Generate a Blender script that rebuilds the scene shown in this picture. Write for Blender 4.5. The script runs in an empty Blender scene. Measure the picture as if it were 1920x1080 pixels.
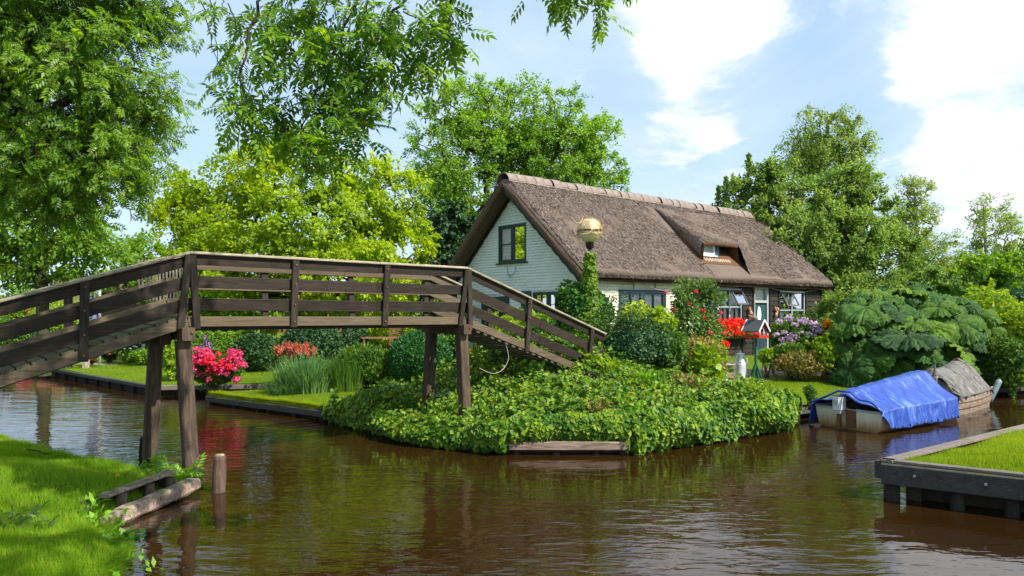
import bpy, bmesh, math, random
import numpy as np
from mathutils import Vector, Matrix
random.seed(7); rng = np.random.default_rng(7)
SC = bpy.context.scene
COL = SC.collection
R = math.radians

# ------------------------------------------------------------------ camera
F_PX, HOR, EYE = 1300.0, 580.0, 2.2
cam_d = bpy.data.cameras.new('camera'); cam = bpy.data.objects.new('camera', cam_d); COL.objects.link(cam)
cam.location = (0, 0, EYE); cam.rotation_euler = (R(90), 0, 0)
cam_d.sensor_width = 36; cam_d.lens = F_PX / 1920 * 36
cam_d.shift_y = (HOR - 540) / 1920
cam_d.clip_end = 2000; cam_d.clip_start = 0.05
SC.camera = cam

# ------------------------------------------------------------------ sun, sky, exposure
SUN_EL, SUN_AZ = R(46), math.atan2(0.84, -0.54)      # azimuth measured clockwise from +Y
sun_dir = Vector((math.sin(SUN_AZ) * math.cos(SUN_EL), math.cos(SUN_AZ) * math.cos(SUN_EL), math.sin(SUN_EL)))
sd = bpy.data.lights.new('sun', 'SUN'); sd.energy = 5.0; sd.angle = R(0.6); sd.color = (1.0, 0.94, 0.84)
so = bpy.data.objects.new('sun', sd); COL.objects.link(so); so.rotation_euler = sun_dir.to_track_quat('Z', 'Y').to_euler()
SC.view_settings.view_transform = 'Standard'; SC.view_settings.look = 'None'
SC.view_settings.exposure = 0.62; SC.view_settings.gamma = 1; SC.view_settings.use_curve_mapping = False

def px_dir(px, py):
    return Vector(((px - 960) / F_PX, 1, -(py - HOR) / F_PX)).normalized()

W = bpy.data.worlds.new('World'); SC.world = W; W.use_nodes = True
nt = W.node_tree; N = nt.nodes; L = nt.links; N.clear()
def wn(t, **k):
    n = N.new(t)
    for a, b in k.items(): setattr(n, a, b)
    return n
def wmath(op, a, b=None, c=None, clamp=False):
    n = wn('ShaderNodeMath', operation=op); n.use_clamp = clamp
    for i, x in enumerate((a, b, c)):
        if x is None: continue
        if isinstance(x, (int, float)): n.inputs[i].default_value = x
        else: L.new(x, n.inputs[i])
    return n.outputs[0]
out = wn('ShaderNodeOutputWorld'); bg = wn('ShaderNodeBackground')
sky = wn('ShaderNodeTexSky', sky_type='NISHITA', sun_disc=False, sun_elevation=SUN_EL, sun_rotation=SUN_AZ)
sky.air_density = 1.0; sky.dust_density = 0.6; sky.ozone_density = 1.6
tc = wn('ShaderNodeTexCoord')
sep = wn('ShaderNodeSeparateXYZ'); L.new(tc.outputs['Generated'], sep.inputs[0])
zc = wmath('MAXIMUM', sep.outputs[2], 0.0); zz = wmath('ADD', zc, 0.16)
cx = wmath('DIVIDE', sep.outputs[0], zz); cy = wmath('DIVIDE', sep.outputs[1], zz)
comb = wn('ShaderNodeCombineXYZ'); L.new(cx, comb.inputs[0]); L.new(cy, comb.inputs[1]); L.new(zc, comb.inputs[2])
def cloud_noise(scale, detail, rough, stretch, dist=0.3):
    mp = wn('ShaderNodeMapping'); L.new(comb.outputs[0], mp.inputs[0]); mp.inputs['Scale'].default_value = stretch
    mp.inputs['Rotation'].default_value = (0, 0, R(-24))
    n = wn('ShaderNodeTexNoise'); L.new(mp.outputs[0], n.inputs['Vector'])
    n.inputs['Scale'].default_value = scale; n.inputs['Detail'].default_value = detail; n.inputs['Roughness'].default_value = rough
    n.inputs['Distortion'].default_value = dist
    return n.outputs['Fac']
n_puff = cloud_noise(2.6, 10, 0.62, (1.0, 1.0, 1), 0.25)
n_veil = cloud_noise(0.55, 6, 0.62, (1.3, 0.6, 1), 0.8)
# where the big banks of cloud stand in the sky (directions)
bias = None
for (px, py, size, amp) in [(1310, 40, 4.4, 0.30), (1250, 110, 2.6, 0.12), (1880, 300, 3.8, 0.20), (1770, 240, 2.6, 0.15), (1760, 380, 2.6, 0.10), (1800, 80, 2.8, 0.24), (1710, 130, 2.0, 0.20), (1900, 20, 3, 0.20), (1390, 90, 2.0, 0.10), (1280, 170, 1.6, 0.12), (1345, 255, 1.1, 0.18), (1500, 200, 4.0, -0.10), (1640, 270, 2.5, -0.10), (1560, 100, 3.0, -0.10),
                            (560, 60, 16, -0.12), (2700, 100, 26, 0.12)]:
    d = px_dir(px, py); v = wn('ShaderNodeVectorMath', operation='DOT_PRODUCT'); L.new(tc.outputs['Generated'], v.inputs[0]); v.inputs[1].default_value = d
    k = 1.0 / (1 - math.cos(R(size)))
    e = wmath('EXPONENT', wmath('MULTIPLY', wmath('SUBTRACT', v.outputs['Value'], 1.0), k))
    e = wmath('MULTIPLY', e, amp)
    bias = e if bias is None else wmath('ADD', bias, e)
den = wmath('ADD', n_puff, bias)
mr = wn('ShaderNodeMapRange', interpolation_type='SMOOTHSTEP'); L.new(den, mr.inputs['Value'])
mr.inputs['From Min'].default_value = 0.54; mr.inputs['From Max'].default_value = 0.76
mr2 = wn('ShaderNodeMapRange', interpolation_type='SMOOTHSTEP'); L.new(wmath('ADD', n_veil, wmath('MULTIPLY', bias, 0.6)), mr2.inputs['Value'])
mr2.inputs['From Min'].default_value = 0.22; mr2.inputs['From Max'].default_value = 0.72
veil = wmath('MULTIPLY', mr2.outputs[0], 0.85)
hazeh = wmath('MULTIPLY', wmath('EXPONENT', wmath('MULTIPLY', zc, -4.0)), 0.5)
veil = wmath('MAXIMUM', veil, hazeh)
m0 = wn('ShaderNodeMixRGB'); m0.inputs[0].default_value = 0.62; L.new(sky.outputs[0], m0.inputs[1]); m0.inputs[2].default_value = (2.0, 3.15, 4.7, 1)
m1 = wn('ShaderNodeMixRGB'); L.new(veil, m1.inputs[0]); L.new(m0.outputs[0], m1.inputs[1]); m1.inputs[2].default_value = (3.7, 4.25, 4.95, 1)
m2 = wn('ShaderNodeMixRGB'); L.new(mr.outputs[0], m2.inputs[0]); L.new(m1.outputs[0], m2.inputs[1]); m2.inputs[2].default_value = (5.1, 5.25, 5.5, 1)
L.new(m2.outputs[0], bg.inputs[0]); bg.inputs[1].default_value = 0.15; L.new(bg.outputs[0], out.inputs[0])

# ------------------------------------------------------------------ helpers
def W3(px, py, depth):
    "a point of the place seen at a given distance"
    return np.array([(px - 960) / F_PX * depth, depth, EYE - (py - HOR) / F_PX * depth])
def G2(px, py, z=0.0):
    d = (EYE - z) * F_PX / (py - HOR)
    return np.array([(px - 960) / F_PX * d, d])

def tag(o, label=None, cat=None, group=None, kind=None):
    if label: o['label'] = label
    if cat: o['category'] = cat
    if group: o['group'] = group
    if kind: o['kind'] = kind
    return o
def empty(name, loc, rz=0, label=None, cat=None, group=None):
    o = bpy.data.objects.new(name, None); COL.objects.link(o); o.location = loc; o.rotation_euler = (0, 0, rz)
    o.empty_display_size = 0.2
    return tag(o, label, cat, group)
def link_mesh(name, me, parent=None):
    o = bpy.data.objects.new(name, me); COL.objects.link(o)
    if parent is not None:
        o.parent = parent
    return o
def copy_tree(o, parent=None):
    c = o.copy(); COL.objects.link(c); c.parent = parent
    for ch in list(o.children): copy_tree(ch, c)
    return c

class MB:
    def __init__(s): s.v = []; s.f = []
    def add(s, vs, fs):
        b = len(s.v); s.v += [tuple(float(c) for c in p) for p in vs]; s.f += [tuple(i + b for i in f) for f in fs]; return s
    def box(s, x0, x1, y0, y1, z0, z1):
        return s.add([(x0,y0,z0),(x1,y0,z0),(x1,y1,z0),(x0,y1,z0),(x0,y0,z1),(x1,y0,z1),(x1,y1,z1),(x0,y1,z1)],
              [(0,3,2,1),(4,5,6,7),(0,1,5,4),(1,2,6,5),(2,3,7,6),(3,0,4,7)])
    def beam(s, p, q, w, h, up=(0, 0, 1), bev=0.0, w2=None, h2=None):
        "bar from p to q; w across, h along 'up'; chamfered when bev > 0"
        p = Vector(p); q = Vector(q); d = (q - p).normalized(); up = Vector(up)
        sd_ = d.cross(up).normalized(); u2 = sd_.cross(d).normalized()
        w2 = w2 or w; h2 = h2 or h; ring = []
        for (c, ww, hh) in ((p, w, h), (q, w2, h2)):
            a, b = ww / 2, hh / 2
            if bev > 0:
                pts = [(-a+bev,-b),(a-bev,-b),(a,-b+bev),(a,b-bev),(a-bev,b),(-a+bev,b),(-a,b-bev),(-a,-b+bev)]
            else: pts = [(-a,-b),(a,-b),(a,b),(-a,b)]
            ring.append([c + sd_ * x + u2 * y for x, y in pts])
        n = len(ring[0])
        fs = [tuple(reversed(range(n))), tuple(range(n, 2*n))] + [(i, (i+1) % n, n + (i+1) % n, n + i) for i in range(n)]
        return s.add(ring[0] + ring[1], fs)
    def tube(s, pts, rad, n=8, caps=True):
        pts = [Vector(p) for p in pts]
        if not hasattr(rad, '__len__'): rad = [rad] * len(pts)
        b = len(s.v); prev = None; vs = []
        for i, p in enumerate(pts):
            d = (pts[min(i+1, len(pts)-1)] - pts[max(i-1, 0)]).normalized()
            if prev is None:
                a = d.orthogonal().normalized()
            else:
                a = (prev - d * prev.dot(d)); a = a.normalized() if a.length > 1e-6 else d.orthogonal().normalized()
            prev = a; c = d.cross(a)
            for k in range(n):
                t = 2 * math.pi * k / n
                vs.append(p + (a * math.cos(t) + c * math.sin(t)) * rad[i])
        fs = []
        for i in range(len(pts) - 1):
            for k in range(n):
                fs.append((i*n+k, i*n+(k+1) % n, (i+1)*n+(k+1) % n, (i+1)*n+k))
        if caps:
            fs.append(tuple(reversed(range(n)))); fs.append(tuple(range((len(pts)-1)*n, len(pts)*n)))
        return s.add(vs, fs)
    def lathe(s, prof, n=16, c=(0, 0, 0)):
        vs = []; m = len(prof)
        for (r, z) in prof:
            for k in range(n):
                t = 2 * math.pi * k / n; vs.append((c[0] + r * math.cos(t), c[1] + r * math.sin(t), c[2] + z))
        fs = [(i*n+k, i*n+(k+1) % n, (i+1)*n+(k+1) % n, (i+1)*n+k) for i in range(m-1) for k in range(n)]
        fs.append(tuple(reversed(range(n)))); fs.append(tuple(range((m-1)*n, m*n)))
        return s.add(vs, fs)
    def grid(s, fn, nu, nv):
        vs = [fn(i / nu, j / nv) for i in range(nu + 1) for j in range(nv + 1)]
        fs = [(i*(nv+1)+j, (i+1)*(nv+1)+j, (i+1)*(nv+1)+j+1, i*(nv+1)+j+1) for i in range(nu) for j in range(nv)]
        return s.add(vs, fs)
    def mesh(s, name, mat, smooth=False, recalc=True):
        me = bpy.data.meshes.new(name); me.from_pydata(s.v, [], s.f)
        if recalc:
            bm = bmesh.new(); bm.from_mesh(me); bmesh.ops.recalc_face_normals(bm, faces=bm.faces); bm.to_mesh(me); bm.free()
        me.materials.append(mat)
        if smooth: me.polygons.foreach_set('use_smooth', [True] * len(me.polygons))
        me.update(); return me
    def build(s, name, mat, parent=None, smooth=False, recalc=True):
        return link_mesh(name, s.mesh(name, mat, smooth, recalc), parent)

def np_mesh(name, verts, faces, mat, smooth=False):
    "verts (n,3), faces (m,k)"
    verts = np.asarray(verts, dtype=np.float32); faces = np.asarray(faces, dtype=np.int32)
    me = bpy.data.meshes.new(name); m, k = faces.shape
    me.vertices.add(len(verts)); me.vertices.foreach_set('co', verts.ravel())
    me.loops.add(m * k); me.loops.foreach_set('vertex_index', faces.ravel())
    me.polygons.add(m); me.polygons.foreach_set('loop_start', np.arange(0, m * k, k, dtype=np.int32))
    try: me.polygons.foreach_set('loop_total', np.full(m, k, dtype=np.int32))
    except Exception: pass
    me.update(calc_edges=True)
    if smooth: me.polygons.foreach_set('use_smooth', np.ones(m, dtype=bool))
    me.materials.append(mat); return me

def unit(a): return a / np.maximum(np.linalg.norm(a, axis=-1, keepdims=True), 1e-9)

# leaf templates: x = width, y = towards the tip, z = normal; every leaf is one folded quad
def leaf_t(w=0.42, fold=0.10, mid=0.45):
    return np.array([(0,0,0),(w,mid,fold),(0,1,-0.04),(-w,mid,fold)], float), np.array([(0,1,2,3)])
def ivy_t():
    v = np.array([(0,0,0),(.48,.12,.05),(.40,.55,.02),(0,1,-.06),(-.40,.55,.02),(-.48,.12,.05)], float)
    return v, np.array([(0,1,2,3),(0,3,4,5)])
def ash_t(pairs=4, w=0.17, L0=0.42):
    vs = []; fs = []
    def leaflet(o, d, n, L_):
        s_ = np.cross(d, n); b = len(vs)
        vs.extend([o, o + d*L_*.45 + s_*w*L_ + n*.03*L_, o + d*L_ - n*.06, o + d*L_*.45 - s_*w*L_ + n*.03*L_]); fs.append((b, b+1, b+2, b+3))
    for i in range(pairs):
        t = 0.22 + 0.62 * i / max(pairs - 1, 1); o = np.array([0, t, -0.12 * t * t]); L_ = L0 * (1.0 - 0.18 * abs(i - pairs * .4) / pairs)
        for sg in (-1, 1):
            d = unit(np.array([sg * 0.86, 0.55, -0.18])); leaflet(o, d, unit(np.array([0.15 * sg, 0, 1.0])), L_)
    leaflet(np.array([0, .86, -.10]), unit(np.array([0, 1, -.35])), np.array([0, 0.3, 1.0]), L0 * 1.05)
    return np.array(vs), np.array(fs)
LEAF = leaf_t(); LEAF_N = leaf_t(0.22, 0.05); LEAF_W = leaf_t(0.55, 0.12, 0.5); IVY = ivy_t(); ASH = ash_t(4, 0.19, 0.44); ASH5 = ash_t(2, 0.24, 0.5)
PETAL = leaf_t(0.5, 0.12, 0.5)

def place(tmpl, pos, tip, nor, size):
    tv, tf = tmpl; n = len(pos)
    tip = unit(tip); s_ = unit(np.cross(tip, nor)); nn = np.cross(s_, tip)
    size = np.broadcast_to(np.asarray(size, float), (n,))
    v = (tv[None, :, 0, None] * s_[:, None, :] + tv[None, :, 1, None] * tip[:, None, :] + tv[None, :, 2, None] * nn[:, None, :]) * size[:, None, None] + pos[:, None, :]
    f = tf[None] + (np.arange(n) * len(tv))[:, None, None]
    return v.reshape(-1, 3), f.reshape(-1, tf.shape[1])
def leaf_mesh(name, tmpl, pos, tip, nor, size, mat):
    v, f = place(tmpl, pos, tip, nor, size); return np_mesh(name, v, f, mat)
def rand_unit(n): return unit(rng.normal(size=(n, 3)))

def tubes_np(segs, n=5):
    "segs: list of (pts, radii); quads of all the branches in one array"
    V = []; Fc = []; b = 0
    for pts, rad in segs:
        pts = np.asarray(pts, float); m = len(pts)
        d = np.gradient(pts, axis=0); d = unit(d)
        ref = np.array([0.31, 0.2, 0.93]); 
        if abs(d[0] @ ref) > .9: ref = np.array([1., 0, 0])
        a = unit(np.cross(d, ref)); c = np.cross(d, a)
        t = np.arange(n) * 2 * np.pi / n
        ring = pts[:, None] + (a[:, None] * np.cos(t)[None, :, None] + c[:, None] * np.sin(t)[None, :, None]) * np.asarray(rad)[:, None, None]
        V.append(ring.reshape(-1, 3))
        i = np.arange(m - 1)[:, None] * n; k = np.arange(n)[None]; k2 = (k + 1) % n
        Fc.append((np.stack([i + k, i + k2, i + n + k2, i + n + k], -1) + b).reshape(-1, 4)); b += m * n
    return np.concatenate(V), np.concatenate(Fc)
# ------------------------------------------------------------------ materials
class NM:
    def __init__(s, name):
        s.m = bpy.data.materials.new(name); s.m.use_nodes = True; s.t = s.m.node_tree; s.N = s.t.nodes; s.L = s.t.links
        s.b = s.N.get('Principled BSDF'); s.out = s.N.get('Material Output'); s._tc = None
    def n(s, t, **k):
        x = s.N.new(t)
        for a, b in k.items(): setattr(x, a, b)
        return x
    def set(s, inp, val):
        if hasattr(val, 'links'): s.L.new(val, inp)
        elif isinstance(val, (tuple, list)) and len(val) == 3 and inp.type == 'RGBA': inp.default_value = (*val, 1)
        else: inp.default_value = val
    def co(s, scale=(1, 1, 1), rot=(0, 0, 0), which='Object'):
        if s._tc is None: s._tc = s.n('ShaderNodeTexCoord')
        mp = s.n('ShaderNodeMapping'); s.L.new(s._tc.outputs[which], mp.inputs[0]); mp.inputs['Scale'].default_value = scale; mp.inputs['Rotation'].default_value = rot
        return mp.outputs[0]
    def noise(s, scale=5, detail=4, rough=.55, vec=None, dist=0):
        x = s.n('ShaderNodeTexNoise'); x.inputs['Scale'].default_value = scale; x.inputs['Detail'].default_value = detail
        x.inputs['Roughness'].default_value = rough; x.inputs['Distortion'].default_value = dist
        s.L.new(vec if vec is not None else s.co(), x.inputs['Vector']); return x.outputs['Fac']
    def ramp(s, fac, stops, interp='LINEAR'):
        x = s.n('ShaderNodeValToRGB'); s.L.new(fac, x.inputs[0]); e = x.color_ramp.elements; x.color_ramp.interpolation = interp
        while len(e) > 1: e.remove(e[0])
        e[0].position = stops[0][0]; e[0].color = (*stops[0][1], 1)
        for p, c in stops[1:]:
            q = e.new(p); q.color = (*c, 1)
        return x.outputs[0]
    def mix(s, fac, a, b, mode='MIX'):
        x = s.n('ShaderNodeMixRGB', blend_type=mode); s.set(x.inputs[0], fac); s.set(x.inputs[1], a); s.set(x.inputs[2], b); return x.outputs[0]
    def math(s, op, a, b=0.0):
        x = s.n('ShaderNodeMath', operation=op); s.set(x.inputs[0], a); s.set(x.inputs[1], b); return x.outputs[0]
    def bump(s, h, strength=.3, dist=.02, base=None):
        x = s.n('ShaderNodeBump'); x.inputs['Strength'].default_value = strength; x.inputs['Distance'].default_value = dist; s.L.new(h, x.inputs['Height'])
        if base is not None: s.L.new(base, x.inputs['Normal'])
        return x.outputs[0]
    def fin(s, color=None, rough=.7, normal=None, spec=None, metal=None):
        if color is not None: s.set(s.b.inputs['Base Color'], color)
        s.set(s.b.inputs['Roughness'], rough)
        if normal is not None: s.L.new(normal, s.b.inputs['Normal'])
        if spec is not None: s.b.inputs['Specular IOR Level'].default_value = spec
        if metal is not None: s.b.inputs['Metallic'].default_value = metal
        return s.m
    def island(s): return s.n('ShaderNodeNewGeometry').outputs['Random Per Island']
    def objrand(s): return s.n('ShaderNodeObjectInfo').outputs['Random']

def foliage(name, c_dark, c_mid, c_light, trans=.35, rough=.5, patch=.6, spec=.35, light_amt=.35, k=1.5, var=.42):
    q = NM(name); isl = q.island(); K_ = k; c_dark, c_mid, c_light = [tuple(min(.9, x * K_) for x in c) for c in (c_dark, c_mid, c_light)]
    big = q.noise(patch, 3, .6)
    f = q.math('ADD', q.math('MULTIPLY', isl, var), q.math('MULTIPLY', big, .9))
    f = q.math('SUBTRACT', f, .16)
    c = q.ramp(f, [(0.12, c_dark), (0.48, c_mid), (1.0 - light_amt * .4, c_light)])
    q.fin(c, rough, spec=spec)
    tr = q.n('ShaderNodeBsdfTranslucent'); g = q.n('ShaderNodeHueSaturation'); q.L.new(c, g.inputs['Color'])
    g.inputs['Saturation'].default_value = 1.08; g.inputs['Value'].default_value = 1.7; g.inputs['Hue'].default_value = 0.488
    q.L.new(g.outputs[0], tr.inputs[0])
    ms = q.n('ShaderNodeMixShader'); ms.inputs[0].default_value = trans
    q.L.new(q.b.outputs[0], ms.inputs[1]); q.L.new(tr.outputs[0], ms.inputs[2]); q.L.new(ms.outputs[0], q.out.inputs[0])
    return q.m
def wood(name, c1, c2, c3, scale=1.0, rough=.75, moss=None, axis=0, strength=.5, wet=False):
    q = NM(name); sc = [14 * scale] * 3; sc[axis] = 1.1 * scale
    g = q.noise(2.2, 6, .65, q.co(tuple(sc)), 1.2); g2 = q.noise(1.3 * scale, 4, .6)
    c = q.ramp(g, [(.3, c1), (.5, c2), (.72, c3)])
    c = q.mix(q.math('MULTIPLY', g2, .75), c, c1)
    r = q.objrand(); hs = q.n('ShaderNodeHueSaturation'); q.L.new(c, hs.inputs['Color']); q.L.new(q.math('ADD', q.math('MULTIPLY', r, .4), .8), hs.inputs['Value'])
    c = hs.outputs[0]
    if moss:
        ge = q.n('ShaderNodeNewGeometry'); sp = q.n('ShaderNodeSeparateXYZ'); q.L.new(ge.outputs['Normal'], sp.inputs[0])
        mm = q.math('MULTIPLY', q.math('MAXIMUM', sp.outputs[2], 0.08), q.ramp(q.noise(9, 4, .6), [(.42, (0, 0, 0)), (.62, (1, 1, 1))]))
        c = q.mix(mm, c, moss)
    if wet:
        zs = q.n('ShaderNodeSeparateXYZ'); q.L.new(q.co(), zs.inputs[0]); wv = q.math('ADD', zs.outputs[2], q.math('MULTIPLY', q.noise(7, 5, .7), -.26))
        c = q.mix(q.ramp(wv, [(-.0, (1, 1, 1)), (.09, (0, 0, 0))]), c, (.016, .017, .008))
    h = q.math('ADD', q.math('MULTIPLY', g, 1.0), q.math('MULTIPLY', q.noise(60, 2), .25))
    return q.fin(c, rough, q.bump(h, strength, .008), spec=.25)
def plain(name, c, rough=.6, var=.12, scale=6, bump=.15, spec=.4, metal=0, c2=None):
    q = NM(name); n_ = q.noise(scale, 5, .6)
    d = tuple(x * (1 - var * 2) for x in c); l = tuple(min(1, x * (1 + var)) for x in c)
    col = q.ramp(n_, [(.3, c2 or d), (.5, c), (.75, l)])
    return q.fin(col, rough, q.bump(q.noise(scale * 6, 3), bump, .01), spec=spec, metal=metal)

M = {}
# vegetation
M['ash_near'] = foliage('ash_leaf', (.018,.055,.010), (.082,.160,.014), (.18,.27,.018), .50, .42, .6, k=1.6)
M['ash_over'] = foliage('overhanging_leaf', (.018,.055,.010), (.060,.135,.012), (.18,.26,.025), .52, .35, 1.0, k=1.75)
M['ash_far'] = foliage('ash_far_leaf', (.034,.080,.010), (.10,.18,.018), (.18,.27,.025), .5, .5, .35, k=1.9, var=.35)
M['golden_tree'] = foliage('golden_leaf', (.050,.105,.006), (.165,.235,.006), (.33,.36,.008), .5, .5, .30, light_amt=.6, k=1.8, var=.3)
M['left_tree'] = foliage('willow_leaf', (.030,.075,.010), (.085,.165,.012), (.19,.26,.015), .5, .5, .5, k=1.8, var=.35)
M['dark_conifer'] = foliage('conifer_leaf', (.008,.030,.010), (.018,.055,.016), (.04,.09,.02), .15, .6, .8)
M['birch'] = foliage('birch_leaf', (.05,.085,.016), (.12,.175,.03), (.20,.26,.04), .5, .5, .6, k=1.8, var=.35)
M['mixed'] = foliage('mixed_leaf', (.028,.062,.014), (.090,.145,.026), (.18,.23,.045), .48, .5, .35, k=1.9, var=.35)
M['bush_green'] = foliage('bush_leaf', (.016,.050,.008), (.050,.110,.012), (.12,.20,.015), .35, .5, 1.0)
M['bush_lime'] = foliage('lime_leaf', (.05,.11,.008), (.14,.22,.010), (.26,.33,.012), .4, .5, 1.2)
M['bush_gold'] = foliage('gold_leaf', (.10,.17,.008), (.28,.34,.012), (.50,.50,.02), .4, .5, 1.5)
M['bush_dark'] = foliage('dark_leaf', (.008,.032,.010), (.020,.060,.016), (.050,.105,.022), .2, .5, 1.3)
M['box'] = foliage('box_leaf', (.010,.048,.012), (.020,.088,.018), (.045,.14,.024), .2, .55, 2)
M['ivy'] = foliage('ivy_leaf', (.007,.030,.006), (.048,.118,.010), (.165,.24,.018), .28, .45, 2.2, spec=.18, light_amt=.55, var=.5)
M['ivy_dark'] = foliage('ivy_dark_leaf', (.010,.042,.010), (.028,.090,.012), (.085,.17,.018), .2, .42, 1.6, spec=.25)
M['reed'] = foliage('reed_blade', (.030,.085,.022), (.070,.155,.045), (.17,.25,.07), .3, .4, 2)
M['rose_leaf'] = foliage('rose_leaf', (.018,.050,.012), (.055,.115,.020), (.15,.21,.035), .3, .45, 2)
M['rust_leaf'] = foliage('rust_leaf', (.05,.07,.012), (.15,.13,.03), (.30,.20,.05), .3, .6, 2)
q = NM('gunnera_leaf'); at = q.n('ShaderNodeAttribute'); at.attribute_name = 'vein'; nn_ = q.noise(3.5, 4, .6); lf = q.objrand()
c = q.ramp(q.math('ADD', q.math('MULTIPLY', nn_, .5), q.math('MULTIPLY', lf, .6)), [(.25, (.010,.050,.010)), (.5, (.028,.098,.010)), (.85, (.11,.21,.010))])
c = q.mix(q.math('MULTIPLY', at.outputs['Fac'], .38), c, (.20,.30,.10)); q.fin(c, .6, q.bump(q.noise(22, 4, .65), .8, .03), spec=.2)
tr = q.n('ShaderNodeBsdfTranslucent'); q.L.new(c, tr.inputs[0]); ms_ = q.n('ShaderNodeMixShader'); ms_.inputs[0].default_value = .18; q.L.new(q.b.outputs[0], ms_.inputs[1]); q.L.new(tr.outputs[0], ms_.inputs[2]); q.L.new(ms_.outputs[0], q.out.inputs[0]); M['gunnera'] = q.m
M['weed'] = foliage('weed_leaf', (.04,.12,.010), (.10,.23,.015), (.19,.33,.02), .4, .4, 3)
def petals(name, a, b, c):
    a, b, c = [tuple(x / 1.5 for x in kk) for kk in (a, b, c)]
    return foliage(name, a, b, c, .3, .6, 3, .2)
M['pink'] = petals('pink_petal', (.50,.03,.10), (.75,.07,.20), (.85,.22,.38))
M['redpink'] = petals('red_petal', (.45,.015,.03), (.72,.03,.06), (.85,.08,.14))
M['red'] = petals('scarlet_petal', (.55,.010,.008), (.85,.03,.012), (.95,.12,.04))
M['mauve'] = petals('mauve_petal', (.30,.18,.32), (.52,.38,.50), (.72,.58,.66))
M['orange'] = petals('orange_petal', (.5,.18,.01), (.8,.38,.02), (.9,.55,.03))
M['coral'] = petals('coral_petal', (.35,.08,.05), (.55,.16,.10), (.68,.30,.20))
M['white_fl'] = petals('white_petal', (.6,.6,.6), (.75,.75,.75), (.85,.85,.85))
M['purple_fl'] = petals('purple_petal', (.25,.08,.3), (.4,.15,.45), (.5,.25,.55))
M['yellow_fl'] = petals('yellow_petal', (.7,.5,.01), (.8,.6,.02), (.9,.7,.03))
def bark(name, c1, c2):
    q = NM(name); g = q.noise(4, 6, .7, q.co((5, 5, 1)), .8)
    return q.fin(q.ramp(g, [(.35, c1), (.65, c2)]), .85, q.bump(g, .8, .03), spec=.2)
M['bark'] = bark('bark', (.035,.028,.020), (.12,.10,.075)); M['bark_dark'] = bark('bark_dark', (.018,.013,.010), (.055,.042,.030))
M['bark_birch'] = bark('bark_birch', (.12,.10,.08), (.45,.42,.38)); M['bark_green'] = bark('bark_green', (.03,.03,.015), (.10,.11,.05))
M['stem'] = plain('stem', (.07,.12,.03), .6)
M['twig'] = plain('twig', (.09,.065,.045), .8)
# ground
def grass_m(name, a, b, c):
    q = NM(name); n1 = q.noise(.9, 5, .6); n2 = q.noise(26, 4, .7)
    f = q.math('ADD', q.math('MULTIPLY', n1, .6), q.math('MULTIPLY', n2, .4))
    return q.fin(q.ramp(f, [(.34, a), (.5, b), (.66, c)]), .8, q.bump(q.noise(140, 3, .7), .9, .03), spec=.15)
M['lawn'] = grass_m('lawn_turf', (.062,.125,.006), (.105,.19,.008), (.16,.245,.012))
M['lawn_near'] = grass_m('near_turf', (.035,.075,.008), (.075,.14,.010), (.12,.17,.02))
M['blade'] = foliage('grass_blade', (.050,.130,.006), (.115,.205,.010), (.22,.29,.025), .5, .45, .8, k=1.75)
M['blade_far'] = foliage('lawn_blade', (.070,.140,.006), (.135,.20,.012), (.22,.27,.03), .5, .5, .5, k=1.55)
M['soil'] = plain('soil', (.05,.038,.025), .95, .3, 5, .6)
M['mud'] = plain('mud', (.06,.05,.025), .9, .3, 4, .8, c2=(.05,.07,.015))
q = NM('brick_path'); M['path'] = q.fin(q.ramp(q.noise(30, 4), [(.3, (.16,.10,.07)), (.6, (.26,.18,.13)), (.8, (.32,.25,.18))]), .9, q.bump(q.noise(60, 3), .4, .02))
M['grey_path'] = plain('grey_path', (.30,.29,.28), .9)
# water
q = NM('canal_water')
v1 = q.co((.62, 1.35, 1)); v2 = q.co((.9, 2.4, 1), (0, 0, .25)); v3 = q.co((1.8, 3.4, 1), (0, 0, -.2))
w1 = q.noise(1.3, 2, .45, v1, .4); w2 = q.noise(3.4, 2, .45, v2, .6); w3 = q.noise(8, 1, .5, v3, .3)
calm = q.ramp(q.noise(.22, 2, .5), [(.38, (.35,.35,.35)), (.62, (1, 1, 1))])
h = q.math('ADD', q.math('MULTIPLY', w1, .75), q.math('ADD', q.math('MULTIPLY', q.math('MULTIPLY', w2, calm), .50), q.math('MULTIPLY', q.math('MULTIPLY', w3, calm), .07)))
q.b.inputs['IOR'].default_value = 1.34
M['water'] = q.fin(q.ramp(q.noise(.5, 3), [(.3, (.018,.0085,.002)), (.7, (.030,.0145,.0035))]), .012, q.bump(h, .32, .06), spec=1.0)
# timber
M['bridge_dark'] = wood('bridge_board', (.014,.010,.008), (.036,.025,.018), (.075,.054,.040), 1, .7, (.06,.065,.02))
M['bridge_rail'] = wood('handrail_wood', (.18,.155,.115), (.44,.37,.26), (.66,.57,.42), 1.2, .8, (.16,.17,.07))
M['bridge_tan'] = wood('fascia_wood', (.065,.045,.028), (.14,.105,.068), (.22,.175,.12), 1, .8, (.09,.10,.03))  # tan timber of fascia and far rail boards, paler than bridge_dark
M['bridge_post'] = wood('post_wood', (.018,.013,.010), (.044,.033,.025), (.09,.07,.052), 1, .8, (.06,.07,.02), 2)
M['bridge_leg'] = wood('leg_wood', (.035,.023,.015), (.10,.066,.046), (.21,.15,.105), .8, .85, (.05,.07,.02), 2, wet=True)
M['deck'] = wood('deck_plank', (.05,.042,.025), (.11,.095,.06), (.19,.17,.11), 1, .85, (.08,.10,.02), 1)
M['quay'] = wood('quay_beam', (.035,.034,.032), (.075,.072,.066), (.14,.13,.12), .9, .8, (.06,.07,.03))
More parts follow.
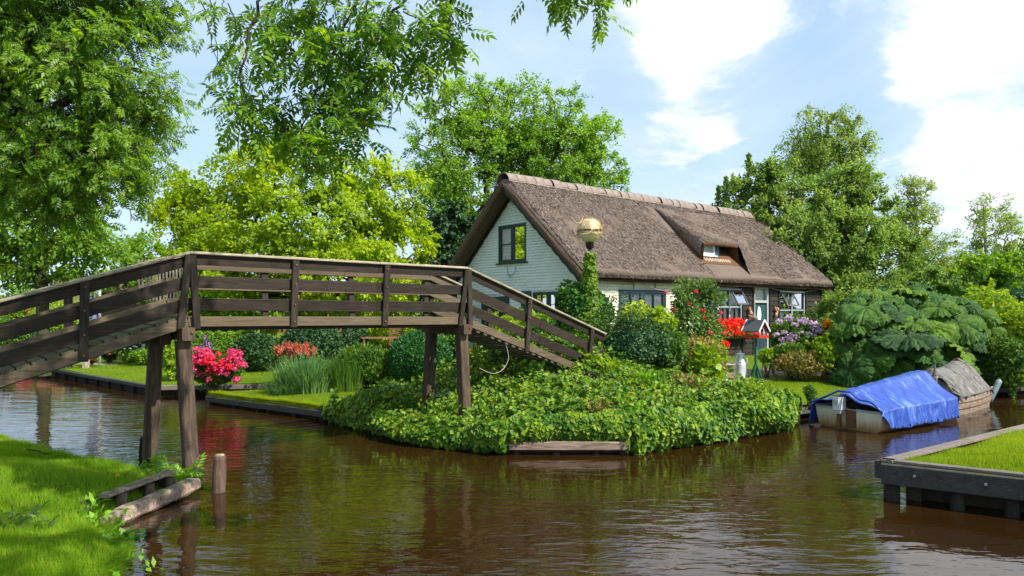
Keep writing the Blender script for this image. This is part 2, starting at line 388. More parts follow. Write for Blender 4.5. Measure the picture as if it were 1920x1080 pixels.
M['quay_top'] = wood('quay_top', (.10,.085,.07), (.20,.17,.145), (.31,.27,.23), .9, .85)
M['log'] = wood('weathered_log', (.10,.06,.04), (.36,.26,.20), (.66,.57,.48), .9, .9, (.10,.12,.04), 0, .9)
M['pile'] = wood('mooring_pile', (.045,.028,.020), (.15,.095,.072), (.30,.20,.16), .9, .85, (.08,.09,.03), 2, .9)
M['pile_dark'] = wood('dark_pile', (.012,.010,.008), (.03,.025,.018), (.06,.05,.035), .9, .85, None, 2)
M['bolt'] = plain('bolt_steel', (.35,.35,.36), .4, .1, metal=.8)
# cottage
q = NM('painted_brick'); c = q.mix(q.ramp(q.noise(1.3, 5, .65), [(.45, (0,0,0)), (.75, (.55,.55,.55))]), (.78,.81,.79), (.52,.60,.58))
c = q.mix(q.math('MULTIPLY', q.objrand(), .10), c, (.55,.60,.58)); c = q.mix(q.math('MULTIPLY', q.island(), .12), c, (.5,.55,.53))
M['brick'] = q.fin(c, .65, q.bump(q.noise(40, 3), .4, .006), spec=.3)
q = NM('painted_mortar'); M['mortar'] = q.fin(q.ramp(q.noise(2, 5, .65), [(.3, (.40,.45,.43)), (.7, (.58,.62,.60))]), .8, q.bump(q.noise(30, 3), .5, .01))
q = NM('cream_brick'); c = q.mix(q.ramp(q.noise(1.6, 5, .65), [(.45, (0,0,0)), (.8, (.6,.6,.6))]), (.80,.76,.60), (.62,.50,.30))
M['cream'] = q.fin(q.mix(q.math('MULTIPLY', q.objrand(), .12), c, (.6,.55,.42)), .65, q.bump(q.noise(40, 3), .4, .006), spec=.3)
M['tar_board'] = wood('tarred_board', (.014,.012,.011), (.032,.027,.024), (.075,.062,.052), 1, .6, None, 0)
M['tar_flat'] = plain('tarred_trim', (.018,.016,.016), .6)
q = NM('thatch'); st = q.noise(7, 6, .7, q.co((3.5, 1.0, 1.0)), .6); sp_ = q.noise(34, 6, .85, q.co((1.8, .8, .8)), .6); big = q.noise(.8, 4, .6)
f = q.math('ADD', q.math('MULTIPLY', st, .3), q.math('MULTIPLY', sp_, .7))
c = q.ramp(f, [(.32, (.058,.040,.030)), (.47, (.150,.112,.090)), (.60, (.255,.20,.167)), (.72, (.38,.31,.262))])
c = q.mix(q.math('MULTIPLY', big, .4), c, (.155,.118,.094)); c = q.mix(q.math('MULTIPLY', q.ramp(q.noise(1.1, 5, .7, q.co((1.6, .45, .45))), [(.52, (0,0,0)), (.70, (1,1,1))]), .45), c, (.085,.070,.050))
M['thatch'] = q.fin(c, .95, q.bump(f, .8, .045), spec=.1)
q = NM('thatch_straw'); M['straw_roof'] = q.fin(q.ramp(q.island(), [(0, (.075,.054,.042)), (.5, (.175,.133,.108)), (1, (.36,.295,.25))]), .9, spec=.1)
q = NM('thatch_edge'); f = q.noise(18, 5, .7, q.co((1, 1, 2.5)), .5)
M['thatch_edge'] = q.fin(q.ramp(f, [(.3, (.07,.046,.030)), (.55, (.18,.12,.08)), (.75, (.30,.21,.14))]), .95, q.bump(f, 1.0, .06), spec=.1)
q = NM('thatch_fresh'); f = q.noise(18, 5, .7, q.co((1, 1, 2.5)), .5)
M['thatch_fresh'] = q.fin(q.ramp(f, [(.3, (.085,.04,.020)), (.55, (.18,.088,.050)), (.75, (.27,.15,.09))]), .95, q.bump(f, .8, .05), spec=.1)
q = NM('ridge_tile'); c = q.ramp(q.noise(5, 5, .65), [(.3, (.17,.13,.108)), (.6, (.26,.205,.172)), (.8, (.33,.265,.225))])
M['ridge'] = q.fin(q.mix(q.math('MULTIPLY', q.objrand(), .14), c, (.20,.16,.13)), .85, q.bump(q.noise(30, 3), .4, .01))
M['ridge_mortar'] = plain('ridge_mortar', (.34,.28,.22), .9, .2)
M['teal'] = plain('dark_teal_paint', (.022,.045,.060), .45, .15, 8, .08, .5)
M['teal_door'] = plain('teal_door_paint', (.030,.085,.095), .4, .15, 8, .05, .5)
M['frame_grey'] = plain('pale_frame_paint', (.42,.45,.46), .45, .08, 8, .05, .5); M['white_paint'] = plain('white_frame_paint', (.72,.74,.74), .45, .08, 8, .05, .5)
M['curtain'] = plain('net_curtain', (.80,.80,.76), .9, .15, 14, .3)
M['dark_room'] = plain('room_dark', (.03,.03,.028), .9)
q = NM('window_glass'); gl = q.n('ShaderNodeBsdfGlossy'); gl.inputs['Roughness'].default_value = .02; tp = q.n('ShaderNodeBsdfTransparent')
fr = q.n('ShaderNodeFresnel'); fr.inputs[0].default_value = 1.5; mx = q.n('ShaderNodeMixShader'); q.L.new(fr.outputs[0], mx.inputs[0]); q.L.new(tp.outputs[0], mx.inputs[1]); q.L.new(gl.outputs[0], mx.inputs[2]); q.L.new(mx.outputs[0], q.out.inputs[0])
M['glass'] = q.m
# things
q = NM('blue_tarpaulin'); f = q.math('ABSOLUTE', q.math('SUBTRACT', q.noise(2.0, 4, .55, q.co((2.6, .8, 1), (0, 0, .5)), .8), .5)); f = q.math('ADD', .35, q.math('MULTIPLY', f, 2.2)); f2 = q.math('ABSOLUTE', q.math('SUBTRACT', q.noise(5, 4, .6, q.co((3, .5, 1), (0, 0, -.4)), .6), .5))
M['tarp'] = q.fin(q.ramp(f, [(.3, (.014,.045,.25)), (.6, (.035,.092,.42)), (.85, (.14,.23,.56))]), .36, q.bump(q.math('ADD', f, q.math('MULTIPLY', f2, .5)), .5, .05), spec=.5)
q = NM('boat_hull'); spz = q.n('ShaderNodeSeparateXYZ'); q.L.new(q.co(), spz.inputs[0])
stain = q.ramp(q.math('ADD', spz.outputs[2], q.math('MULTIPLY', q.noise(6, 4, .6, q.co((3, 3, .6))), .25)), [(.12, (.20,.10,.035)), (.22, (.40,.26,.11)), (.36, (.62,.56,.42)), (.5, (.70,.67,.56))])
M['hull'] = q.fin(stain, .5, q.bump(q.noise(20, 3), .1, .01), spec=.4)
q = NM('old_hull'); M['old_hull'] = q.fin(q.ramp(q.noise(5, 6, .7, q.co((2, 2, 7))), [(.3, (.10,.05,.025)), (.5, (.27,.20,.14)), (.7, (.42,.37,.31))]), .75, q.bump(q.noise(12, 4), .4, .02))
q = NM('grey_canvas'); M['canvas'] = q.fin(q.ramp(q.noise(4, 6, .7, q.co((2.5, 1, 1)), 1.2), [(.3, (.06,.055,.045)), (.5, (.15,.14,.125)), (.72, (.34,.32,.29))]), .85, q.bump(q.noise(5, 5, .65, q.co((2.5, 1, 1)), 1.2), 1.0, .06))
M['grey_plastic'] = plain('grey_plastic', (.36,.38,.39), .45); M['white_plastic'] = plain('white_plastic', (.62,.63,.62), .4, .1)
M['rust'] = plain('rusty_metal', (.16,.075,.035), .8, .3, 14); M['black'] = plain('black_rubber', (.02,.02,.02), .6)
M['orange_p'] = plain('orange_float', (.55,.12,.04), .5); M['fender'] = plain('grey_green_fender', (.16,.22,.22), .5)
M['rope'] = plain('rope', (.35,.31,.24), .9)
M['globe'] = plain('yellowed_globe', (.80,.66,.38), .6, .12, 5, .05, .3, c2=(.58,.42,.18)); M['straw'] = plain('dry_straw', (.62,.47,.25), .85, .25, 12)
M['iron'] = plain('black_iron', (.02,.022,.02), .5)
M['milk_can'] = plain('galvanised_can', (.62,.63,.64), .38, .1, 8, .1, .5, .45)
M['red_paint'] = plain('red_paint', (.62,.035,.02), .45); M['green_paint'] = plain('green_paint', (.015,.11,.055), .45)
M['slate'] = plain('grey_felt', (.085,.085,.09), .8); M['stone'] = plain('weathered_stone', (.36,.31,.24), .9, .25, 9, .5)
M['brown_panel'] = plain('brown_panel', (.28,.10,.05), .6); M['chair_wood'] = plain('garden_wood', (.20,.10,.055), .6)
M['flag'] = plain('flag_cloth', (.20,.22,.50), .8, .1); M['pole_w'] = plain('white_pole', (.78,.78,.78), .4, .05)
M['blue_post'] = plain('blue_post', (.05,.25,.38), .5); M['basket'] = plain('wicker_basket', (.20,.12,.06), .9)
M['brown_brick'] = plain('brown_brick', (.17,.09,.06), .85, .25, 3); M['brick_far'] = plain('far_brick', (.32,.15,.10), .85, .2, 4)
M['terracotta'] = plain('terracotta', (.42,.17,.09), .8)
# ------------------------------------------------------------------ land and water
from mathutils.geometry import delaunay_2d_cdt
def seg_dist(p, a, b):
    ab = b - a; t = np.clip(((p - a) @ ab) / (ab @ ab), 0, 1); return np.linalg.norm(p - (a + t[:, None] * ab), axis=1)
def inside(p, poly):
    x, y = p[:, 0], p[:, 1]; r = np.zeros(len(p), bool); n = len(poly)
    for i in range(n):
        x1, y1 = poly[i]; x2, y2 = poly[(i + 1) % n]
        c = ((y1 > y) != (y2 > y)) & (x < (x2 - x1) * (y - y1) / (y2 - y1 + 1e-12) + x1); r ^= c
    return r
YARD = np.array([(-7.05,16.1),(-5.3,14.85),(-3.56,13.6),(-2.45,12.45),(-1.6,11.45),(-.85,10.85),(0,10.62),(1.76,10.60),(2.9,11.25),(4.0,11.95),(4.9,12.75),(5.6,13.75),(8.2,15.5),(11.5,17.3),(15,18.6),(22,20.5),(70,30),(70,150),(-90,150),(-90,62),(-40,40),(-22,28.5),(-15.6,23.2),(-9.1,17.6),(-5.5,18.0),(-3.7,18.6),(-3.3,17.9),(-4.9,17.0)], float)
BANK = np.array([(-2.6,3.5),(-3.15,5.4),(-3.5,6.3),(-4.12,7.0),(-3.93,8.2),(-4.35,8.75),(-5.0,9.25),(-6.3,9.95),(-8.5,11.5),(-14,15.5),(-40,31),(-40,-20),(-2,-20)], float)
QUAY = np.array([(4.26,8.0),(7.75,10.45),(14,14.3),(30,17.4),(70,22),(70,-20),(9,-20),(9,4.9),(6.8,6.33),(5.37,7.27)], float)
def edge_dist(p, poly, near=None):
    d = np.full(len(p), 1e9)
    for i in range(len(poly)): d = np.minimum(d, seg_dist(p, poly[i], poly[(i + 1) % len(poly)]))
    return d
def sstep(a, b, x): t = np.clip((x - a) / (b - a), 0, 1); return t * t * (3 - 2 * t)
def gauss(x, y, cx, cy, s, a): return a * np.exp(-((x - cx) ** 2 + (y - cy) ** 2) / (2 * s * s))
def gz(p):
    p = np.atleast_2d(np.asarray(p, float)); x, y = p[:, 0], p[:, 1]
    z = .27 + .29 * sstep(.3, 6, edge_dist(p, YARD))
    z += gauss(x, y, 1.2, 14.3, 1.2, .30)
    z += .02 * np.sin(x * 1.3 + 1) * np.cos(y * .9)
    return z
def bz(p):
    p = np.atleast_2d(np.asarray(p, float)); d = edge_dist(p, BANK)
    return -.06 + .26 * sstep(0, .35, d) + .26 * sstep(.2, 2.6, d) + .03 * np.sin(p[:, 0] * 2.1) * np.cos(p[:, 1] * 1.7)
def qz(p):
    p = np.atleast_2d(np.asarray(p, float)); d = edge_dist(p, QUAY)
    return .40 + .10 * sstep(.1, 1.2, d) + .015 * np.sin(p[:, 0] * 3) * np.cos(p[:, 1] * 2)
def land(name, poly, zf, mat, fine, reach, coarse=4.0, undercut=.0):
    pts = [tuple(p) for p in poly]
    # the outline, subdivided
    out = []
    for i in range(len(poly)):
        a, b = poly[i], poly[(i + 1) % len(poly)]; n = max(1, int(np.linalg.norm(b - a) / (fine if min(np.linalg.norm(a), np.linalg.norm(b)) < reach else coarse)))
        for k in range(n): out.append(a + (b - a) * k / n)
    out = np.array(out)
    x0, y0 = poly.min(0); x1, y1 = poly.max(0)
    def gridpts(s, lo, hi):
        gx, gy = np.meshgrid(np.arange(lo[0], hi[0], s), np.arange(lo[1], hi[1], s)); return np.stack([gx.ravel(), gy.ravel()], -1)
    g = gridpts(fine, (max(x0, -reach), max(y0, -2)), (min(x1, reach), min(y1, reach)))
    gc = gridpts(coarse, (x0, y0), (x1, y1)); gc = gc[(np.abs(gc[:, 0]) > reach) | (gc[:, 1] > reach) | (gc[:, 1] < -2)]
    g = np.concatenate([g, gc]); g = g + rng.normal(0, fine * .02, g.shape)
    g = g[inside(g, poly)]; g = g[edge_dist(g, poly) > fine * .35]
    al = np.concatenate([out, g]); n = len(out)
    vs, es, fs, *_ = delaunay_2d_cdt([Vector(p) for p in al], [(i, (i + 1) % n) for i in range(n)], [list(range(n))], 1, 1e-5)
    v2 = np.array([tuple(v) for v in vs]); z = zf(v2); v3 = np.column_stack([v2, z])
    mb = MB(); mb.v = [tuple(v) for v in v3]; mb.f = [tuple(f) for f in fs]
    # skirt down into the water
    b = len(mb.v); o3 = np.column_stack([out, zf(out)])
    pr_ = np.roll(out, 1, 0); nx_ = np.roll(out, -1, 0); dr = unit(nx_ - pr_); ar = 0.5 * np.sum(out[:, 0] * nx_[:, 1] - nx_[:, 0] * out[:, 1]); inw = np.stack([-dr[:, 1], dr[:, 0]], -1) * (1 if ar > 0 else -1)
    ins = out + inw * undercut
    mb.v += [tuple(v) for v in o3] + [(p[0], p[1], min(v[2] - .10, .16) if undercut else v[2] - .1) for v, p in zip(o3, ins)] + [(p[0], p[1], -1.0) for p in ins]
    mb.f += [(b + i + r * n, b + (i + 1) % n + r * n, b + n + (i + 1) % n + r * n, b + n + i + r * n) for r in (0, 1) for i in range(n)]
    me = mb.mesh(name, mat, smooth=True); me.materials.append(M['soil'])
    ns = len(out); k = len(me.polygons)
    for q_ in range(k - 2 * ns, k): me.polygons[q_].material_index = 1; me.polygons[q_].use_smooth = False
    o = link_mesh(name, me); o['kind'] = 'structure'; return o
land('yard_ground', YARD, gz, M['lawn'], .4, 30, undercut=.16)
land('near_bank_ground', BANK, bz, M['lawn_near'], .2, 12, 3)
land('quay_ground', QUAY, qz, M['lawn'], .3, 14, 3, undercut=.30)
w = MB(); w.add([(-300,-60,0),(300,-60,0),(300,400,0),(-300,400,0)], [(0,1,2,3)]); tag(w.build('canal_water', M['water']), kind='structure')
w = MB(); w.add([(-900,-300,-1.02),(900,-300,-1.02),(900,1500,-1.02),(-900,1500,-1.02)], [(0,1,2,3)]); tag(w.build('canal_bed', M['soil']), kind='structure')
w = MB(); w.add([(-900,140,.5),(900,140,.5),(900,1500,.5),(-900,1500,.5)], [(0,1,2,3)]); tag(w.build('far_ground', M['lawn']), kind='structure')

# brick path in front of the cottage, following the ground
def strip(name, pts, width, mat, zf=gz, lift=.012, n=40):
    pts = np.array(pts, float); mb = MB(); L_ = len(pts) - 1
    def f(u, v):
        t = u * L_; i = min(int(t), L_ - 1); k = t - i; p = pts[i] * (1 - k) + pts[i + 1] * k; d = pts[i + 1] - pts[i]; d = d / np.linalg.norm(d)
        q_ = p + np.array([-d[1], d[0]]) * (v - .5) * width; return (q_[0], q_[1], zf(q_)[0] + lift)
    mb.grid(f, n, 6); return tag(mb.build(name, mat, smooth=True), kind='structure')
strip('brick_path', [(3.5,17.6),(6.2,18.2),(9.0,20.2),(12.5,23)], 1.5, M['path'])
strip('grey_path', [(-22,27.5),(-15.5,24.2),(-11.5,24.2),(-9,27)], 1.0, M['grey_path'])

# ------------------------------------------------------------------ timber edgings
def edging(pts, label, zt, h, mat, lift=0, group='timber edgings of the banks', pile_gap=.9, depth=.14, seg=2.4, sheet=False, pile_mat='pile_dark', cat='bank edging', bolts=False, top=None):
    pts = [Vector((*p, 0)) for p in pts]; root = empty('bank_edging', pts[0], 0, label, cat, group); o0 = pts[0]
    pk = MB(); shared = None
    for a, b in zip(pts[:-1], pts[1:]):
        Ls = (b - a).length; n = max(1, round(Ls / seg)); d = (b - a).normalized(); nrm = Vector((d.y, -d.x, 0))
        for k in range(n):
            p = a + (b - a) * (k / n) + d * .006; q_ = a + (b - a) * ((k + 1) / n) - d * .006
            off = nrm * (.01 + rng.uniform(-.006, .006)); z = Vector((0, 0, zt - h / 2 + rng.uniform(-.008, .008)))
            pl = MB().beam(p - o0 + off + z, q_ - o0 + off + z, depth, h, bev=.012)
            pl.build('beam', M[mat], root)
            if top:
                tz = Vector((0, 0, zt + .018)); MB().beam(p - o0 + tz - nrm * (top / 2 - .02), q_ - o0 + tz - nrm * (top / 2 - .02), top, .035, bev=.006).build('capping_board', M['quay_top'], root)
            if bolts:
                m_ = max(1, round((q_ - p).length / .55))
                for j in range(m_):
                    c = p + (q_ - p) * ((j + .5) / m_) - o0 + nrm * (depth / 2 + .01)
                    MB().tube([c + Vector((0, 0, zt - h * .45)), c + nrm * .014 + Vector((0, 0, zt - h * .45))], [.017, .014], 8).build('bolt', M['bolt'], root)
        m_ = int(Ls / pile_gap)
        for j in range(m_ + 1):
            c = a + d * min(Ls - .1, .12 + j * pile_gap) - o0 - nrm * .03
            r_ = .075
            t = MB().tube([c + Vector((0, 0, -.9)), c + Vector((0, 0, .0)), c + Vector((0, 0, zt - h + .01))], [r_, r_ * .95, r_ * .9], 9)
            if sheet: pk.add(t.v, t.f)
            else: t.build('pile', M[pile_mat], root, smooth=True)
        if sheet:
            nb = int(Ls / .17)
            for j in range(nb):
                c = a + d * (j * .17 + .08) - o0 - nrm * .07
                pk.beam(c + Vector((0, 0, -.8)), c + Vector((0, 0, zt - h)), .05, .155, up=(d.x, d.y, 0))
    if sheet:
        s_ = pk.build('sheet_piling', M['pile_dark'], root); s_['kind'] = 'stuff'
    return root
edging([YARD[0], YARD[1], YARD[2], YARD[3]], 'mossy low timber edging along the lawn between the inlet and the ivy', .20, .13, 'quay', sheet=True)
edging([YARD[22], YARD[23]], 'long grey timber edging of the far left lawn running away under the bridge', .27, .10, 'quay', sheet=True, seg=3)
edging([YARD[23], YARD[24]], 'short pale timber edging in front of the pink flowering bush', .27, .12, 'quay_top', sheet=True)
edging([YARD[27], YARD[0]], 'short timber edging behind the lawn corner at the narrow inlet', .22, .1, 'quay', sheet=True)
edging([(-.05, 10.52), (1.78, 10.50)], 'old brown timber beam at the water below the ivy mass', .20, .13, 'log', seg=2.0, pile_gap=.6)
edging([QUAY[0], QUAY[9], QUAY[8], QUAY[7]], 'dark bolted timber beam edging at the front of the right hand quay', .44, .235, 'quay', seg=2.6, pile_gap=.62, bolts=True, top=.10, pile_mat='pile_dark')
edging([QUAY[2], QUAY[1], QUAY[0]], 'timber edging on the far side of the right hand quay facing the boats', .44, .20, 'quay', seg=2.2, pile_gap=.8, top=.14)
edging([YARD[10], YARD[11], YARD[12], YARD[13], YARD[14]], 'timber edging of the lawn behind the moored boats', .22, .12, 'quay', pile_gap=1.2)

# old revetment on the near left bank
rv = empty('log_revetment', (-4.1, 7.0, 0), 0, 'weathered baulk of timber at the waterline with plank and stub posts behind, near left bank', 'revetment')
def rvp(x, y, z): return Vector((x + 4.1, y - 7.0, z))
lp = [rvp(-4.07, 6.95, .07), rvp(-3.99, 7.4, .085), rvp(-3.88, 7.9, .10), rvp(-3.80, 8.33, .115)]
lg = MB()
for k_ in range(1):
    n_ = 30; pr8 = [(-.075,-.07),(.06,-.078),(.088,-.045),(.085,.045),(.055,.072),(-.05,.075),(-.082,.05),(-.085,-.04)]; d_ = (lp[3] - lp[0]).normalized(); sd2 = d_.cross(Vector((0,0,1))).normalized()
    for i_ in range(n_ + 1):
        u_ = i_ / n_; c_ = lp[0].lerp(lp[3], u_); e_ = 1 - .25 * max(0, 1 - min(u_, 1 - u_) * n_ / 1.5)
        for m_, (a_, b_) in enumerate(pr8): lg.v.append(tuple(c_ + sd2 * (a_ * e_ + .004 * math.sin(u_ * 31 + m_)) + Vector((0, 0, b_ * e_ + .005 * math.sin(u_ * 19 + m_ * 2)))))
    lg.f += [(i_*8+m_, i_*8+(m_+1)%8, (i_+1)*8+(m_+1)%8, (i_+1)*8+m_) for i_ in range(n_) for m_ in range(8)] + [tuple(range(8))[::-1], tuple(range(n_*8, n_*8+8))]
lg.build('log', M['log'], rv, smooth=False)
MB().beam(rvp(-4.30, 7.28, .235), rvp(-4.05, 8.25, .27), .14, .035, bev=.008).build('plank', M['log'], rv)
for i, (x, y) in enumerate([(-4.22, 7.48), (-4.13, 7.88), (-4.04, 8.18)]):
    MB().tube([rvp(x, y, -.7), rvp(x, y, .05), rvp(x + .01, y, .215)], [.06, .062, .056], 10).build('stub_post', M['pile'], rv, smooth=True)
MB().beam(rvp(-4.42, 7.1, .12), rvp(-4.14, 8.3, .12), .03, .22, bev=.005).build('back_board', M['pile_dark'], rv)

# mooring piles
def pile(x, y, top, r, label, mat='pile', rz=0):
    root = empty('mooring_pile', (x, y, 0), 0, label, 'mooring pile', 'mooring piles by the bridge foot')
    n = 14; mb = MB()
    prof = [(-.9, r), (-.05, r * 1.02), (.05, r * .97), (top * .5, r * 1.0), (top * .8, r * .95), (top - .03, r * .97), (top, r * .80)]
    def f(u, v):
        i = u * (len(prof) - 1); a = int(min(i, len(prof) - 2)); k = i - a; z = prof[a][0] * (1 - k) + prof[a + 1][0] * k; rr = prof[a][1] * (1 - k) + prof[a + 1][1] * k
        rr *= 1 + .04 * math.sin(v * 31) + .03 * math.sin(v * 12.6 + z * 8); t = v * 2 * math.pi
        return (rr * math.cos(t) + .03 * z, rr * math.sin(t), z)
    mb.grid(f, 18, n); b = 18 * (n + 1); mb.f.append(tuple(range(b, b + n + 1)))
    mb.build('post', M[mat], root, smooth=True)
    c = MB(); c.lathe([(r * .79, top - .005), (r * .6, top + .012), (.01, top + .018)], 12, (.03 * top, 0, 0)); c.build('cut_top', M['log'], root)
    return root
g = G2(410, 922); pile(g[0], g[1], .44, .078, 'short round mooring pile with a reddish top standing alone in the water', 'pile')
g = G2(272, 874); pile(g[0], g[1], .42, .085, 'dark round mooring pile beside the bridge legs at the grass edge', 'pile_dark')
# ------------------------------------------------------------------ thatched cottage
HP = (-.165, 21.5, 0); HRZ = R(39.8)
house = empty('thatched_cottage', HP, HRZ, 'white gabled cottage with a brown thatched roof and black boarded rear half behind the bridge', 'house')
HV = Vector((-math.sin(HRZ), math.cos(HRZ), 0)); HU = Vector((math.cos(HRZ), math.sin(HRZ), 0))
def hw(x, y, z): return Vector(HP) + HU * x + HV * y + Vector((0, 0, z))
SL = (6.42 - 3.30) / 3.53; GX = .35; SY = -3.13; TOPW = 6.10
def zout(y): return 6.42 - SL * abs(y)
GWA = (-.53, .83, 3.68, 4.87); GWB = (.72, 1.74, 1.62, 2.60); GWC = (-2.15, -.85, 1.62, 2.72)
S1 = (1.62, 3.83, .95, 2.78)
BW1 = (5.80, 8.05, 1.42, 2.92); DOOR = (8.80, 9.78, .56, 3.00); BW2 = (10.55, 12.46, 1.10, 2.90)
XE = 13.75
def wall_cols(name, a0, a1, z0, top, holes, mp, mat, th=.22, step=.25):
    cuts = sorted(set([a0, a1] + [h[0] for h in holes] + [h[1] for h in holes] + list(np.arange(a0 + step, a1, step).round(3)) + ([0.0] if a0 < 0 < a1 else [])))
    mb = MB()
    for p, q_ in zip(cuts[:-1], cuts[1:]):
        if q_ - p < 1e-4: continue
        m_ = (p + q_) / 2; zs = [z0]; hh = sorted([(h[2], h[3]) for h in holes if h[0] < m_ < h[1]])
        lo = z0
        segs = []
        for (b, t) in hh: segs.append((lo, lo, b, b)); lo = t
        segs.append((lo, lo, top(p), top(q_)))
        for (za, zb, zc_, zd_) in segs:
            vs = [mp(p, 0, za), mp(q_, 0, zb), mp(q_, 0, zd_), mp(p, 0, zc_), mp(p, -th, za), mp(q_, -th, zb), mp(q_, -th, zd_), mp(p, -th, zc_)]
            mb.add(vs, [(0,1,2,3),(7,6,5,4),(0,4,5,1),(3,2,6,7),(0,3,7,4),(1,5,6,2)])
    return mb.build(name, mat, house)
mg = lambda a, d, z: (GX - d, a, z)
ms = lambda a, d, z: (a, SY - d, z)
gtop = lambda a: TOPW - SL * abs(a)
wall_cols('gable_wall', SY + .002, -SY - .002, .3, gtop, [GWA, GWB, GWC], mg, M['mortar'])
wall_cols('side_wall', GX + .225, 5.25, .3, lambda a: 3.30, [S1], ms, M['mortar'])
wall_cols('boarded_wall', 5.25, XE, .3, lambda a: 3.30, [BW1, DOOR, BW2], ms, M['tar_flat'])
mb = MB(); mb.box(XE - .2, XE, SY + .23, 3.1, .3, 3.25); mb.add([(XE, SY, 3.2), (XE, -SY, 3.2), (XE, 0, 5.9), (XE-.2, SY, 3.2), (XE-.2, -SY, 3.2), (XE-.2, 0, 5.9)], [(0,1,2),(5,4,3),(0,2,5,3),(1,4,5,2)])
mb.box(GX + .23, XE - .2, 2.95, 3.12, .3, 3.2); mb.build('rear_wall', M['tar_flat'], house)
mb = MB(); mb.box(.9, XE - .3, -2.3, 2.8, .4, 3.1); mb.build('inner_room', M['dark_room'], house)

# bricks: one mesh each kind, the nearest as parts, the rest joined
def brick_run(holes, a0, a1, z0, top, mp, mat, n_parts, rank, pitch=.262, course=.0875, side=False):
    items = []; row = 0; z = z0
    while z < top(0) if not side else z < z0 + 2.75:
        off = (row % 2) * pitch / 2; a = a0 - off
        while a < a1:
            x0, x1 = max(a + .003, a0), min(a + pitch - .003, a1); a += pitch
            if x1 - x0 < .04: continue
            zt = z + course - .013
            if max(zt - top(x0), zt - top(x1)) > 0: 
                continue
            pieces = [(x0, x1)]
            for h in holes:
                if z < h[3] and zt > h[2]:
                    np_ = []
                    for (p, q_) in pieces:
                        if q_ <= h[0] or p >= h[1]: np_.append((p, q_))
                        else:
                            if p < h[0] - .03: np_.append((p, h[0]))
                            if q_ > h[1] + .03: np_.append((h[1], q_))
                    pieces = np_
            for (p, q_) in pieces: items.append((p, q_, z, zt))
        z += course; row += 1
    items.sort(key=rank); cache = {}
    rest = MB()
    for i, (p, q_, z, zt) in enumerate(items):
        w_ = round(q_ - p, 2); d = .012 + random.uniform(-.005, .006)
        if i < n_parts:
            key = w_
            if key not in cache:
                b = MB(); vs = [mp(-w_/2, 0, 0), mp(w_/2, 0, 0), mp(w_/2, 0, zt - z), mp(-w_/2, 0, zt - z)]
                e = .008; fr_ = [mp(-w_/2 + e, .014, e), mp(w_/2 - e, .014, e), mp(w_/2 - e, .014, zt - z - e), mp(-w_/2 + e, .014, zt - z - e)]
                b.add(vs + fr_, [(4,5,6,7),(0,1,5,4),(1,2,6,5),(2,3,7,6),(3,0,4,7)])
                me = b.mesh('brick', mat, recalc=False); o_ = Vector(mp(0, 0, 0))
                for v in me.vertices: v.co -= o_
                cache[key] = me
            o = link_mesh('brick', cache[key], house); o.location = Vector(mp((p + q_) / 2, random.uniform(-.006, .006), z))
        else:
            e = .008
            vs = [mp(p, 0, z), mp(q_, 0, z), mp(q_, 0, zt), mp(p, 0, zt), mp(p + e, d, z + e), mp(q_ - e, d, z + e), mp(q_ - e, d, zt - e), mp(p + e, d, zt - e)]
            rest.add(vs, [(4,5,6,7),(0,1,5,4),(1,2,6,5),(2,3,7,6),(3,0,4,7)])
    if rest.v: tag(rest.build('brickwork', mat, house, recalc=False), kind='stuff')
brick_run([GWA, GWB, GWC], SY, -SY, .5, lambda a: gtop(a) - .02, mg, M['brick'], 210, lambda t: (t[2] < 2.9, abs(t[0]) + abs(t[2] - 4.4)))
brick_run([S1], GX, 5.25, .5, lambda a: 3.28, ms, M['cream'], 90, lambda t: (t[2] < 1.6, t[0]), side=True)

# tarred weatherboards, lapped
def boards(a0, a1, z0, z1, h=.182):
    n = max(1, round((z1 - z0) / h)); h = (z1 - z0) / n
    for i in range(n):
        za = z0 + i * h; b = MB(); t0, t1 = .045 + random.uniform(-.004, .006), .014
        wv = random.uniform(-.006, .006)
        b.add([ms(a0, 0, za), ms(a1, 0, za), ms(a1, 0, za + h * 1.08), ms(a0, 0, za + h * 1.08), ms(a0, t0, za + wv), ms(a1, t0, za - wv), ms(a1, t1, za + h * 1.08), ms(a0, t1, za + h * 1.08)],
              [(0,1,2,3),(4,5,6,7),(0,1,5,4),(1,2,6,5),(2,3,7,6),(3,0,4,7)])
        b.build('weatherboard', M['tar_board'], house)
boards(5.27, 5.74, 1.42, 3.25); boards(5.27, 8.74, .5, 1.36); boards(8.11, 8.72, 1.42, 3.25); boards(9.88, 10.49, .5, 3.25)
boards(10.49, 12.50, .5, 1.04); boards(12.56, XE, .5, 3.25); boards(5.8, 8.05, 2.98, 3.25, .27); boards(10.55, 12.46, 2.96, 3.25, .27)
for x in (5.26, 8.08, 8.755, 9.845, 10.51, 12.52, XE + .0):
    MB().box(x - .035, x + .035, SY - .062, SY + .0, .5, 3.25).build('corner_board', M['tar_flat'], house)

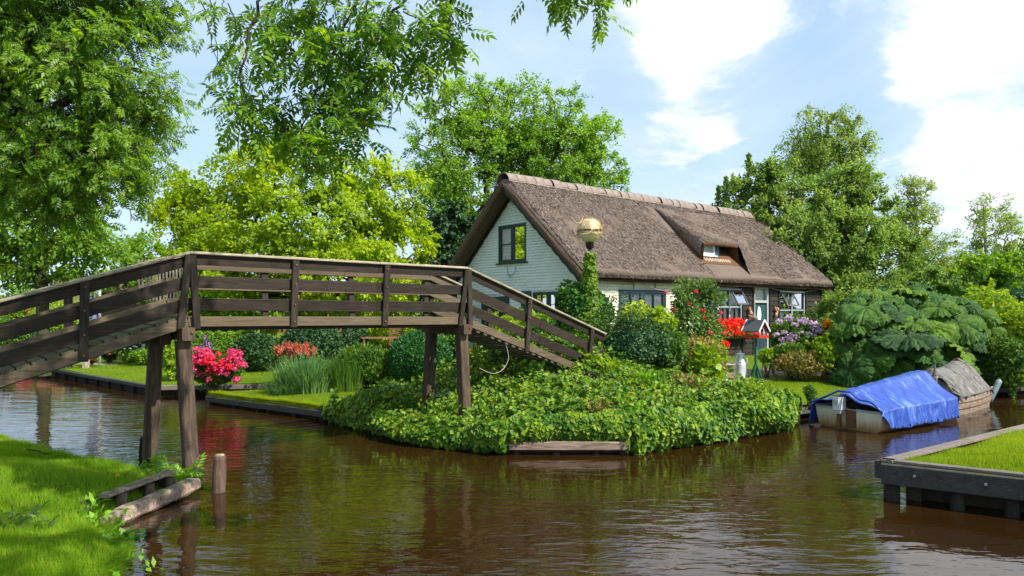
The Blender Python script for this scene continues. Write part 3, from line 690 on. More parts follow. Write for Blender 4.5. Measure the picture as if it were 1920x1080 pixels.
def window(holes, mp, frame_mat, cols, rows, fw=.055, sash=.04, curtain=True, deep=.05, outer=None, sill=True, bars=None, label=None):
    a0, a1, z0, z1 = holes; fr_ = MB()
    def bx(b, x0, x1, d0, d1, q0, q1):
        vs = [mp(x0, d0, q0), mp(x1, d0, q0), mp(x1, d1, q0), mp(x0, d1, q0), mp(x0, d0, q1), mp(x1, d0, q1), mp(x1, d1, q1), mp(x0, d1, q1)]
        b.add(vs, [(0,3,2,1),(4,5,6,7),(0,1,5,4),(1,2,6,5),(2,3,7,6),(3,0,4,7)])
    f0, f1 = -.10, .018
    bx(fr_, a0, a0 + fw, f0, f1, z0, z1); bx(fr_, a1 - fw, a1, f0, f1, z0, z1); bx(fr_, a0 + fw, a1 - fw, f0, f1, z0, z0 + fw); bx(fr_, a0 + fw, a1 - fw, f0, f1, z1 - fw, z1)
    xs = [a0 + fw + (a1 - a0 - 2 * fw) * t for t in cols]; zs = [z0 + fw + (z1 - z0 - 2 * fw) * t for t in rows]
    for x in xs[1:-1]: bx(fr_, x - fw / 2, x + fw / 2, f0, f1 - .004, z0 + fw, z1 - fw)
    for i in range(len(xs) - 1):
        l, r_ = xs[i] + (fw / 2 if i else 0), xs[i + 1] - (fw / 2 if i < len(xs) - 2 else 0)
        for z in zs[1:-1]: bx(fr_, l, r_, f0, f1 - .008, z - fw / 3, z + fw / 3)
    wd = fr_.build('window', M[frame_mat], house)
    if label: wd['label'] = label
    for i in range(len(xs) - 1):
        l, r_ = xs[i] + (fw / 2 if i else 0), xs[i + 1] - (fw / 2 if i < len(xs) - 2 else 0)
        for j in range(len(zs) - 1):
            b_, t_ = zs[j] + (fw / 3 if j else 0), zs[j + 1] - (fw / 3 if j < len(zs) - 2 else 0)
            s_ = MB(); d1 = f1 - .014
            bx(s_, l, l + sash, -.07, d1, b_, t_); bx(s_, r_ - sash, r_, -.07, d1, b_, t_); bx(s_, l + sash, r_ - sash, -.07, d1, b_, b_ + sash); bx(s_, l + sash, r_ - sash, -.07, d1, t_ - sash, t_)
            nb = (bars[i][j] if bars else (0, 0))
            for k in range(nb[0]):
                xx = l + (r_ - l) * (k + 1) / (nb[0] + 1); bx(s_, xx - .011, xx + .011, -.06, d1 - .006, b_ + sash, t_ - sash)
            for k in range(nb[1]):
                zz_ = b_ + (t_ - b_) * (k + 1) / (nb[1] + 1); bx(s_, l + sash, r_ - sash, -.06, d1 - .009, zz_ - .011, zz_ + .011)
            s_.build('sash', M[frame_mat if outer is None else outer], wd)
            MB().add([mp(l + sash, -.035, b_ + sash), mp(r_ - sash, -.035, b_ + sash), mp(r_ - sash, -.035, t_ - sash), mp(l + sash, -.035, t_ - sash)], [(0,1,2,3)]).build('pane', M['glass'], wd)
            if curtain:
                c = MB(); n_ = 26
                top_ = t_; bot = b_ + (0 if curtain is True else (t_ - b_) * curtain)
                c.grid(lambda u, v: mp(l + (r_ - l) * u, -.075 + .010 * math.sin(u * 34 + j), bot + (top_ - bot) * v), n_, 1); c.build('curtain', M['curtain'], wd, smooth=True)
    MB().add([mp(a0, -.215, z0), mp(a1, -.215, z0), mp(a1, -.215, z1), mp(a0, -.215, z1)], [(0,1,2,3)]).build('backing', M['dark_room'], wd)
    if sill:
        s_ = MB(); bx(s_, a0 - .08, a1 + .08, -.02, .075, z0 - .05, z0 - .003); s_.build('sill', M[frame_mat], wd)
    return wd
window(GWA, mg, 'teal', (0, .5, 1), (0, 1), bars=[[(0, 1)], [(0, 1)]], curtain=.0001, label='dark teal double casement high in the white gable')
window(GWB, mg, 'teal', (0, .5, 1), (0, 1), bars=[[(1, 2)], [(1, 2)]])
window(GWC, mg, 'teal', (0, .5, 1), (0, 1), bars=[[(1, 2)], [(1, 2)]])
for a in (-.80, ): 
    MB().box(GX - .06, GX - .02, a + .02, a + .46, 1.6, 2.76).build('shutter', M['teal'], house)
MB().box(GX - .06, GX - .02, .28, .70, 1.6, 2.62).build('shutter', M['teal'], house)
window(S1, ms, 'teal', (0, .5, 1), (0, .62, 1), fw=.09, sash=.05, bars=[[(0, 0), (1, 0)], [(0, 0), (1, 0)]], label='wide dark teal window in the cream side wall')
wA = window(BW1, ms, 'frame_grey', (0, .36, .68, 1), (0, .58, 1), outer='teal', bars=[[(1, 0), (0, 0)]] * 3, label='white framed window above the scarlet flowers')
wB = window(BW2, ms, 'frame_grey', (0, .5, 1), (0, .60, 1), outer='teal', bars=[[(1, 0), (0, 0)]] * 2, label='white framed window behind the mauve hydrangea')
# top-hung lights standing open
def open_light(a0, a1, z0, z1, wd, ang=28):
    h = z1 - z0; s_, c = math.sin(R(ang)), math.cos(R(ang))
    def mp(a, d, z): t = z1 - z; return ms(a, .03 + t * s_ + d * c, z1 - t * c)
    f = MB(); e = .055
    for (x0, x1, q0, q1) in ((a0, a0 + e, z0, z1), (a1 - e, a1, z0, z1), (a0 + e, a1 - e, z0, z0 + e), (a0 + e, a1 - e, z1 - e, z1)):
        vs = [mp(x0, 0, q0), mp(x1, 0, q0), mp(x1, .04, q0), mp(x0, .04, q0), mp(x0, 0, q1), mp(x1, 0, q1), mp(x1, .04, q1), mp(x0, .04, q1)]
        f.add(vs, [(0,3,2,1),(4,5,6,7),(0,1,5,4),(1,2,6,5),(2,3,7,6),(3,0,4,7)])
    f.build('open_light', M['slate'], wd)
    MB().add([mp(a0 + e, .02, z0 + e), mp(a1 - e, .02, z0 + e), mp(a1 - e, .02, z1 - e), mp(a0 + e, .02, z1 - e)], [(0,1,2,3)]).build('open_pane', M['glass'], wd)
open_light(7.33, 8.0, 2.30, 2.86, wA); open_light(10.6, 11.5, 2.26, 2.84, wB)
# door
dr = MB(); a0, a1, z0, z1 = DOOR
def sbx(b, x0, x1, d0, d1, q0, q1):
    vs = [ms(x0, d0, q0), ms(x1, d0, q0), ms(x1, d1, q0), ms(x0, d1, q0), ms(x0, d0, q1), ms(x1, d0, q1), ms(x1, d1, q1), ms(x0, d1, q1)]
    b.add(vs, [(0,3,2,1),(4,5,6,7),(0,1,5,4),(1,2,6,5),(2,3,7,6),(3,0,4,7)])
sbx(dr, a0 + .08, a1 - .08, -.10, -.05, z0, 2.44); dm = dr.build('door', M['teal_door'], house)
b = MB()
for (x0, x1, q0, q1) in ((.16, .44, .20, .85), (.50, .78, .20, .85)):
    sbx(b, a0 + x0 + .01, a0 + x1 + .01, -.05, -.035, z0 + q0, z0 + q1)
b.build('door_panel', M['teal'], dm)
ov = MB(); ov.add([ms(a0 + .48 + .13 * math.cos(t * math.pi / 10), -.043, 2.0 + .30 * math.sin(t * math.pi / 10)) for t in range(20)], [tuple(range(20))]); ov.build('oval_pane', M['curtain'], dm)
ov = MB(); ov.tube([ms(a0 + .48 + .15 * math.cos(t * math.pi / 10), -.042, 2.0 + .32 * math.sin(t * math.pi / 10)) for t in range(21)], .014, 5); ov.build('oval_frame', M['teal'], dm)
hd = MB(); hd.tube([ms(a1 - .16, -.05, 1.55), ms(a1 - .16, .02, 1.55), ms(a1 - .26, .02, 1.55)], .012, 6); hd.build('handle', M['bolt'], dm)
fr_ = MB()
sbx(fr_, a0, a0 + .08, -.10, .03, z0, z1); sbx(fr_, a1 - .08, a1, -.10, .03, z0, z1); sbx(fr_, a0 + .08, a1 - .08, -.10, .03, z1 - .07, z1); sbx(fr_, a0 + .08, a1 - .08, -.10, .026, 2.44, 2.52)
df = fr_.build('door_frame', M['frame_grey'], house)
fl = MB(); fl.add([ms(a0 + .08, -.06, 2.52), ms(a1 - .08, -.06, 2.52), ms(a1 - .08, -.06, z1 - .07), ms(a0 + .08, -.06, z1 - .07)], [(0,1,2,3)]); fl.build('fanlight', M['glass'], df)
fl = MB(); fl.add([ms(a0 + .08, -.12, 2.5), ms(a1 - .08, -.12, 2.5), ms(a1 - .08, -.12, z1 - .07), ms(a0 + .08, -.12, z1 - .07)], [(0,1,2,3)]); fl.build('fanlight_curtain', M['curtain'], df)
MB().box(a0 + .001, a1 - .001, SY + .13, SY + .16, z0, z1).build('door_reveal', M['dark_room'], house)
st = MB(); st.box(a0 - .15, a1 + .15, SY - .45, SY - .07, .48, .60); st.build('doorstep', M['stone'], house)
# plate under the eave
MB().box(GX, XE + .05, SY - .09, SY - .002, 3.06, 3.18).build('eave_board', M['quay_top'], house)
# cable slung along the eave, wall iron and bracket under the gable window
cb = MB(); pts = []
for (xa, xb, dip) in ((1.2, 2.3, .12), (2.3, 4.9, .28), (4.9, 8.2, .12), (8.2, 9.3, .04), (9.3, 13.6, .22)):
    pts += [Vector((xa + (xb - xa) * t / 10, SY - .14, 3.06 - dip * 4 * (t / 10) * (1 - t / 10))) for t in range(10)]
cb.tube(pts, .011, 5); cb.build('slung_cable', M['rope'], house, smooth=True)
for x in (2.25, 3.25):
    MB().tube([(x, SY - .05, 3.10), (x, SY - .05, 2.80)], .014, 6).build('hanging_rod', M['rust'], house)
ir = MB(); ir.tube([(GX - .03, .35, 3.55), (GX - .03, .36, 3.35), (GX - .10, .28, 3.28), (GX - .12, .12, 3.26), (GX - .05, -.02, 3.34), (GX - .03, -.05, 3.56)], .012, 5)
ir.lathe([(.01, 0), (.05, .02), (.045, .07), (.01, .09)], 8, (GX - .09, .18, 3.24)); ir.build('wall_hook', M['grey_plastic'], house)
for (a, z) in ((8.42, 2.08), (10.18, 2.06)):
    k = empty('wall_decoration', hw(a, SY - .10, z), HRZ, 'terracotta and white hanging ornament on the boards ' + ('left' if a < 9 else 'right') + ' of the cottage door', 'wall ornament', 'hanging ornaments beside the door')
    for i in range(4):
        b = MB(); b.lathe([(.01, -.09), (.05, -.06), (.06, 0), (.04, .06), (.015, .09)], 9, (random.uniform(-.07, .07), random.uniform(-.03, .02), random.uniform(-.12, .16))); b.build('pot', M['terracotta'] if i % 2 else M['stone'], k, smooth=True)
    b = MB(); b.tube([(0, 0, .22), (0, 0, -.1)], .008, 5); b.build('cord', M['rope'], k)

# ---- thatch
def nz(x, y, s=1.0): return (math.sin(x * 1.7 * s + 2.1 * math.sin(y * 1.1 * s)) + math.sin(y * 2.3 * s + 1.3 * math.sin(x * .9 * s)) + .6 * math.sin(x * 5.1 * s + y * 3.7 * s)) / 2.6
TH = .40
prof_o = [(-3.34, 3.10), (-3.50, 3.12), (-3.57, 3.20), (-3.55, 3.30)]
ys = np.linspace(-3.42, 3.42, 44); prof_o += [(y, zout(y) - (.10 * math.exp(-(y / .35) ** 2))) for y in ys]
prof_o += [(3.55, 3.30), (3.57, 3.20), (3.50, 3.12), (3.34, 3.10)]
prof_o = np.array(prof_o); mid = np.array([(y, zout(y) - .38) for y in prof_o[:, 0]])
XR = 13.95
X0R = -.16
xs_ = np.concatenate([[X0R, X0R + .015, X0R + .05, X0R + .12, X0R + .22], np.linspace(.25, XR - .35, 100), [XR - .22, XR - .12, XR - .05, XR - .015, XR]])
mb = MB(); nP = len(prof_o); rings = []
for x in xs_:
    e = min(x - X0R, XR - x); k = 1.0 if e > .22 else math.sqrt(max(0, 1 - (1 - e / .22) ** 2)); k = .62 + .38 * k
    for i in range(nP):
        p = mid[i] + (prof_o[i] - mid[i]) * k
        w_ = .018 * nz(x * .9, p[0] * 1.3) + .008 * nz(x * 4, p[0] * 5)
        ex = .02 * nz(x * 2, 3) if i in (1, 2, nP - 2, nP - 3) else 0
        rings.append((x, p[0], p[1] + w_ + ex))
nx = len(xs_); mb.v = rings; mb.f = [(i*nP+j, (i+1)*nP+j, (i+1)*nP+j+1, i*nP+j+1) for i in range(nx-1) for j in range(nP-1)]
roof = mb.build('thatched_roof', M['thatch'], house, smooth=True)
# verge faces and soffit in raw edge thatch
for x, sg in ((X0R, -1), (XR, 1)):
    v = MB(); n_ = 60
    for s_ in (-1, 1):
        def f(u, w_, s_=s_):
            y = s_ * u * 3.48; zt = zout(y) - .17 - .05 * math.exp(-(y / .3) ** 2); zb = zout(y) - TH - .06
            bulge = .055 * math.sin(w_ * math.pi) + .012 * nz(y * 3, w_ * 4)
            return (x + sg * bulge * 1.0, y, zb + (zt - zb) * w_)
        v.grid(f, n_, 5)
    v.build('verge', M['thatch_edge'], house, smooth=True)
sf = MB()
for s_ in (-1, 1):
    sf.grid(lambda u, w_, s_=s_: (X0R + .005 + (XR - X0R - .01) * u, s_ * 3.38 * w_, zout(s_ * 3.38 * w_) - TH - .05), 20, 10)
sf.build('soffit', M['thatch_edge'], house)
# scalloped barge boards
for s_ in (-1, 1):
    bb = MB(); n_ = 96
    def lo(u): return -.17 - .035 * abs(math.sin(u * math.pi * 11))
    for i in range(n_):
        u0, u1 = i / n_, (i + 1) / n_
        for (xa, xb) in (((.27, .31),) if s_ > 0 else ((X0R + .03, X0R + .07),)):
            y0, y1 = s_ * u0 * 3.36, s_ * u1 * 3.36; t0, t1 = zout(y0) - TH - .04 + (.12 if s_ < 0 else 0), zout(y1) - TH - .04 + (.12 if s_ < 0 else 0)
            b0, b1 = zout(y0) - TH + lo(u0), zout(y1) - TH + lo(u1)
            bb.add([(xa, y0, b0), (xa, y1, b1), (xa, y1, t1), (xa, y0, t0), (xb, y0, b0), (xb, y1, b1), (xb, y1, t1), (xb, y0, t0)], [(0,1,2,3),(4,5,6,7),(0,1,5,4)])
    bb.build('barge_board', M['tar_flat'], house)
# straw ends over the slopes
def straw_on(n, xr, yr, parent, zf=zout, tilt=.10, name='thatch_straw', L0=.10):
    x = rng.uniform(*xr, n); y = rng.uniform(*yr, n)
    k = ~((x > 5.95) & (x < 10.1) & (y < -.55) & (y > -3.6)); x, y = x[k], y[k]; n = len(x); z = np.array([zf(a) for a in y]) if zf is zout else zf(x, y)
    sgn = np.sign(y); d = unit(np.stack([rng.normal(0, .3, n), sgn, np.full(n, -SL)], -1)); nn = unit(np.stack([np.zeros(n), sgn * SL, np.ones(n)], -1))
    pos = np.stack([x, y, z], -1) + nn * .003; tip = unit(d + nn * rng.uniform(.0, tilt * 2, n)[:, None])
    sd_ = unit(np.cross(tip, nn + rng.normal(0, .5, (n, 3)))); L_ = rng.uniform(.5, 1.3, n) * L0; w_ = .009
    v = np.stack([pos - sd_ * w_, pos + sd_ * w_, pos + tip * L_[:, None]], 1).reshape(-1, 3)
    o = link_mesh(name, np_mesh(name, v, np.arange(3 * n).reshape(-1, 3), M['straw_roof']), parent); o['kind'] = 'stuff'; return o
straw_on(95000, (X0R + .05, XR - .05), (-3.52, -.18), house)
straw_on(2500, (X0R + .05, .5), (.15, 3.5), house)
# fringe of reed ends along the eave
n = 9000; x = rng.uniform(.02, XR - .02, n); y = -3.50 - rng.uniform(-.12, .05, n); z = 3.17 + rng.uniform(-.05, .09, n)
pos = np.stack([x, y, z], -1); tip = unit(np.stack([rng.normal(0, .25, n), np.full(n, -.55), np.full(n, -.6) + rng.normal(0, .15, n)], -1)); sd_ = unit(np.cross(tip, rng.normal(size=(n, 3))))
v = np.stack([pos - sd_ * .008, pos + sd_ * .008, pos + tip * rng.uniform(.04, .10, n)[:, None]], 1).reshape(-1, 3)
o = link_mesh('eave_fringe', np_mesh('eave_fringe', v, np.arange(3 * n).reshape(-1, 3), M['straw_roof']), house); o['kind'] = 'stuff'
# ridge caps
rc = MB(); rr = .235
for i in range(13):
    pass
prof = [(.235, math.radians(a)) for a in range(-90, 91, 12)]
for (xa, xb, r_) in ((0, .365, .325), (.345, .376, .331)):
    k = len(rc.v); n_ = len(prof)
    for x in (xa, xb):
        for (_, a) in prof: rc.v.append((x, math.sin(a) * r_, 6.115 + math.cos(a) * r_))
        for (_, a) in reversed(prof): rc.v.append((x, math.sin(a) * (r_ - .025), 6.115 + math.cos(a) * (r_ - .025)))
    m_ = 2 * n_
    rc.f += [(k + j, k + (j + 1) % m_, k + m_ + (j + 1) % m_, k + m_ + j) for j in range(m_)] + [tuple(range(k, k + m_))[::-1], tuple(range(k + m_, k + 2 * m_))]
rme = rc.mesh('ridge_tile', M['ridge'])
nt_ = 38; sp = (XR - .1) / nt_
for i in range(nt_):
    o = link_mesh('ridge_tile', rme, house); o.location = (X0R + .02 + i * sp * 1.0115, random.uniform(-.005, .005), random.uniform(-.004, .004)); o.rotation_euler = (random.uniform(-.012, .012), 0, random.uniform(-.012, .012))
for s_ in (-1, 1):
    b = MB(); b.tube([(X0R + (XR - X0R) * t / 60, s_ * (.335 + .008 * math.sin(t * 3.1)), 6.128 + .006 * math.sin(t * 5)) for t in range(61)], .016, 5); b.build('ridge_mortar', M['ridge_mortar'], house, smooth=True)

# ---- dormer cut into the thatch: eyebrow slab, cheeks, recessed window
XL0, XL1, XRi = 6.35, 6.00, 8.10
YT, YF = -.60, -2.95
def hd(y):                      # height of the dormer surface over the roof
    t = np.clip((y - YT) / (YF - YT), 0, 1); return .66 * t ** .80
def dsurf(x, y):
    xl = XL0 + (XL1 - XL0) * np.clip((y - YT) / (YF - YT), 0, 1)
    fade = 1 - sstep(XRi - .1, XRi + 1.5 + .2 * np.clip(-(y + 1), 0, 2), x)
    fr2 = 1 - sstep(0, .55, YF - y)
    return 6.42 + SL * y + np.where(y < YF, .66 * fr2, hd(y)) * fade
nU, nV = 34, 40; ds = MB()
def topf(u, v):
    y = YT + (YF - YT) * v; xl = XL0 + (XL1 - XL0) * v; x = xl + (XRi + 1.9 - xl) * u
    e = 1.0; 
    z = float(dsurf(x, y)) + .012 + .012 * nz(x * 2, y * 2)
    if u == 0: z -= .05; 
    if v > .96: z -= .035 * (v - .96) / .04
    return (x, y, z)
ds.grid(topf, nU, nV)
ds.build('dormer_thatch', M['thatch'], house, smooth=True)
n = 15000; u_ = rng.uniform(0, 1, n); v_ = rng.uniform(0, 1, n) ** .8; y = YT + (YF - .45 * (u_ > .55) - YT) * v_; xl = XL0 + (XL1 - XL0) * v_; x = np.where(y < YF, rng.uniform(XRi, XRi + 1.9, n), xl + (XRi + 1.9 - xl) * u_)
pos = np.stack([x, y, dsurf(x, y) + .008], -1); tip = unit(np.stack([rng.normal(0, .5, n), np.full(n, -1.0), np.full(n, -.62)], -1) + rng.uniform(0, .3, n)[:, None] * [0, 0, 1]); sd_ = unit(np.cross(tip, rng.normal(size=(n, 3)) * .4 + [0, -.5, 1]))
v = np.stack([pos - sd_ * .009, pos + sd_ * .009, pos + tip * rng.uniform(.05, .13, n)[:, None]], 1).reshape(-1, 3)
o = link_mesh('dormer_straw', np_mesh('dormer_straw', v, np.arange(3 * n).reshape(-1, 3), M['straw_roof']), house); o['kind'] = 'stuff'
# shoulder that runs down past the opening on its right
sh = MB()
sh.grid(lambda u, v: (XRi + 1.9 * u, YF - .02 - .60 * v + 0, float(dsurf(XRi + 1.9 * u, YF - .02 - .60 * v)) + .012), 16, 10); sh.build('dormer_shoulder', M['thatch'], house, smooth=True)
ck = MB()   # left cheek, outside
ck.grid(lambda u, v: (XL0 + (XL1 - XL0) * u + .05 - .05 * v - .10 * math.sin(math.pi * (1 - v)) * u, YT + (YF - YT) * u, zout(YT + (YF - YT) * u) - .02 + (float(hd(YT + (YF - YT) * u)) - .02) * v), 30, 8)
ck.build('dormer_cheek', M['thatch'], house, smooth=True)
TS = .11
def under(y): return zout(y) + float(hd(y)) - TS
fe = MB()   # fresh-cut front edge
fe.grid(lambda u, v: (XL1 + .03 + (XRi + .02 - XL1) * u, YF - .03 * math.sin(v * math.pi), zout(YF) + .66 - TS * v + .012 - .03 * abs(2 * u - 1) ** 3), 24, 5)
fe.build('dormer_front_edge', M['thatch_fresh'], house, smooth=True)
un = MB(); un.grid(lambda u, v: (XL1 + .05 + (XRi - XL1) * u, YF + 1.0 * v, under(YF + 1.0 * v)), 6, 6); un.build('dormer_soffit', M['thatch_fresh'], house)
for x, dx in ((XL1 + .10, 0), (XRi - .02, 0)):
    b = MB(); b.grid(lambda u, v: (x + (.16 * (1 - v) * (1 if x > 7 else -.3)) * u, -1.95 + (YF - .0 + 1.95) * u, (zout(-1.95 + (YF + 1.95) * u) - .02) * (1 - v) + (under(-1.95 + (YF + 1.95) * u) + .02) * v), 10, 8); b.build('recess_cheek', M['thatch_fresh'], house, smooth=True)
apn = MB(); apn.grid(lambda u, v: (XL1 - .10 + (XRi + .35 - XL1) * u, YF - .12 + .62 * v, zout(YF - .12 + .62 * v) + .022 + .006 * nz(u * 20, v * 9)), 16, 6); apn.build('dormer_apron', M['thatch_fresh'], house, smooth=True)
mdm = lambda a, d, z: (a, -2.74 - d, z)
zb_, zt_ = zout(-2.74) + .05, zout(-2.74) + float(hd(-2.74)) - TS + .0
window((XL1 + .14, XL1 + 1.02, zb_, zt_ + .02), mdm, 'white_paint', (0, 1), (0, 1), fw=.05, sash=.03, curtain=True, sill=True, label='small white framed dormer window sunk in the thatch')
MB().box(XL1 + 1.025, XL1 + 1.22, -2.78, -2.70, zb_ - .1, zt_ + .0).build('dormer_panel', M['teal'], house)
MB().box(XL1 + 1.22, XRi + .1, -2.32, -2.25, zout(-2.3) - .1, zout(-2.3) + .30).build('recess_back', M['thatch_fresh'], house)
ld = MB(); ld.grid(lambda u, v: (XL1 + .2 + 1.5 * u, -2.86 - .12 * v, zout(-2.86 - .12 * v) + .03 + .02 * math.sin(u * 60)), 60, 2); ld.build('lead_flashing', M['stone'], house, smooth=True)
# ------------------------------------------------------------------ footbridge
BRZ = math.atan2(2.80, 3.30); BL = 4.33
bridge = empty('footbridge', (-4.12, 8.8, 0), BRZ, 'dark wooden footbridge ramped at both ends, crossing the canal before the cottage', 'footbridge')
GAP = .95; SLP = .345
# centre line stations: (x, z of the fascia underside)
def zb(x):
    if x < 0: return 1.985 + .325 * x
    if x > BL: return 1.955 - SLP * (x - BL)
    return 1.985 - .03 * x / BL
X0, X1 = -5.0, BL + 3.75
def railside(yb, out_, near):
    "one railing: leaning outwards (out_ = -1 towards the camera)"
    lean = .085
    def P(x, h): return Vector((x, yb + out_ * lean * h / .93, zb(x) + h))
    segs = [(X0, -.0), (0, BL), (BL, X1 - .35)]
    face = -out_ * .0
    for si, (xa, xb) in enumerate(segs):
        # boards, split over the posts as separate planks
        cuts = [xa, (xa + xb) / 2 if si != 1 else 1.374 + (0 if near else -.05), xb] if si != 1 else [xa, BL * .62, xb]
        for (h0, h1, th) in ((.205, .365, .032), (.49, .645, .032), (.775, .905, .032)):
            h = (h0 + h1) / 2
            for a, b in zip(cuts[:-1], cuts[1:]):
                p, q_ = P(a + .004, h), P(b - .004, h); dz = rng.uniform(-.006, .006)
                p.z += dz; q_.z += dz - rng.uniform(0, .006)
                up = Vector((0, out_ * lean / .93, 1))
                m = M['bridge_dark'] if near else (M['bridge_tan'])
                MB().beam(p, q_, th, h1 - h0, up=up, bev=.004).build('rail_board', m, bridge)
        # fascia / stringer
        p, q_ = P(xa, .055), P(xb, .055); p.y = q_.y = yb + out_ * .012
        MB().beam(p, q_, .065, .125, bev=.005).build('fascia_beam', M['bridge_tan'], bridge)
        # handrail
        for a, b in zip(cuts[:-1], cuts[1:]):
            MB().beam(P(a + .003, .928), P(b - .003, .928) + Vector((0, 0, rng.uniform(-.003, .003))), .125, .038, up=(0, 0, 1), bev=.009).build('handrail', M['bridge_rail'], bridge)
    posts = [-3.9, -2.55, -1.142, 1.374, 2.81, BL + 1.386, BL + 3.0]
    for x in posts:
        d = rng.uniform(-.004, .004)
        p, q_ = P(x, -.02) + Vector((0, out_ * .045, 0)), P(x + d, .905) + Vector((0, out_ * .045, 0))
        MB().beam(p, q_, .095, .055, up=(0, 1, 0), bev=.006).build('rail_post', M['bridge_post'], bridge)
        for h in (.05, .29, .57, .84):
            c = P(x, h) + Vector((0, out_ * .075, 0)); MB().tube([c, c + Vector((0, out_ * .012, 0))], .013, 6).build('bolt', M['rust'], bridge)
    for x, s in ((0, 1), (BL, 1)):       # pairs of posts spread like an inverted V at the bends
        for sg in (-1, 1):
            p = P(x, -.03) + Vector((sg * .095, out_ * (.05 if sg < 0 else .07), 0)); q_ = P(x, .90) + Vector((sg * .022, out_ * (.05 if sg < 0 else .05), 0))
            MB().beam(p, q_, .085, .055, up=(0, 1, 0), bev=.006).build('bend_post', M['bridge_post'], bridge)
railside(0.0, -1, True); railside(GAP, 1, False)
# thin upright slats along the far railing at the left bend
for k in range(15):
    x = -.34 + k * .043; 
    b = MB(); b.beam((x, GAP + .03, 2.32 + .0), (x, GAP + .07, 2.875), .022, .012, up=(0, 1, 0)); b.build('slat', M['quay_top'], bridge)
# deck planks: proud, uneven ends
x = X0; k = 0
while x < X1 - .05:
    slope = .325 if x < 0 else (-SLP if x > BL else -.007)
    w_ = .14; c = x + w_ / 2; e0, e1 = -.015 + random.uniform(-.012, .01), GAP + .015 + random.uniform(-.01, .012)
    zt = zb(c) + (.135 if x < 0 else .075 if x <= BL else .03)
    up = Vector((-slope, 0, 1)).normalized()
    if 0 <= x <= BL: e0, e1 = .035, GAP - .035
    if x > BL: e0, e1 = .0 - .02 - .03, GAP + .05
    if x > BL: zt = zb(c) - .04
    MB().beam((c, e0, zt + random.uniform(-.004, .004)), (c, e1, zt + random.uniform(-.004, .004)), w_ - .012 if x <= BL else .075, .03, up=up, bev=.004).build('deck_plank', M['deck'], bridge)
    x += w_ if x <= BL else .158; k += 1
# stringers below the deck
for y in (.10, GAP / 2, GAP - .10):
    MB().beam((0, y, zb(0) - .0), (BL, y, zb(BL) - .0), .07, .11, bev=.004).build('stringer', M['bridge_post'], bridge)
    MB().beam((X0, y, zb(X0) + .03), (-.02, y, zb(0) + .02), .07, .11, bev=.004).build('stringer', M['bridge_post'], bridge)
    MB().beam((BL + .02, y, zb(BL) + .05), (X1, y, zb(X1) + .05), .07, .09, bev=.004).build('stringer', M['bridge_post'], bridge)
# ledgers of the right ramp carry the projecting tread ends
for (x, s) in ((-.03, -1), (BL - .03, 1)):
    # crossheads
    MB().beam((x, -.17, zb(x) - .085), (x, GAP + .16, zb(x) - .085), .15, .165, bev=.012).build('crosshead', M['bridge_leg'], bridge)
    if s < 0: MB().beam((x - .17, .22, zb(x) - .155), (x - .17, GAP + .22, zb(x) - .155), .13, .15, bev=.012).build('crosshead', M['bridge_leg'], bridge)
    xo = -.05 if s < 0 else .03
    for (yt, yf) in ((.02, -.12), (GAP - .03, GAP + .13)):
        b = MB(); b.beam((x + xo + ((.16 if yf < 0 else -.16) if s < 0 else (.03 if yf < 0 else -.08)), yf, -.9), (x + xo * .4 + (-.10 if (s < 0 and yf > 0) else 0), yt, zb(x) - .165), .17, .165, up=(0, 1, 0), bev=.014, w2=.165, h2=.16)
        b.build('leg', M['bridge_leg'], bridge)
        for h in (.06, .13):
            c = Vector((x + .02, yt - .09, zb(x) - h)); 
    MB().tube([(x + .04, -.255 + .085, zb(x) - .06), (x + .04, -.275 + .085, zb(x) - .06)], .018, 8).build('bolt', M['rust'], bridge)
# stones at the far end
# loose hose hanging under the right ramp
hs = MB(); pts = [Vector((BL + .9, -.02, 1.62)), Vector((BL + .95, -.05, 1.35)), Vector((BL + .80, -.08, 1.16)), Vector((BL + .55, -.1, 1.10)), Vector((BL + .25, -.08, 1.22))]
sm = []
for i in range(len(pts) - 1):
    a_, b_, c_, d_ = pts[max(i - 1, 0)], pts[i], pts[i + 1], pts[min(i + 2, len(pts) - 1)]
    for k in range(7):
        t = k / 7; sm.append(.5 * ((2 * b_) + (c_ - a_) * t + (2 * a_ - 5 * b_ + 4 * c_ - d_) * t * t + (3 * b_ - a_ - 3 * c_ + d_) * t ** 3))
hs.tube(sm, .0065, 6); tag(hs.build('garden_hose', M['rope'], None, smooth=True), 'thin pale hose dangling from the underside of the right ramp over the ivy', 'hose')
bpy.data.objects['garden_hose'].matrix_world = Matrix.Translation(Vector((-4.12, 8.8, 0))) @ Matrix.Rotation(BRZ, 4, 'Z')
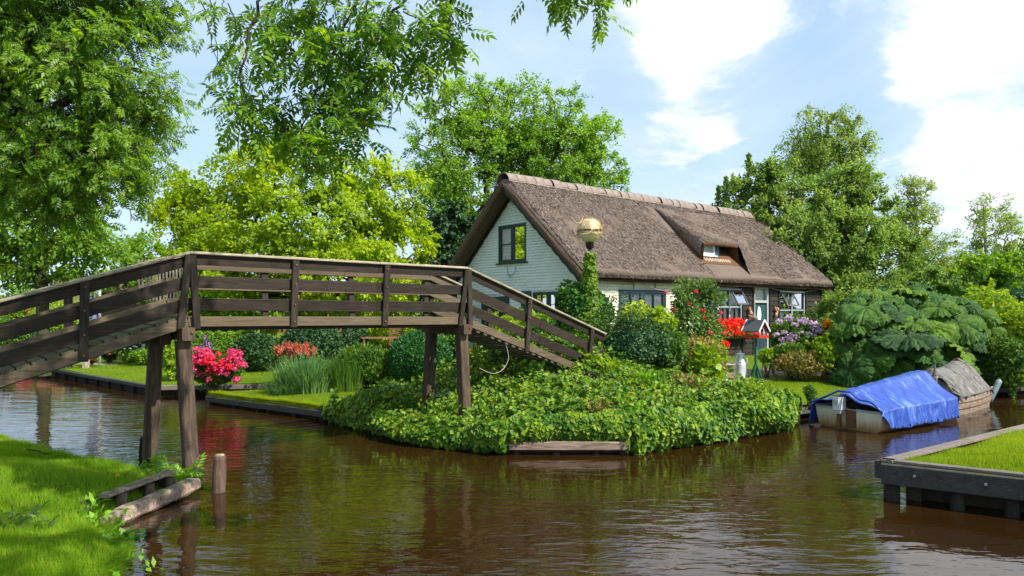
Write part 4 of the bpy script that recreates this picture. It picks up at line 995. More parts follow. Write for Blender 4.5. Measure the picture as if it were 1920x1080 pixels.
# ------------------------------------------------------------------ trees
def skeleton(base, top, clumps, r0, droop=0.0, wander=.12, pull=.45):
    "grow limbs from a trunk line to every clump centre; returns tube segments"
    base = np.asarray(base, float); top = np.asarray(top, float); n0 = 9; t = np.linspace(0, 1, n0)[:, None]
    side = np.cross(unit(top - base), rand_unit(1)[0]); trunk = base + (top - base) * t + side * (np.sin(t * 3.1) * .02 * np.linalg.norm(top - base))
    nodes = [tuple(p) for p in trunk]; parent = [-1] + list(range(n0 - 1)); H_ = np.linalg.norm(top - base)
    plen = list(np.linspace(0, H_, n0)); cl = np.asarray(clumps); order = np.argsort(np.linalg.norm(cl - (base + (top - base) * .55), axis=1)); tips = []
    for ci in order:
        c = cl[ci]; a = np.array(nodes); d = np.linalg.norm(a - c, axis=1)
        up = np.maximum(0, a[:, 2] - c[2] + .15 * d)     # limbs climb outwards
        ok = np.arange(len(a)) > 2 if len(a) > 3 else np.arange(len(a)) >= 0
        cost = d + .35 * np.array(plen) * pull + .8 * up + np.where(ok, 0, 3)
        j = int(np.argmin(cost)); m = max(2, int(d[j] / (.10 * H_)) + 1); p0 = a[j]; pr = j
        bend = rng.normal(size=3) * wander * d[j]; bend[2] = abs(bend[2]) * (1 - 2 * droop)
        for k in range(1, m + 1):
            s_ = k / m; q_ = p0 + (c - p0) * s_ + bend * math.sin(math.pi * s_)
            nodes.append(tuple(q_)); parent.append(pr); plen.append(plen[pr] + d[j] / m); pr = len(nodes) - 1
        tips.append(pr)
    n = len(nodes); w = np.zeros(n)
    for tp in tips: w[tp] += 1
    for i in range(n - 1, 0, -1): w[parent[i]] += w[i]
    w = np.maximum(w, .6); wmax = w[0]; rad = r0 * (w / wmax) ** .46; nodes = np.array(nodes)
    rad[:n0] = np.maximum(rad[:n0], r0 * np.linspace(1, .45, n0)); rad[0] *= 1.25
    kids = [[] for _ in range(n)]
    for i in range(1, n): kids[parent[i]].append(i)
    segs = []; stack = [(0, None)]
    while stack:
        i, pr = stack.pop(); pts = []; rr = []
        if pr is not None: pts.append(nodes[pr]); rr.append(min(rad[pr], rad[i] * 1.25))
        while True:
            pts.append(nodes[i]); rr.append(rad[i]); ks = kids[i]
            if not ks: break
            ks = sorted(ks, key=lambda k: -w[k])
            for k in ks[1:]: stack.append((k, i))
            i = ks[0]
        if len(pts) > 1: segs.append((pts, rr))
    return segs

def lobes_px(lst, depth, spread=1.0):
    "lobes given as seen from the water: centre and radii, with a distance offset"
    o = []
    for l in lst:
        px, py, rx, ry = l[:4]; dd = l[4] if len(l) > 4 else 0; dep = depth + dd; k = dep / F_PX
        o.append((W3(px, py, dep), np.array([rx * k, (rx + ry) / 2 * k * spread, ry * k])))
    return o
def make_tree(name, label, lobes, base, top, nclump, nleaf, leaf, size, mat, barkm='bark', r0=.25, clump_r=.5, droop=.3, group=None, cat='tree', flat=.6, fill=.45, segs_extra=None, tip_out=.6, twigs=0, gapn=0, cull=None):
    vol = np.array([r.prod() ** (2 / 3) for c, r in lobes]); pr = vol / vol.sum(); ci = rng.choice(len(lobes), nclump, p=pr)
    C_ = np.array([lobes[i][0] for i in ci]); Rr = np.array([lobes[i][1] for i in ci])
    u_ = rand_unit(nclump); rad = fill + (1 - fill) * rng.uniform(0, 1, nclump) ** .6; cl = C_ + u_ * Rr * rad[:, None]
    if cull is not None:
        k = cull(cl); cl, u_ = cl[k], u_[k]; nclump = len(cl)
    base = np.asarray(base, float); top = np.asarray(top, float)
    root = empty(name, base, 0, label, cat, group)
    segs = skeleton(base, top, cl, r0)
    cc = np.mean([c for c, r in lobes], axis=0)
    # side twigs from every clump
    per = max(1, nleaf // nclump); idx = np.repeat(np.arange(nclump), per); n = len(idx)
    cs = clump_r * rng.uniform(.6, 1.35, nclump)
    # leaves sit on short sprays radiating from the clump centre
    nsp = 9; sd_ = rand_unit(nclump * nsp).reshape(nclump, nsp, 3); outw = unit(cl - cc)
    sd_ = unit(sd_ * np.array([1, 1, .7]) + outw[:, None] * tip_out + np.array([0, 0, .12 - droop * .5]))
    si = rng.integers(0, nsp, n); sdir = sd_[idx, si]; t = rng.uniform(.1, 1, n) ** .8
    pos = cl[idx] + sdir * (t * cs[idx])[:, None] + np.array([0, 0, -1]) * (droop * t ** 2 * cs[idx])[:, None] + rng.normal(0, .09, (n, 3)) * cs[idx][:, None]
    tip = unit(sdir + rng.normal(0, .75, (n, 3)) + np.array([0, 0, -droop * 1.2])); nor = unit(rng.normal(0, .55, (n, 3)) + np.array([.25, -.25, .6]) + outw[idx] * .9)
    sz = size * rng.uniform(.65, 1.3, n)
    me = leaf_mesh('crown', leaf, pos - base, tip, nor, sz, M[mat]); link_mesh('crown', me, root)
    for i in range(nclump):
        for k in range(2 if twigs == 0 else twigs):
            d = sd_[i, k]; e = cl[i] + d * cs[i] * .95 + np.array([0, 0, -droop * cs[i] * .7]); m_ = cl[i] + d * cs[i] * .5
            rt = max(.004, r0 * .018); segs.append(([cl[i], m_, e], [rt * 1.6, rt, rt * .4]))
    v, f = tubes_np([([np.array(p) - base for p in pts], rr) for pts, rr in segs], 6)
    link_mesh('trunk', np_mesh('trunk', v, f, M[barkm], True), root)
    return root
def base_at(px, depth, z=None):
    p = W3(px, 580, depth); zz = float(gz(p[:2])[0]) - .1 if z is None else z
    return np.array([p[0], p[1], zz])

# golden-green tree across the lawn
D = 25
make_tree('golden_ash_tree', 'broad yellow-green tree behind the bridge, left of the cottage', lobes_px([(560,335,130,70,-.5),(420,370,90,75),(690,370,95,75),(560,420,190,80,-1),(380,430,80,70,-.5),(735,450,70,80,.5),(480,480,130,60,-1.8),(640,500,120,60,-1.8),(560,300,80,42),(700,560,90,55,-1.5),(620,590,90,45,-1),(420,530,110,60,-1),(540,560,90,50,-1),(350,420,50,50)], D, .9),
    base_at(612, D), W3(590, 400, D), 470, 95000, LEAF, .12, 'golden_tree', 'bark_dark', .24, .62, .25, cat='tree', fill=.55)
# tall ash pair behind the cottage
D = 33
make_tree('tall_ash_tree', 'tall bright green ash rising behind the left end of the cottage roof', lobes_px([(880,215,85,70),(850,290,75,80),(900,340,90,90),(830,380,60,90),(860,450,75,80,1),(930,250,60,90,1)], D, .9),
    base_at(925, D), W3(905, 250, D), 230, 56000, LEAF, .11, 'ash_far', 'bark_dark', .22, .75, .15, cat='tree', group='pair of ashes behind the cottage', fill=.45)
make_tree('tall_ash_tree', 'rounded bright green ash behind the cottage roof, right of its taller-stemmed neighbour', lobes_px([(1010,220,80,75),(1080,250,70,70),(1040,310,90,80),(1120,300,50,80),(980,300,60,80),(1090,360,85,60),(1150,335,22,28)], D + 1, .9),
    base_at(1012, D + 1), W3(1015, 260, D + 1), 230, 56000, LEAF, .11, 'ash_far', 'bark_dark', .24, .75, .15, cat='tree', group='pair of ashes behind the cottage', fill=.45)
make_tree('dark_conifer', 'dark evergreen between the golden tree and the cottage gable', lobes_px([(835,480,55,90),(850,420,35,60),(815,540,60,70),(880,480,40,80,2)], 29, .9), base_at(840, 29), W3(840, 400, 29), 80, 14000, LEAF, .17, 'dark_conifer', 'bark_dark', .16, .5, .3, cat='evergreen tree')
# right-hand woods
D = 38
make_tree('weeping_birch', 'tall birch with a rounded weeping top above the right hand trees', lobes_px([(1550,240,62,48),(1520,265,50,45),(1595,265,38,50),(1560,290,60,45),(1500,300,25,22),(1612,320,22,28)], D, .9),
    base_at(1560, D), W3(1552, 235, D), 140, 21000, LEAF, .115, 'birch', 'bark_birch', .2, .75, .9, cat='birch', fill=.25)
D = 31
rt = make_tree('bushy_tree', 'dense bushy tree directly right of the cottage roof end', lobes_px([(1440,400,60,60),(1500,400,65,65),(1400,380,45,42),(1470,470,80,70,-1),(1560,460,80,80,-1),(1520,550,90,60,-1.5),(1440,340,25,36)], D, .9),
    base_at(1500, D), W3(1480, 360, D), 300, 50000, LEAF, .125, 'mixed', 'bark', .22, .55, -.1, cat='tree', group='trees behind the gunnera', fill=.5)
for (px, py0, py1) in ((1402, 290, 360), (1358, 335, 400), (1437, 308, 360), (1345, 350, 420)):    # upright leading shoots
    n = 260; t = rng.uniform(0, 1, n); b0, b1 = W3(px, py1, D), W3(px + 3, py0, D); b = np.asarray(rt.location)
    pos = b0 + (b1 - b0) * t[:, None] + rng.normal(0, .12, (n, 3)) * (1.15 - t)[:, None]; link_mesh('leading_shoot', leaf_mesh('leading_shoot', LEAF, pos - b, unit(rng.normal(0, .6, (n, 3)) + [0, 0, .8]), rand_unit(n), .16 * rng.uniform(.7, 1.2, n), M['mixed']), rt)['kind'] = 'stuff'
make_tree('bushy_tree', 'tall bushy green tree under the weeping birch', lobes_px([(1590,370,60,60),(1560,400,70,60),(1620,430,65,70),(1650,500,80,70,-1),(1600,540,90,60,-1.5),(1690,540,50,50,-1)], D + 1, .9),
    base_at(1610, D + 1), W3(1600, 340, D + 1), 260, 44000, LEAF, .125, 'mixed', 'bark', .22, .55, .1, cat='tree', group='trees behind the gunnera', fill=.5)
D = 36
make_tree('slender_birch', 'slender airy birch standing against the white cloud at the right', lobes_px([(1715,365,20,45),(1720,420,45,45),(1745,470,55,45),(1735,520,60,50),(1690,430,22,30)], D, .9), base_at(1733, D), W3(1712, 335, D), 150, 24000, LEAF, .085, 'birch', 'bark_birch', .12, .6, .1, cat='birch', group='slender birches at the right', fill=.3, twigs=5)
make_tree('slender_birch', 'thin double-topped birch nearest the right edge of the view', lobes_px([(1840,405,16,35),(1865,440,38,40),(1885,420,18,35),(1850,490,50,45),(1900,490,40,45)], D, .9), base_at(1858, D), W3(1845, 390, D), 130, 18000, LEAF, .085, 'birch', 'bark_birch', .11, .55, .1, cat='birch', group='slender birches at the right', fill=.3, twigs=5)
D = 26
for (lst, lab, m, nl) in (([(1730,555,70,50),(1790,575,60,50),(1690,590,60,40)], 'mid green thicket above the gunnera', 'mixed', 15000), ([(1830,540,55,60),(1880,570,60,70),(1920,520,50,60),(1960,560,60,90)], 'leafy yellow-green thicket behind the gunnera at the right', 'left_tree', 20000),
                        ([(1990,470,50,90),(2060,430,70,110),(2120,520,80,110)], 'tree standing just beyond the right edge', 'mixed', 12000), ([(1640,600,60,35),(1590,590,50,35)], 'low thicket right behind the dark end of the cottage', 'mixed', 9000)):
    c = lst[0]; make_tree('thicket', lab, lobes_px(lst, D, .9), base_at(c[0], D), W3(c[0], c[1] - c[3] * .3, D), 90, int(nl * 1.4), LEAF, .11, m, 'bark', .09, .5, .1, cat='thicket', group='thickets at the right', fill=.45)
# second tree on the left, lit through, with a leaning limb
D = 21
make_tree('feathery_tree', 'lighter feathery tree with a leaning forked trunk beyond the left ramp', lobes_px([(60,400,90,60),(130,430,70,60),(30,470,60,50),(180,450,40,40),(100,360,100,50),(150,500,50,25),(-60,420,90,90),(20,320,120,60)], D, .9),
    base_at(82, D), W3(75, 430, D), 170, 24000, LEAF_N, .16, 'left_tree', 'bark_green', .17, .6, .35, cat='tree', fill=.35, twigs=5)
make_tree('small_round_tree', 'small pale tree on the skyline above the left bend of the bridge', lobes_px([(270,490,50,40),(240,510,40,40),(300,520,45,40),(215,540,40,30)], 38, .9), base_at(270, 38), W3(270, 480, 38), 70, 9000, LEAF, .16, 'left_tree', 'bark', .1, .6, .1, cat='tree', fill=.4)
# woods closing the horizon
back = [(-15, 620, 'mixed'), (60, 600, 'left_tree'), (150, 610, 'bush_green'), (330, 590, 'mixed'), (420, 580, 'left_tree'), (760, 560, 'mixed'), (900, 560, 'mixed'), (1180, 545, 'mixed'), (1980, 560, 'mixed'), (-200, 560, 'mixed'), (2250, 540, 'mixed'), (-420, 540, 'left_tree')]
labs = ['far bushy tree at the very left edge beyond the canal', 'pale far tree left of the flagpole', 'deep green far tree behind the flagpole', 'far tree behind the left bend of the bridge', 'pale far tree behind the pink flowers', 'far tree behind the box ball', 'far tree hidden mostly by the cottage gable', 'far tree behind the cottage roof', 'far tree beyond the right edge', 'far tree beyond the left edge', 'far tree well right of the view', 'far tree well left of the view']
for (px, py, m), lb in zip(back, labs):
    D = 47 + (px % 7); make_tree('background_tree', lb, lobes_px([(px, py - 15, 60, 45), (px + 45, py, 55, 45), (px - 45, py, 55, 50)], D, .8), base_at(px, D), W3(px, py - 30, D), 60, 6500, LEAF, .26, m, 'bark', .18, 1.1, .1, group='trees along the horizon', cat='tree', fill=.4)
# a long low wood far behind them
n = 26000; a = rng.uniform(-1.2, 1.25, n); dd = rng.uniform(62, 78, n); hgt = 3.2 + 1.6 * np.sin(a * 9) + 1.0 * np.sin(a * 23 + 1)
pos = np.stack([np.sin(a) * dd * 1.15, np.cos(a) * dd * .8 + 25, .3 + rng.uniform(0, 1, n) ** .8 * hgt], -1)
tag(link_mesh('far_wood', leaf_mesh('far_wood', LEAF_W, pos, rand_unit(n), rand_unit(n) + [0, -.6, .6], .9, M['mixed'])), kind='stuff')

# near ash tree at the left: long arching limbs hung with feathery sprays
D = 12.5
def near_ok(c): 
    px = 960 + F_PX * c[:, 0] / c[:, 1]; py = HOR - F_PX * (c[:, 2] - EYE) / c[:, 1]
    return np.ones(len(c), bool)
make_tree('ash_tree', 'big near ash filling the upper left corner with arching dark limbs', lobes_px([(60,70,170,90),(200,100,80,80,-.5),(120,190,130,80),(255,195,60,40,.5),(60,300,120,80),(180,280,80,60),(-120,200,140,220),(240,300,28,40),(240,30,55,60),(-60,60,150,150,1),(130,-80,220,110),(150,340,50,30,.8)], D, .85),
    np.array([-12.8, 12.6, .2]), W3(-120, 60, D), 440, 18500, ASH, .21, 'ash_near', 'bark_dark', .30, .55, .5, fill=.35, twigs=4)

# overhanging ash: its trunk stands on the bank beside the camera, its twigs hang into view
def hang(root, base, strands, per, name='twig', mat='ash_over'):
    "pendulous twigs with big compound leaves; returns leaf arrays"
    P_, T_, Nn, S_ = [], [], [], []; segs = []
    for (pts, dens, sz, r_) in strands:
        pts = [np.array(p) for p in pts]; fine = []
        for i in range(len(pts) - 1):
            for t in range(6): fine.append(pts[i] + (pts[i + 1] - pts[i]) * t / 6 + rng.normal(0, .012, 3))
        fine.append(pts[-1]); fine = np.array(fine); m = len(fine); segs.append((list(fine - base), list(np.linspace(r_, r_ * .3, m))))
        k = int(dens); ii = rng.uniform(.12, 1, k) * (m - 1); a = ii.astype(int).clip(0, m - 2); fr_ = (ii - a)[:, None]
        p = fine[a] * (1 - fr_) + fine[a + 1] * fr_; d = unit(fine[a + 1] - fine[a])
        out_ = rand_unit(k); out_ -= (out_ * d).sum(1)[:, None] * d; tip = unit(unit(out_) * 1.0 + d * .6 + np.array([0, 0, -.45]))
        off = rng.uniform(0, .16, k)[:, None] * tip
        P_.append(p + off); T_.append(tip); Nn.append(unit(rng.normal(0, .45, (k, 3)) + [0, -.25, 1])); S_.append(sz * rng.uniform(.7, 1.2, k))
    return np.concatenate(P_), np.concatenate(T_), np.concatenate(Nn), np.concatenate(S_), segs
OD = 5.8
ob = np.array([3.4, -1.6, .0])
over = empty('overhanging_ash', ob, 0, 'ash beside the viewpoint whose leafy twigs hang into the top of the view', 'tree')
def L3(*pp): return [W3(x, y, d) for x, y, d in pp]
strands = []
limbs = [L3((760,-260,OD+.3),(700,-60,OD),(640,60,OD),(590,170,OD),(560,260,OD)), L3((900,-200,OD+.4),(820,-60,OD+.2),(740,20,OD+.1),(700,90,OD),(680,200,OD)), L3((560,-160,OD),(500,-40,OD-.2),(470,60,OD-.2),(450,150,OD-.2),(455,215,OD-.2)),
         L3((900,-200,OD+.4),(860,-60,OD+.3),(840,20,OD+.3),(800,80,OD+.2),(770,140,OD+.2))]
for l in limbs: strands.append((l, 26, .25, .017))
def sub(x0, y0, x1, y1, dens, d=OD, sz=.24, r_=.006):
    sz *= .76
    mx_, my_ = (x0 + x1) / 2 + random.uniform(-14, 14), (y0 + y1) / 2 + random.uniform(-20, 4)
    strands.append((L3((x0, y0, d), (mx_, my_, d + random.uniform(-.2, .2)), (x1, y1, d + random.uniform(-.3, .3))), dens, sz, r_))
for (a) in [(620,-20,590,120,46),(600,90,640,235,46),(560,110,520,235,42),(590,170,600,290,44),(640,60,665,200,44),(680,60,690,190,40),(560,60,520,150,34),(520,-30,490,60,40),(480,60,440,215,34),(450,150,470,250,34),(500,180,540,255,34),(700,90,660,240,42),(720,40,770,140,34),(760,20,830,60,40),(800,0,850,40,34),(740,-20,700,70,36),
            (660,-30,640,60,40),(600,-40,560,40,40),(700,150,735,175,18),(640,200,690,260,30),(560,230,590,325,26),(540,-40,560,80,30),(780,80,810,160,24),(820,10,860,70,22),(420,-30,440,40,22),(610,240,640,300,22),(470,200,430,200,12),(580,20,620,120,36),(650,120,620,200,36),(690,0,650,90,36)]: sub(*a[:4], int(a[4] * .80))
for (a) in [(370,-30,430,190),(430,10,470,210),(395,-40,405,150)]: sub(a[0], a[1], a[2], a[3], 3)
# the small sprig at the top centre
spr = [(L3((1120,-172,4.9),(1090,-82,4.9),(1075,-32,4.9),(1070,-2,4.9)), 25, 0.179, .010), (L3((1060,-112,4.9),(1020,-62,4.9),(1010,-22,4.9)), 17, 0.172, .006), (L3((1110,-112,4.9),(1120,-52,4.9),(1110,13,4.9)), 23, 0.172, .006), (L3((1130,-112,4.9),(1160,-67,4.9),(1195,-42,4.9)), 16, 0.164, .006), (L3((1080,-72,4.9),(1050,-32,4.9),(1055,-2,4.9)), 13, 0.156, .005), (L3((1120,-42,4.9),(1135,-2,4.9),(1115,28,4.9)), 13, 0.156, .005)]
p1, t1, n1, s1, g1 = hang(over, ob, strands + spr, 0)
lt = np_mesh('leaf', ASH[0], ASH[1], M['ash_over'])
vis = np.argsort(-(s1 / p1[:, 1])); picked = set(vis[:300].tolist())
for i in vis[:300]:
    o = link_mesh('leaf', lt, over); y_ = Vector(unit(t1[i])); x_ = y_.cross(Vector(n1[i])).normalized(); z_ = x_.cross(y_)
    m_ = Matrix((x_, y_, z_)).transposed().to_4x4() * 1.0; m_ = m_ @ Matrix.Scale(float(s1[i]), 4); m_.translation = Vector(p1[i] - ob); o.matrix_local = m_
rest = vis[300:]
# the part of the crown above the frame throws the dappled shade on the near bank
nshade = 2200; cen = np.array([[-1.2, 5.6, 7.4], [-3.0, 5.5, 7.6], [.6, 2.3, 7.0], [-.7, 2.0, 7.2], [3.4, .4, 8.2]]); ci = rng.integers(0, len(cen), 120)
ctr = cen[ci] + rng.normal(0, 1, (120, 3)) * [.75, .42, .4]; ctr[:, 2] = np.maximum(ctr[:, 2], 2.2 + .47 * ctr[:, 1] + .5)
idx = rng.integers(0, 120, nshade); p2 = ctr[idx] + rng.normal(0, .34, (nshade, 3)); t2 = unit(rng.normal(0, 1, (nshade, 3)) + [0, 0, -.5]); n2 = unit(rng.normal(0, .5, (nshade, 3)) + [0, 0, 1]); s2 = .27 * rng.uniform(.7, 1.2, nshade)
kv = (p2[:, 1] < .2) | (p2[:, 2] > 2.2 + .446 * p2[:, 1] + .45); p2, t2, n2, s2 = p2[kv], t2[kv], n2[kv], s2[kv]
p_ = np.concatenate([p1[rest], p2]); t_ = np.concatenate([t1[rest], t2]); n_ = np.concatenate([n1[rest], n2]); s_ = np.concatenate([s1[rest], s2])
tag(link_mesh('crown', leaf_mesh('crown', ASH, p_ - ob, t_, n_, s_, M['ash_over']), over), kind='stuff')
up = [W3(760,-260,OD+.3), W3(900,-200,OD+.4), W3(560,-160,OD), W3(1120,-120,4.9), W3(1060,-60,4.9)]
segs = skeleton(ob, np.array([2.6, .6, 7.2]), np.concatenate([ctr[::2], np.array(up)]), .26)
segs = [([np.array(p) - ob for p in pts], rr) for pts, rr in segs] + g1
v, f = tubes_np(segs, 6); link_mesh('trunk', np_mesh('trunk', v, f, M['bark'], True), over)
# ------------------------------------------------------------------ ivy bank
IVB = np.array([(-3.6,13.62),(-2.9,13.95),(-2.2,14.6),(-1.5,15.9),(.5,16.8),(2.5,16.9),(3.7,15.7),(4.7,14.7),(5.7,14.0)])
IVP = np.concatenate([YARD[2:12], IVB[::-1]])
def iz(p):
    p = np.atleast_2d(np.asarray(p, float)); x, y = p[:, 0], p[:, 1]; d = edge_dist(p, IVP); db = np.full(len(p), 9.0)
    for i in range(len(IVB) - 1): db = np.minimum(db, seg_dist(p, IVB[i], IVB[i + 1]))
    z = gz(p) + .40 * sstep(0, .30, d) * sstep(0, .9, db + .1)
    z += gauss(x, y, -.35, 13.9, .75, .42) + gauss(x, y, -.2, 14.6, .8, .25) + gauss(x, y, .9, 15.2, .9, .15) + gauss(x, y, 1.5, 14.0, .7, .22) - gauss(x, y, -.85, 11.3, .42, .42) - gauss(x, y, -1.55, 12.0, .40, .30)
    z += .07 * np.sin(x * 2.3 + 1.1 * np.sin(y * 1.9)) * np.sin(y * 2.7 + .6) * sstep(0, .6, d) + .07 * np.sin(x * 5.9 + y * 3.1) * np.sin(y * 6.3 - x * 2) * sstep(0, .4, d)
    return np.maximum(z, gz(p) + .085 * sstep(0, .05, d))
land('ivy_bank', IVP, lambda p: iz(p) - .07, M['soil'], .28, 30)
g = rng.uniform([-3.7, 10.5], [5.9, 17.0], (170000, 2)); g = g[inside(g, IVP)][:82000]
pt = np.sin(g[:, 0] * 4.3 + 2 * np.sin(g[:, 1] * 3.1)) * np.sin(g[:, 1] * 5.3 + 1.7 * np.sin(g[:, 0] * 2.7)); g = g[rng.uniform(0, 1, len(g)) < np.clip(1.0 + 1.3 * pt, .22, 1)]
n = len(g); z = iz(g); e = .05; gx = (iz(g + [e, 0]) - z) / e; gy = (iz(g + [0, e]) - z) / e
nn = unit(np.stack([-gx, -gy, np.ones(n)], -1)); pos = np.column_stack([g, z - .05 + rng.uniform(-.02, .15, n) * rng.uniform(.3, 1, n)])
tip = unit(rng.normal(0, 1, (n, 3)) + [0, -.7, -.35]); nor = unit(nn + rng.normal(0, .42, (n, 3)) + [.15, -.35, 0])
P_, T_, N_, S_ = [pos], [tip], [nor], [.052 * rng.uniform(.4, 1.7, n)]
# curtain spilling over the edge down to the water
fe_ = YARD[2:12]; sl_ = np.linalg.norm(np.diff(fe_, axis=0), axis=1); m = 56000; si = rng.choice(len(sl_), m, p=sl_ / sl_.sum()); t = rng.uniform(0, 1, m)
a, b = fe_[si], fe_[si + 1]; d = unit(b - a); on = np.stack([d[:, 1], -d[:, 0]], -1); bp = a + (b - a) * t[:, None]
s_along = bp[:, 0]; low = np.where((s_along > -.05) & (s_along < 1.75), .19, .02) + .05 * np.sin(s_along * 7) ** 2 + .04 * np.sin(s_along * 17) ** 2
topz = iz(bp - on * .25) + .04 * np.sin(s_along * 9); hz_ = low + (topz - low) * rng.uniform(0, 1, m) ** .9
bul = .06 + (.17 + .10 * np.sin(s_along * 2.9 + 1)) * np.sin(np.pi * np.clip((hz_ - low) / (topz - low), 0, 1) * .85 + .2) + .05 * np.sin(s_along * 4.1 + hz_ * 6) ; bul = np.where((s_along > -.05) & (s_along < 1.75), bul * .75, bul)
cp = np.column_stack([bp + on * (bul + rng.uniform(-.10, .03, m))[:, None], hz_])
cp = cp[(s_along > -3.5)]; k = (s_along > -3.5); on = on[k]; m = len(cp)
P_.append(cp); T_.append(unit(np.column_stack([on * .3, np.full(m, -1.0)]) + rng.normal(0, .5, (m, 3)))); N_.append(unit(np.column_stack([on, np.full(m, .55)]) + rng.normal(0, .4, (m, 3)))); S_.append(.055 * rng.uniform(.4, 1.7, m))
# trailing runners and raised shoots that break the surface
for _ in range(420):
    c = g[rng.integers(len(g))]; h_ = rng.uniform(.06, .30); k_ = 16; t = rng.uniform(0, 1, k_); dr = rng.normal(0, .12, 2)
    P_.append(np.column_stack([c + dr * t[:, None] + rng.normal(0, .03, (k_, 2)), iz(c)[0] + h_ * t])); T_.append(rand_unit(k_)); N_.append(unit(rng.normal(0, .6, (k_, 3)) + [0, -.4, .8])); S_.append(.07 * rng.uniform(.6, 1.2, k_))
nd = 1500; gd = g[rng.integers(0, len(g), nd)]; tag(link_mesh('dry_leaves', leaf_mesh('dry_leaves', IVY, np.column_stack([gd, iz(gd) + rng.uniform(.0, .10, nd)]), rand_unit(nd), unit(rng.normal(0, .6, (nd, 3)) + [0, -.3, 1]), .055 * rng.uniform(.5, 1.3, nd), M['rust_leaf'])), kind='stuff')
tag(link_mesh('ivy_cover', leaf_mesh('ivy_cover', IVY, np.concatenate(P_), np.concatenate(T_), np.concatenate(N_), np.concatenate(S_), M['ivy'])), kind='stuff')

# ------------------------------------------------------------------ bushes
def bush(name, label, c, rad, n, tmpl, size, mat, cat='shrub', group=None, shell=.55, up=.2, droop=0, nst=8, squash=1.0, lumps=9, stem_mat='twig', lump_amp=.22, core=None):
    c = np.array(c, float); rad = np.array(rad, float); gzv = float(gz(c[:2])[0]); base = np.array([c[0], c[1], gzv - .03])
    root = empty(name, base, 0, label, cat, group)
    u_ = rand_unit(n); ld = rand_unit(lumps); la = rng.uniform(.5, 1, lumps) * lump_amp
    bump_ = (np.exp(-((1 - u_ @ ld.T) * 9)) * la).sum(1); r_ = (shell + (1 - shell) * rng.uniform(0, 1, n) ** .6) * (1 - lump_amp * .35 + bump_)
    p = c + u_ * rad * r_[:, None]; k = p[:, 2] > gzv + .01; p, u2 = p[k], u_[k]; m = len(p)
    ns = 16; kk = max(6, n // 260); sdv = unit(rand_unit(ns) + [0, -.15, .55]); st = rng.uniform(.82, 1.0, ns)[:, None, None] + rng.uniform(0, .42, (ns, kk, 1)) * rng.uniform(.4, 1, ns)[:, None, None]
    sp = (c + (sdv[:, None] * rad * st + rng.normal(0, .05, (ns, kk, 3)) * rad)).reshape(-1, 3)
    if core is None or core < .8: p = np.concatenate([p, sp]); u2 = np.concatenate([u2, np.repeat(sdv, kk, 0)]); m = len(p)
    tip = unit(u2 * .5 + rng.normal(0, .6, (m, 3)) + [0, 0, up - droop]); nor = unit(u2 * 1.0 + [0, 0, .5] + rng.normal(0, .45, (m, 3)))
    link_mesh('foliage', leaf_mesh('foliage', tmpl, p - base, tip, nor, size * rng.uniform(.6, 1.3, m), M[mat]), root)
    segs = []
    for i in range(nst):
        e = c + rand_unit(1)[0] * rad * .75; e[2] = max(e[2], gzv + .1); s0 = np.array([base[0] + rng.normal(0, .06), base[1] + rng.normal(0, .06), base[2]]); mid_ = (s0 + e) / 2 + rng.normal(0, .05, 3)
        segs.append(([s0 - base, mid_ - base, e - base], [.018, .012, .005]))
    v, f = tubes_np(segs, 5); link_mesh('stems', np_mesh('stems', v, f, M[stem_mat], True), root); bpy.context.scene.objects[root.name]
    if core:   # dense clipped bushes: solid dark core added inside to stop light
        b = MB(); b.grid(lambda a_, b_: tuple(c - base + rad * core * np.array([math.cos(a_ * 2 * math.pi) * math.sin(b_ * math.pi), math.sin(a_ * 2 * math.pi) * math.sin(b_ * math.pi), -math.cos(b_ * math.pi)])), 18, 10); b.build('dark_core', M['bush_dark'], root, smooth=True)
    return root
def bpx(name, label, px, py, rx, ry, depth, n, tmpl, size, mat, **k):
    q_ = depth / F_PX; c = W3(px, py, depth); return bush(name, label, c, (rx * q_, k.pop('deep', (rx + ry) / 2) * q_, ry * q_), n, tmpl, size, mat, **k)
head_cache = {}
def heads(root, pts, r, mat, name='flower_head', npet=46, psize=.55, flat=.8, part=True):
    key = (mat, r, npet)
    if key not in head_cache:
        u_ = rand_unit(npet); u_[:, 2] = np.abs(u_[:, 2]) * 1.2 - .35; u_ = unit(u_); head_cache[key] = leaf_mesh(name, PETAL, u_ * r * [1, 1, flat] * .8, unit(rng.normal(size=(npet, 3))), u_, r * psize, M[mat])
    b = np.array(root.location)
    for p in pts:
        o = link_mesh(name, head_cache[key], root); o.location = Vector(np.array(p) - b); o.rotation_euler = (random.uniform(-.5, .3), random.uniform(-.4, .4), random.uniform(0, 6)); s_ = random.uniform(.75, 1.2); o.scale = (s_, s_, s_)
def front(px, py, d): return W3(px, py, d)
def spread(px, py, rx, ry, d, n, face=.25):
    o = []
    for _ in range(n):
        a = random.uniform(0, 6.283); r_ = math.sqrt(random.random()); x, y = math.cos(a) * r_, math.sin(a) * r_; o.append(W3(px + rx * x, py + ry * y, d - face * math.sqrt(max(0, 1 - r_ * r_)) + random.uniform(-.05, .05)))
    return o
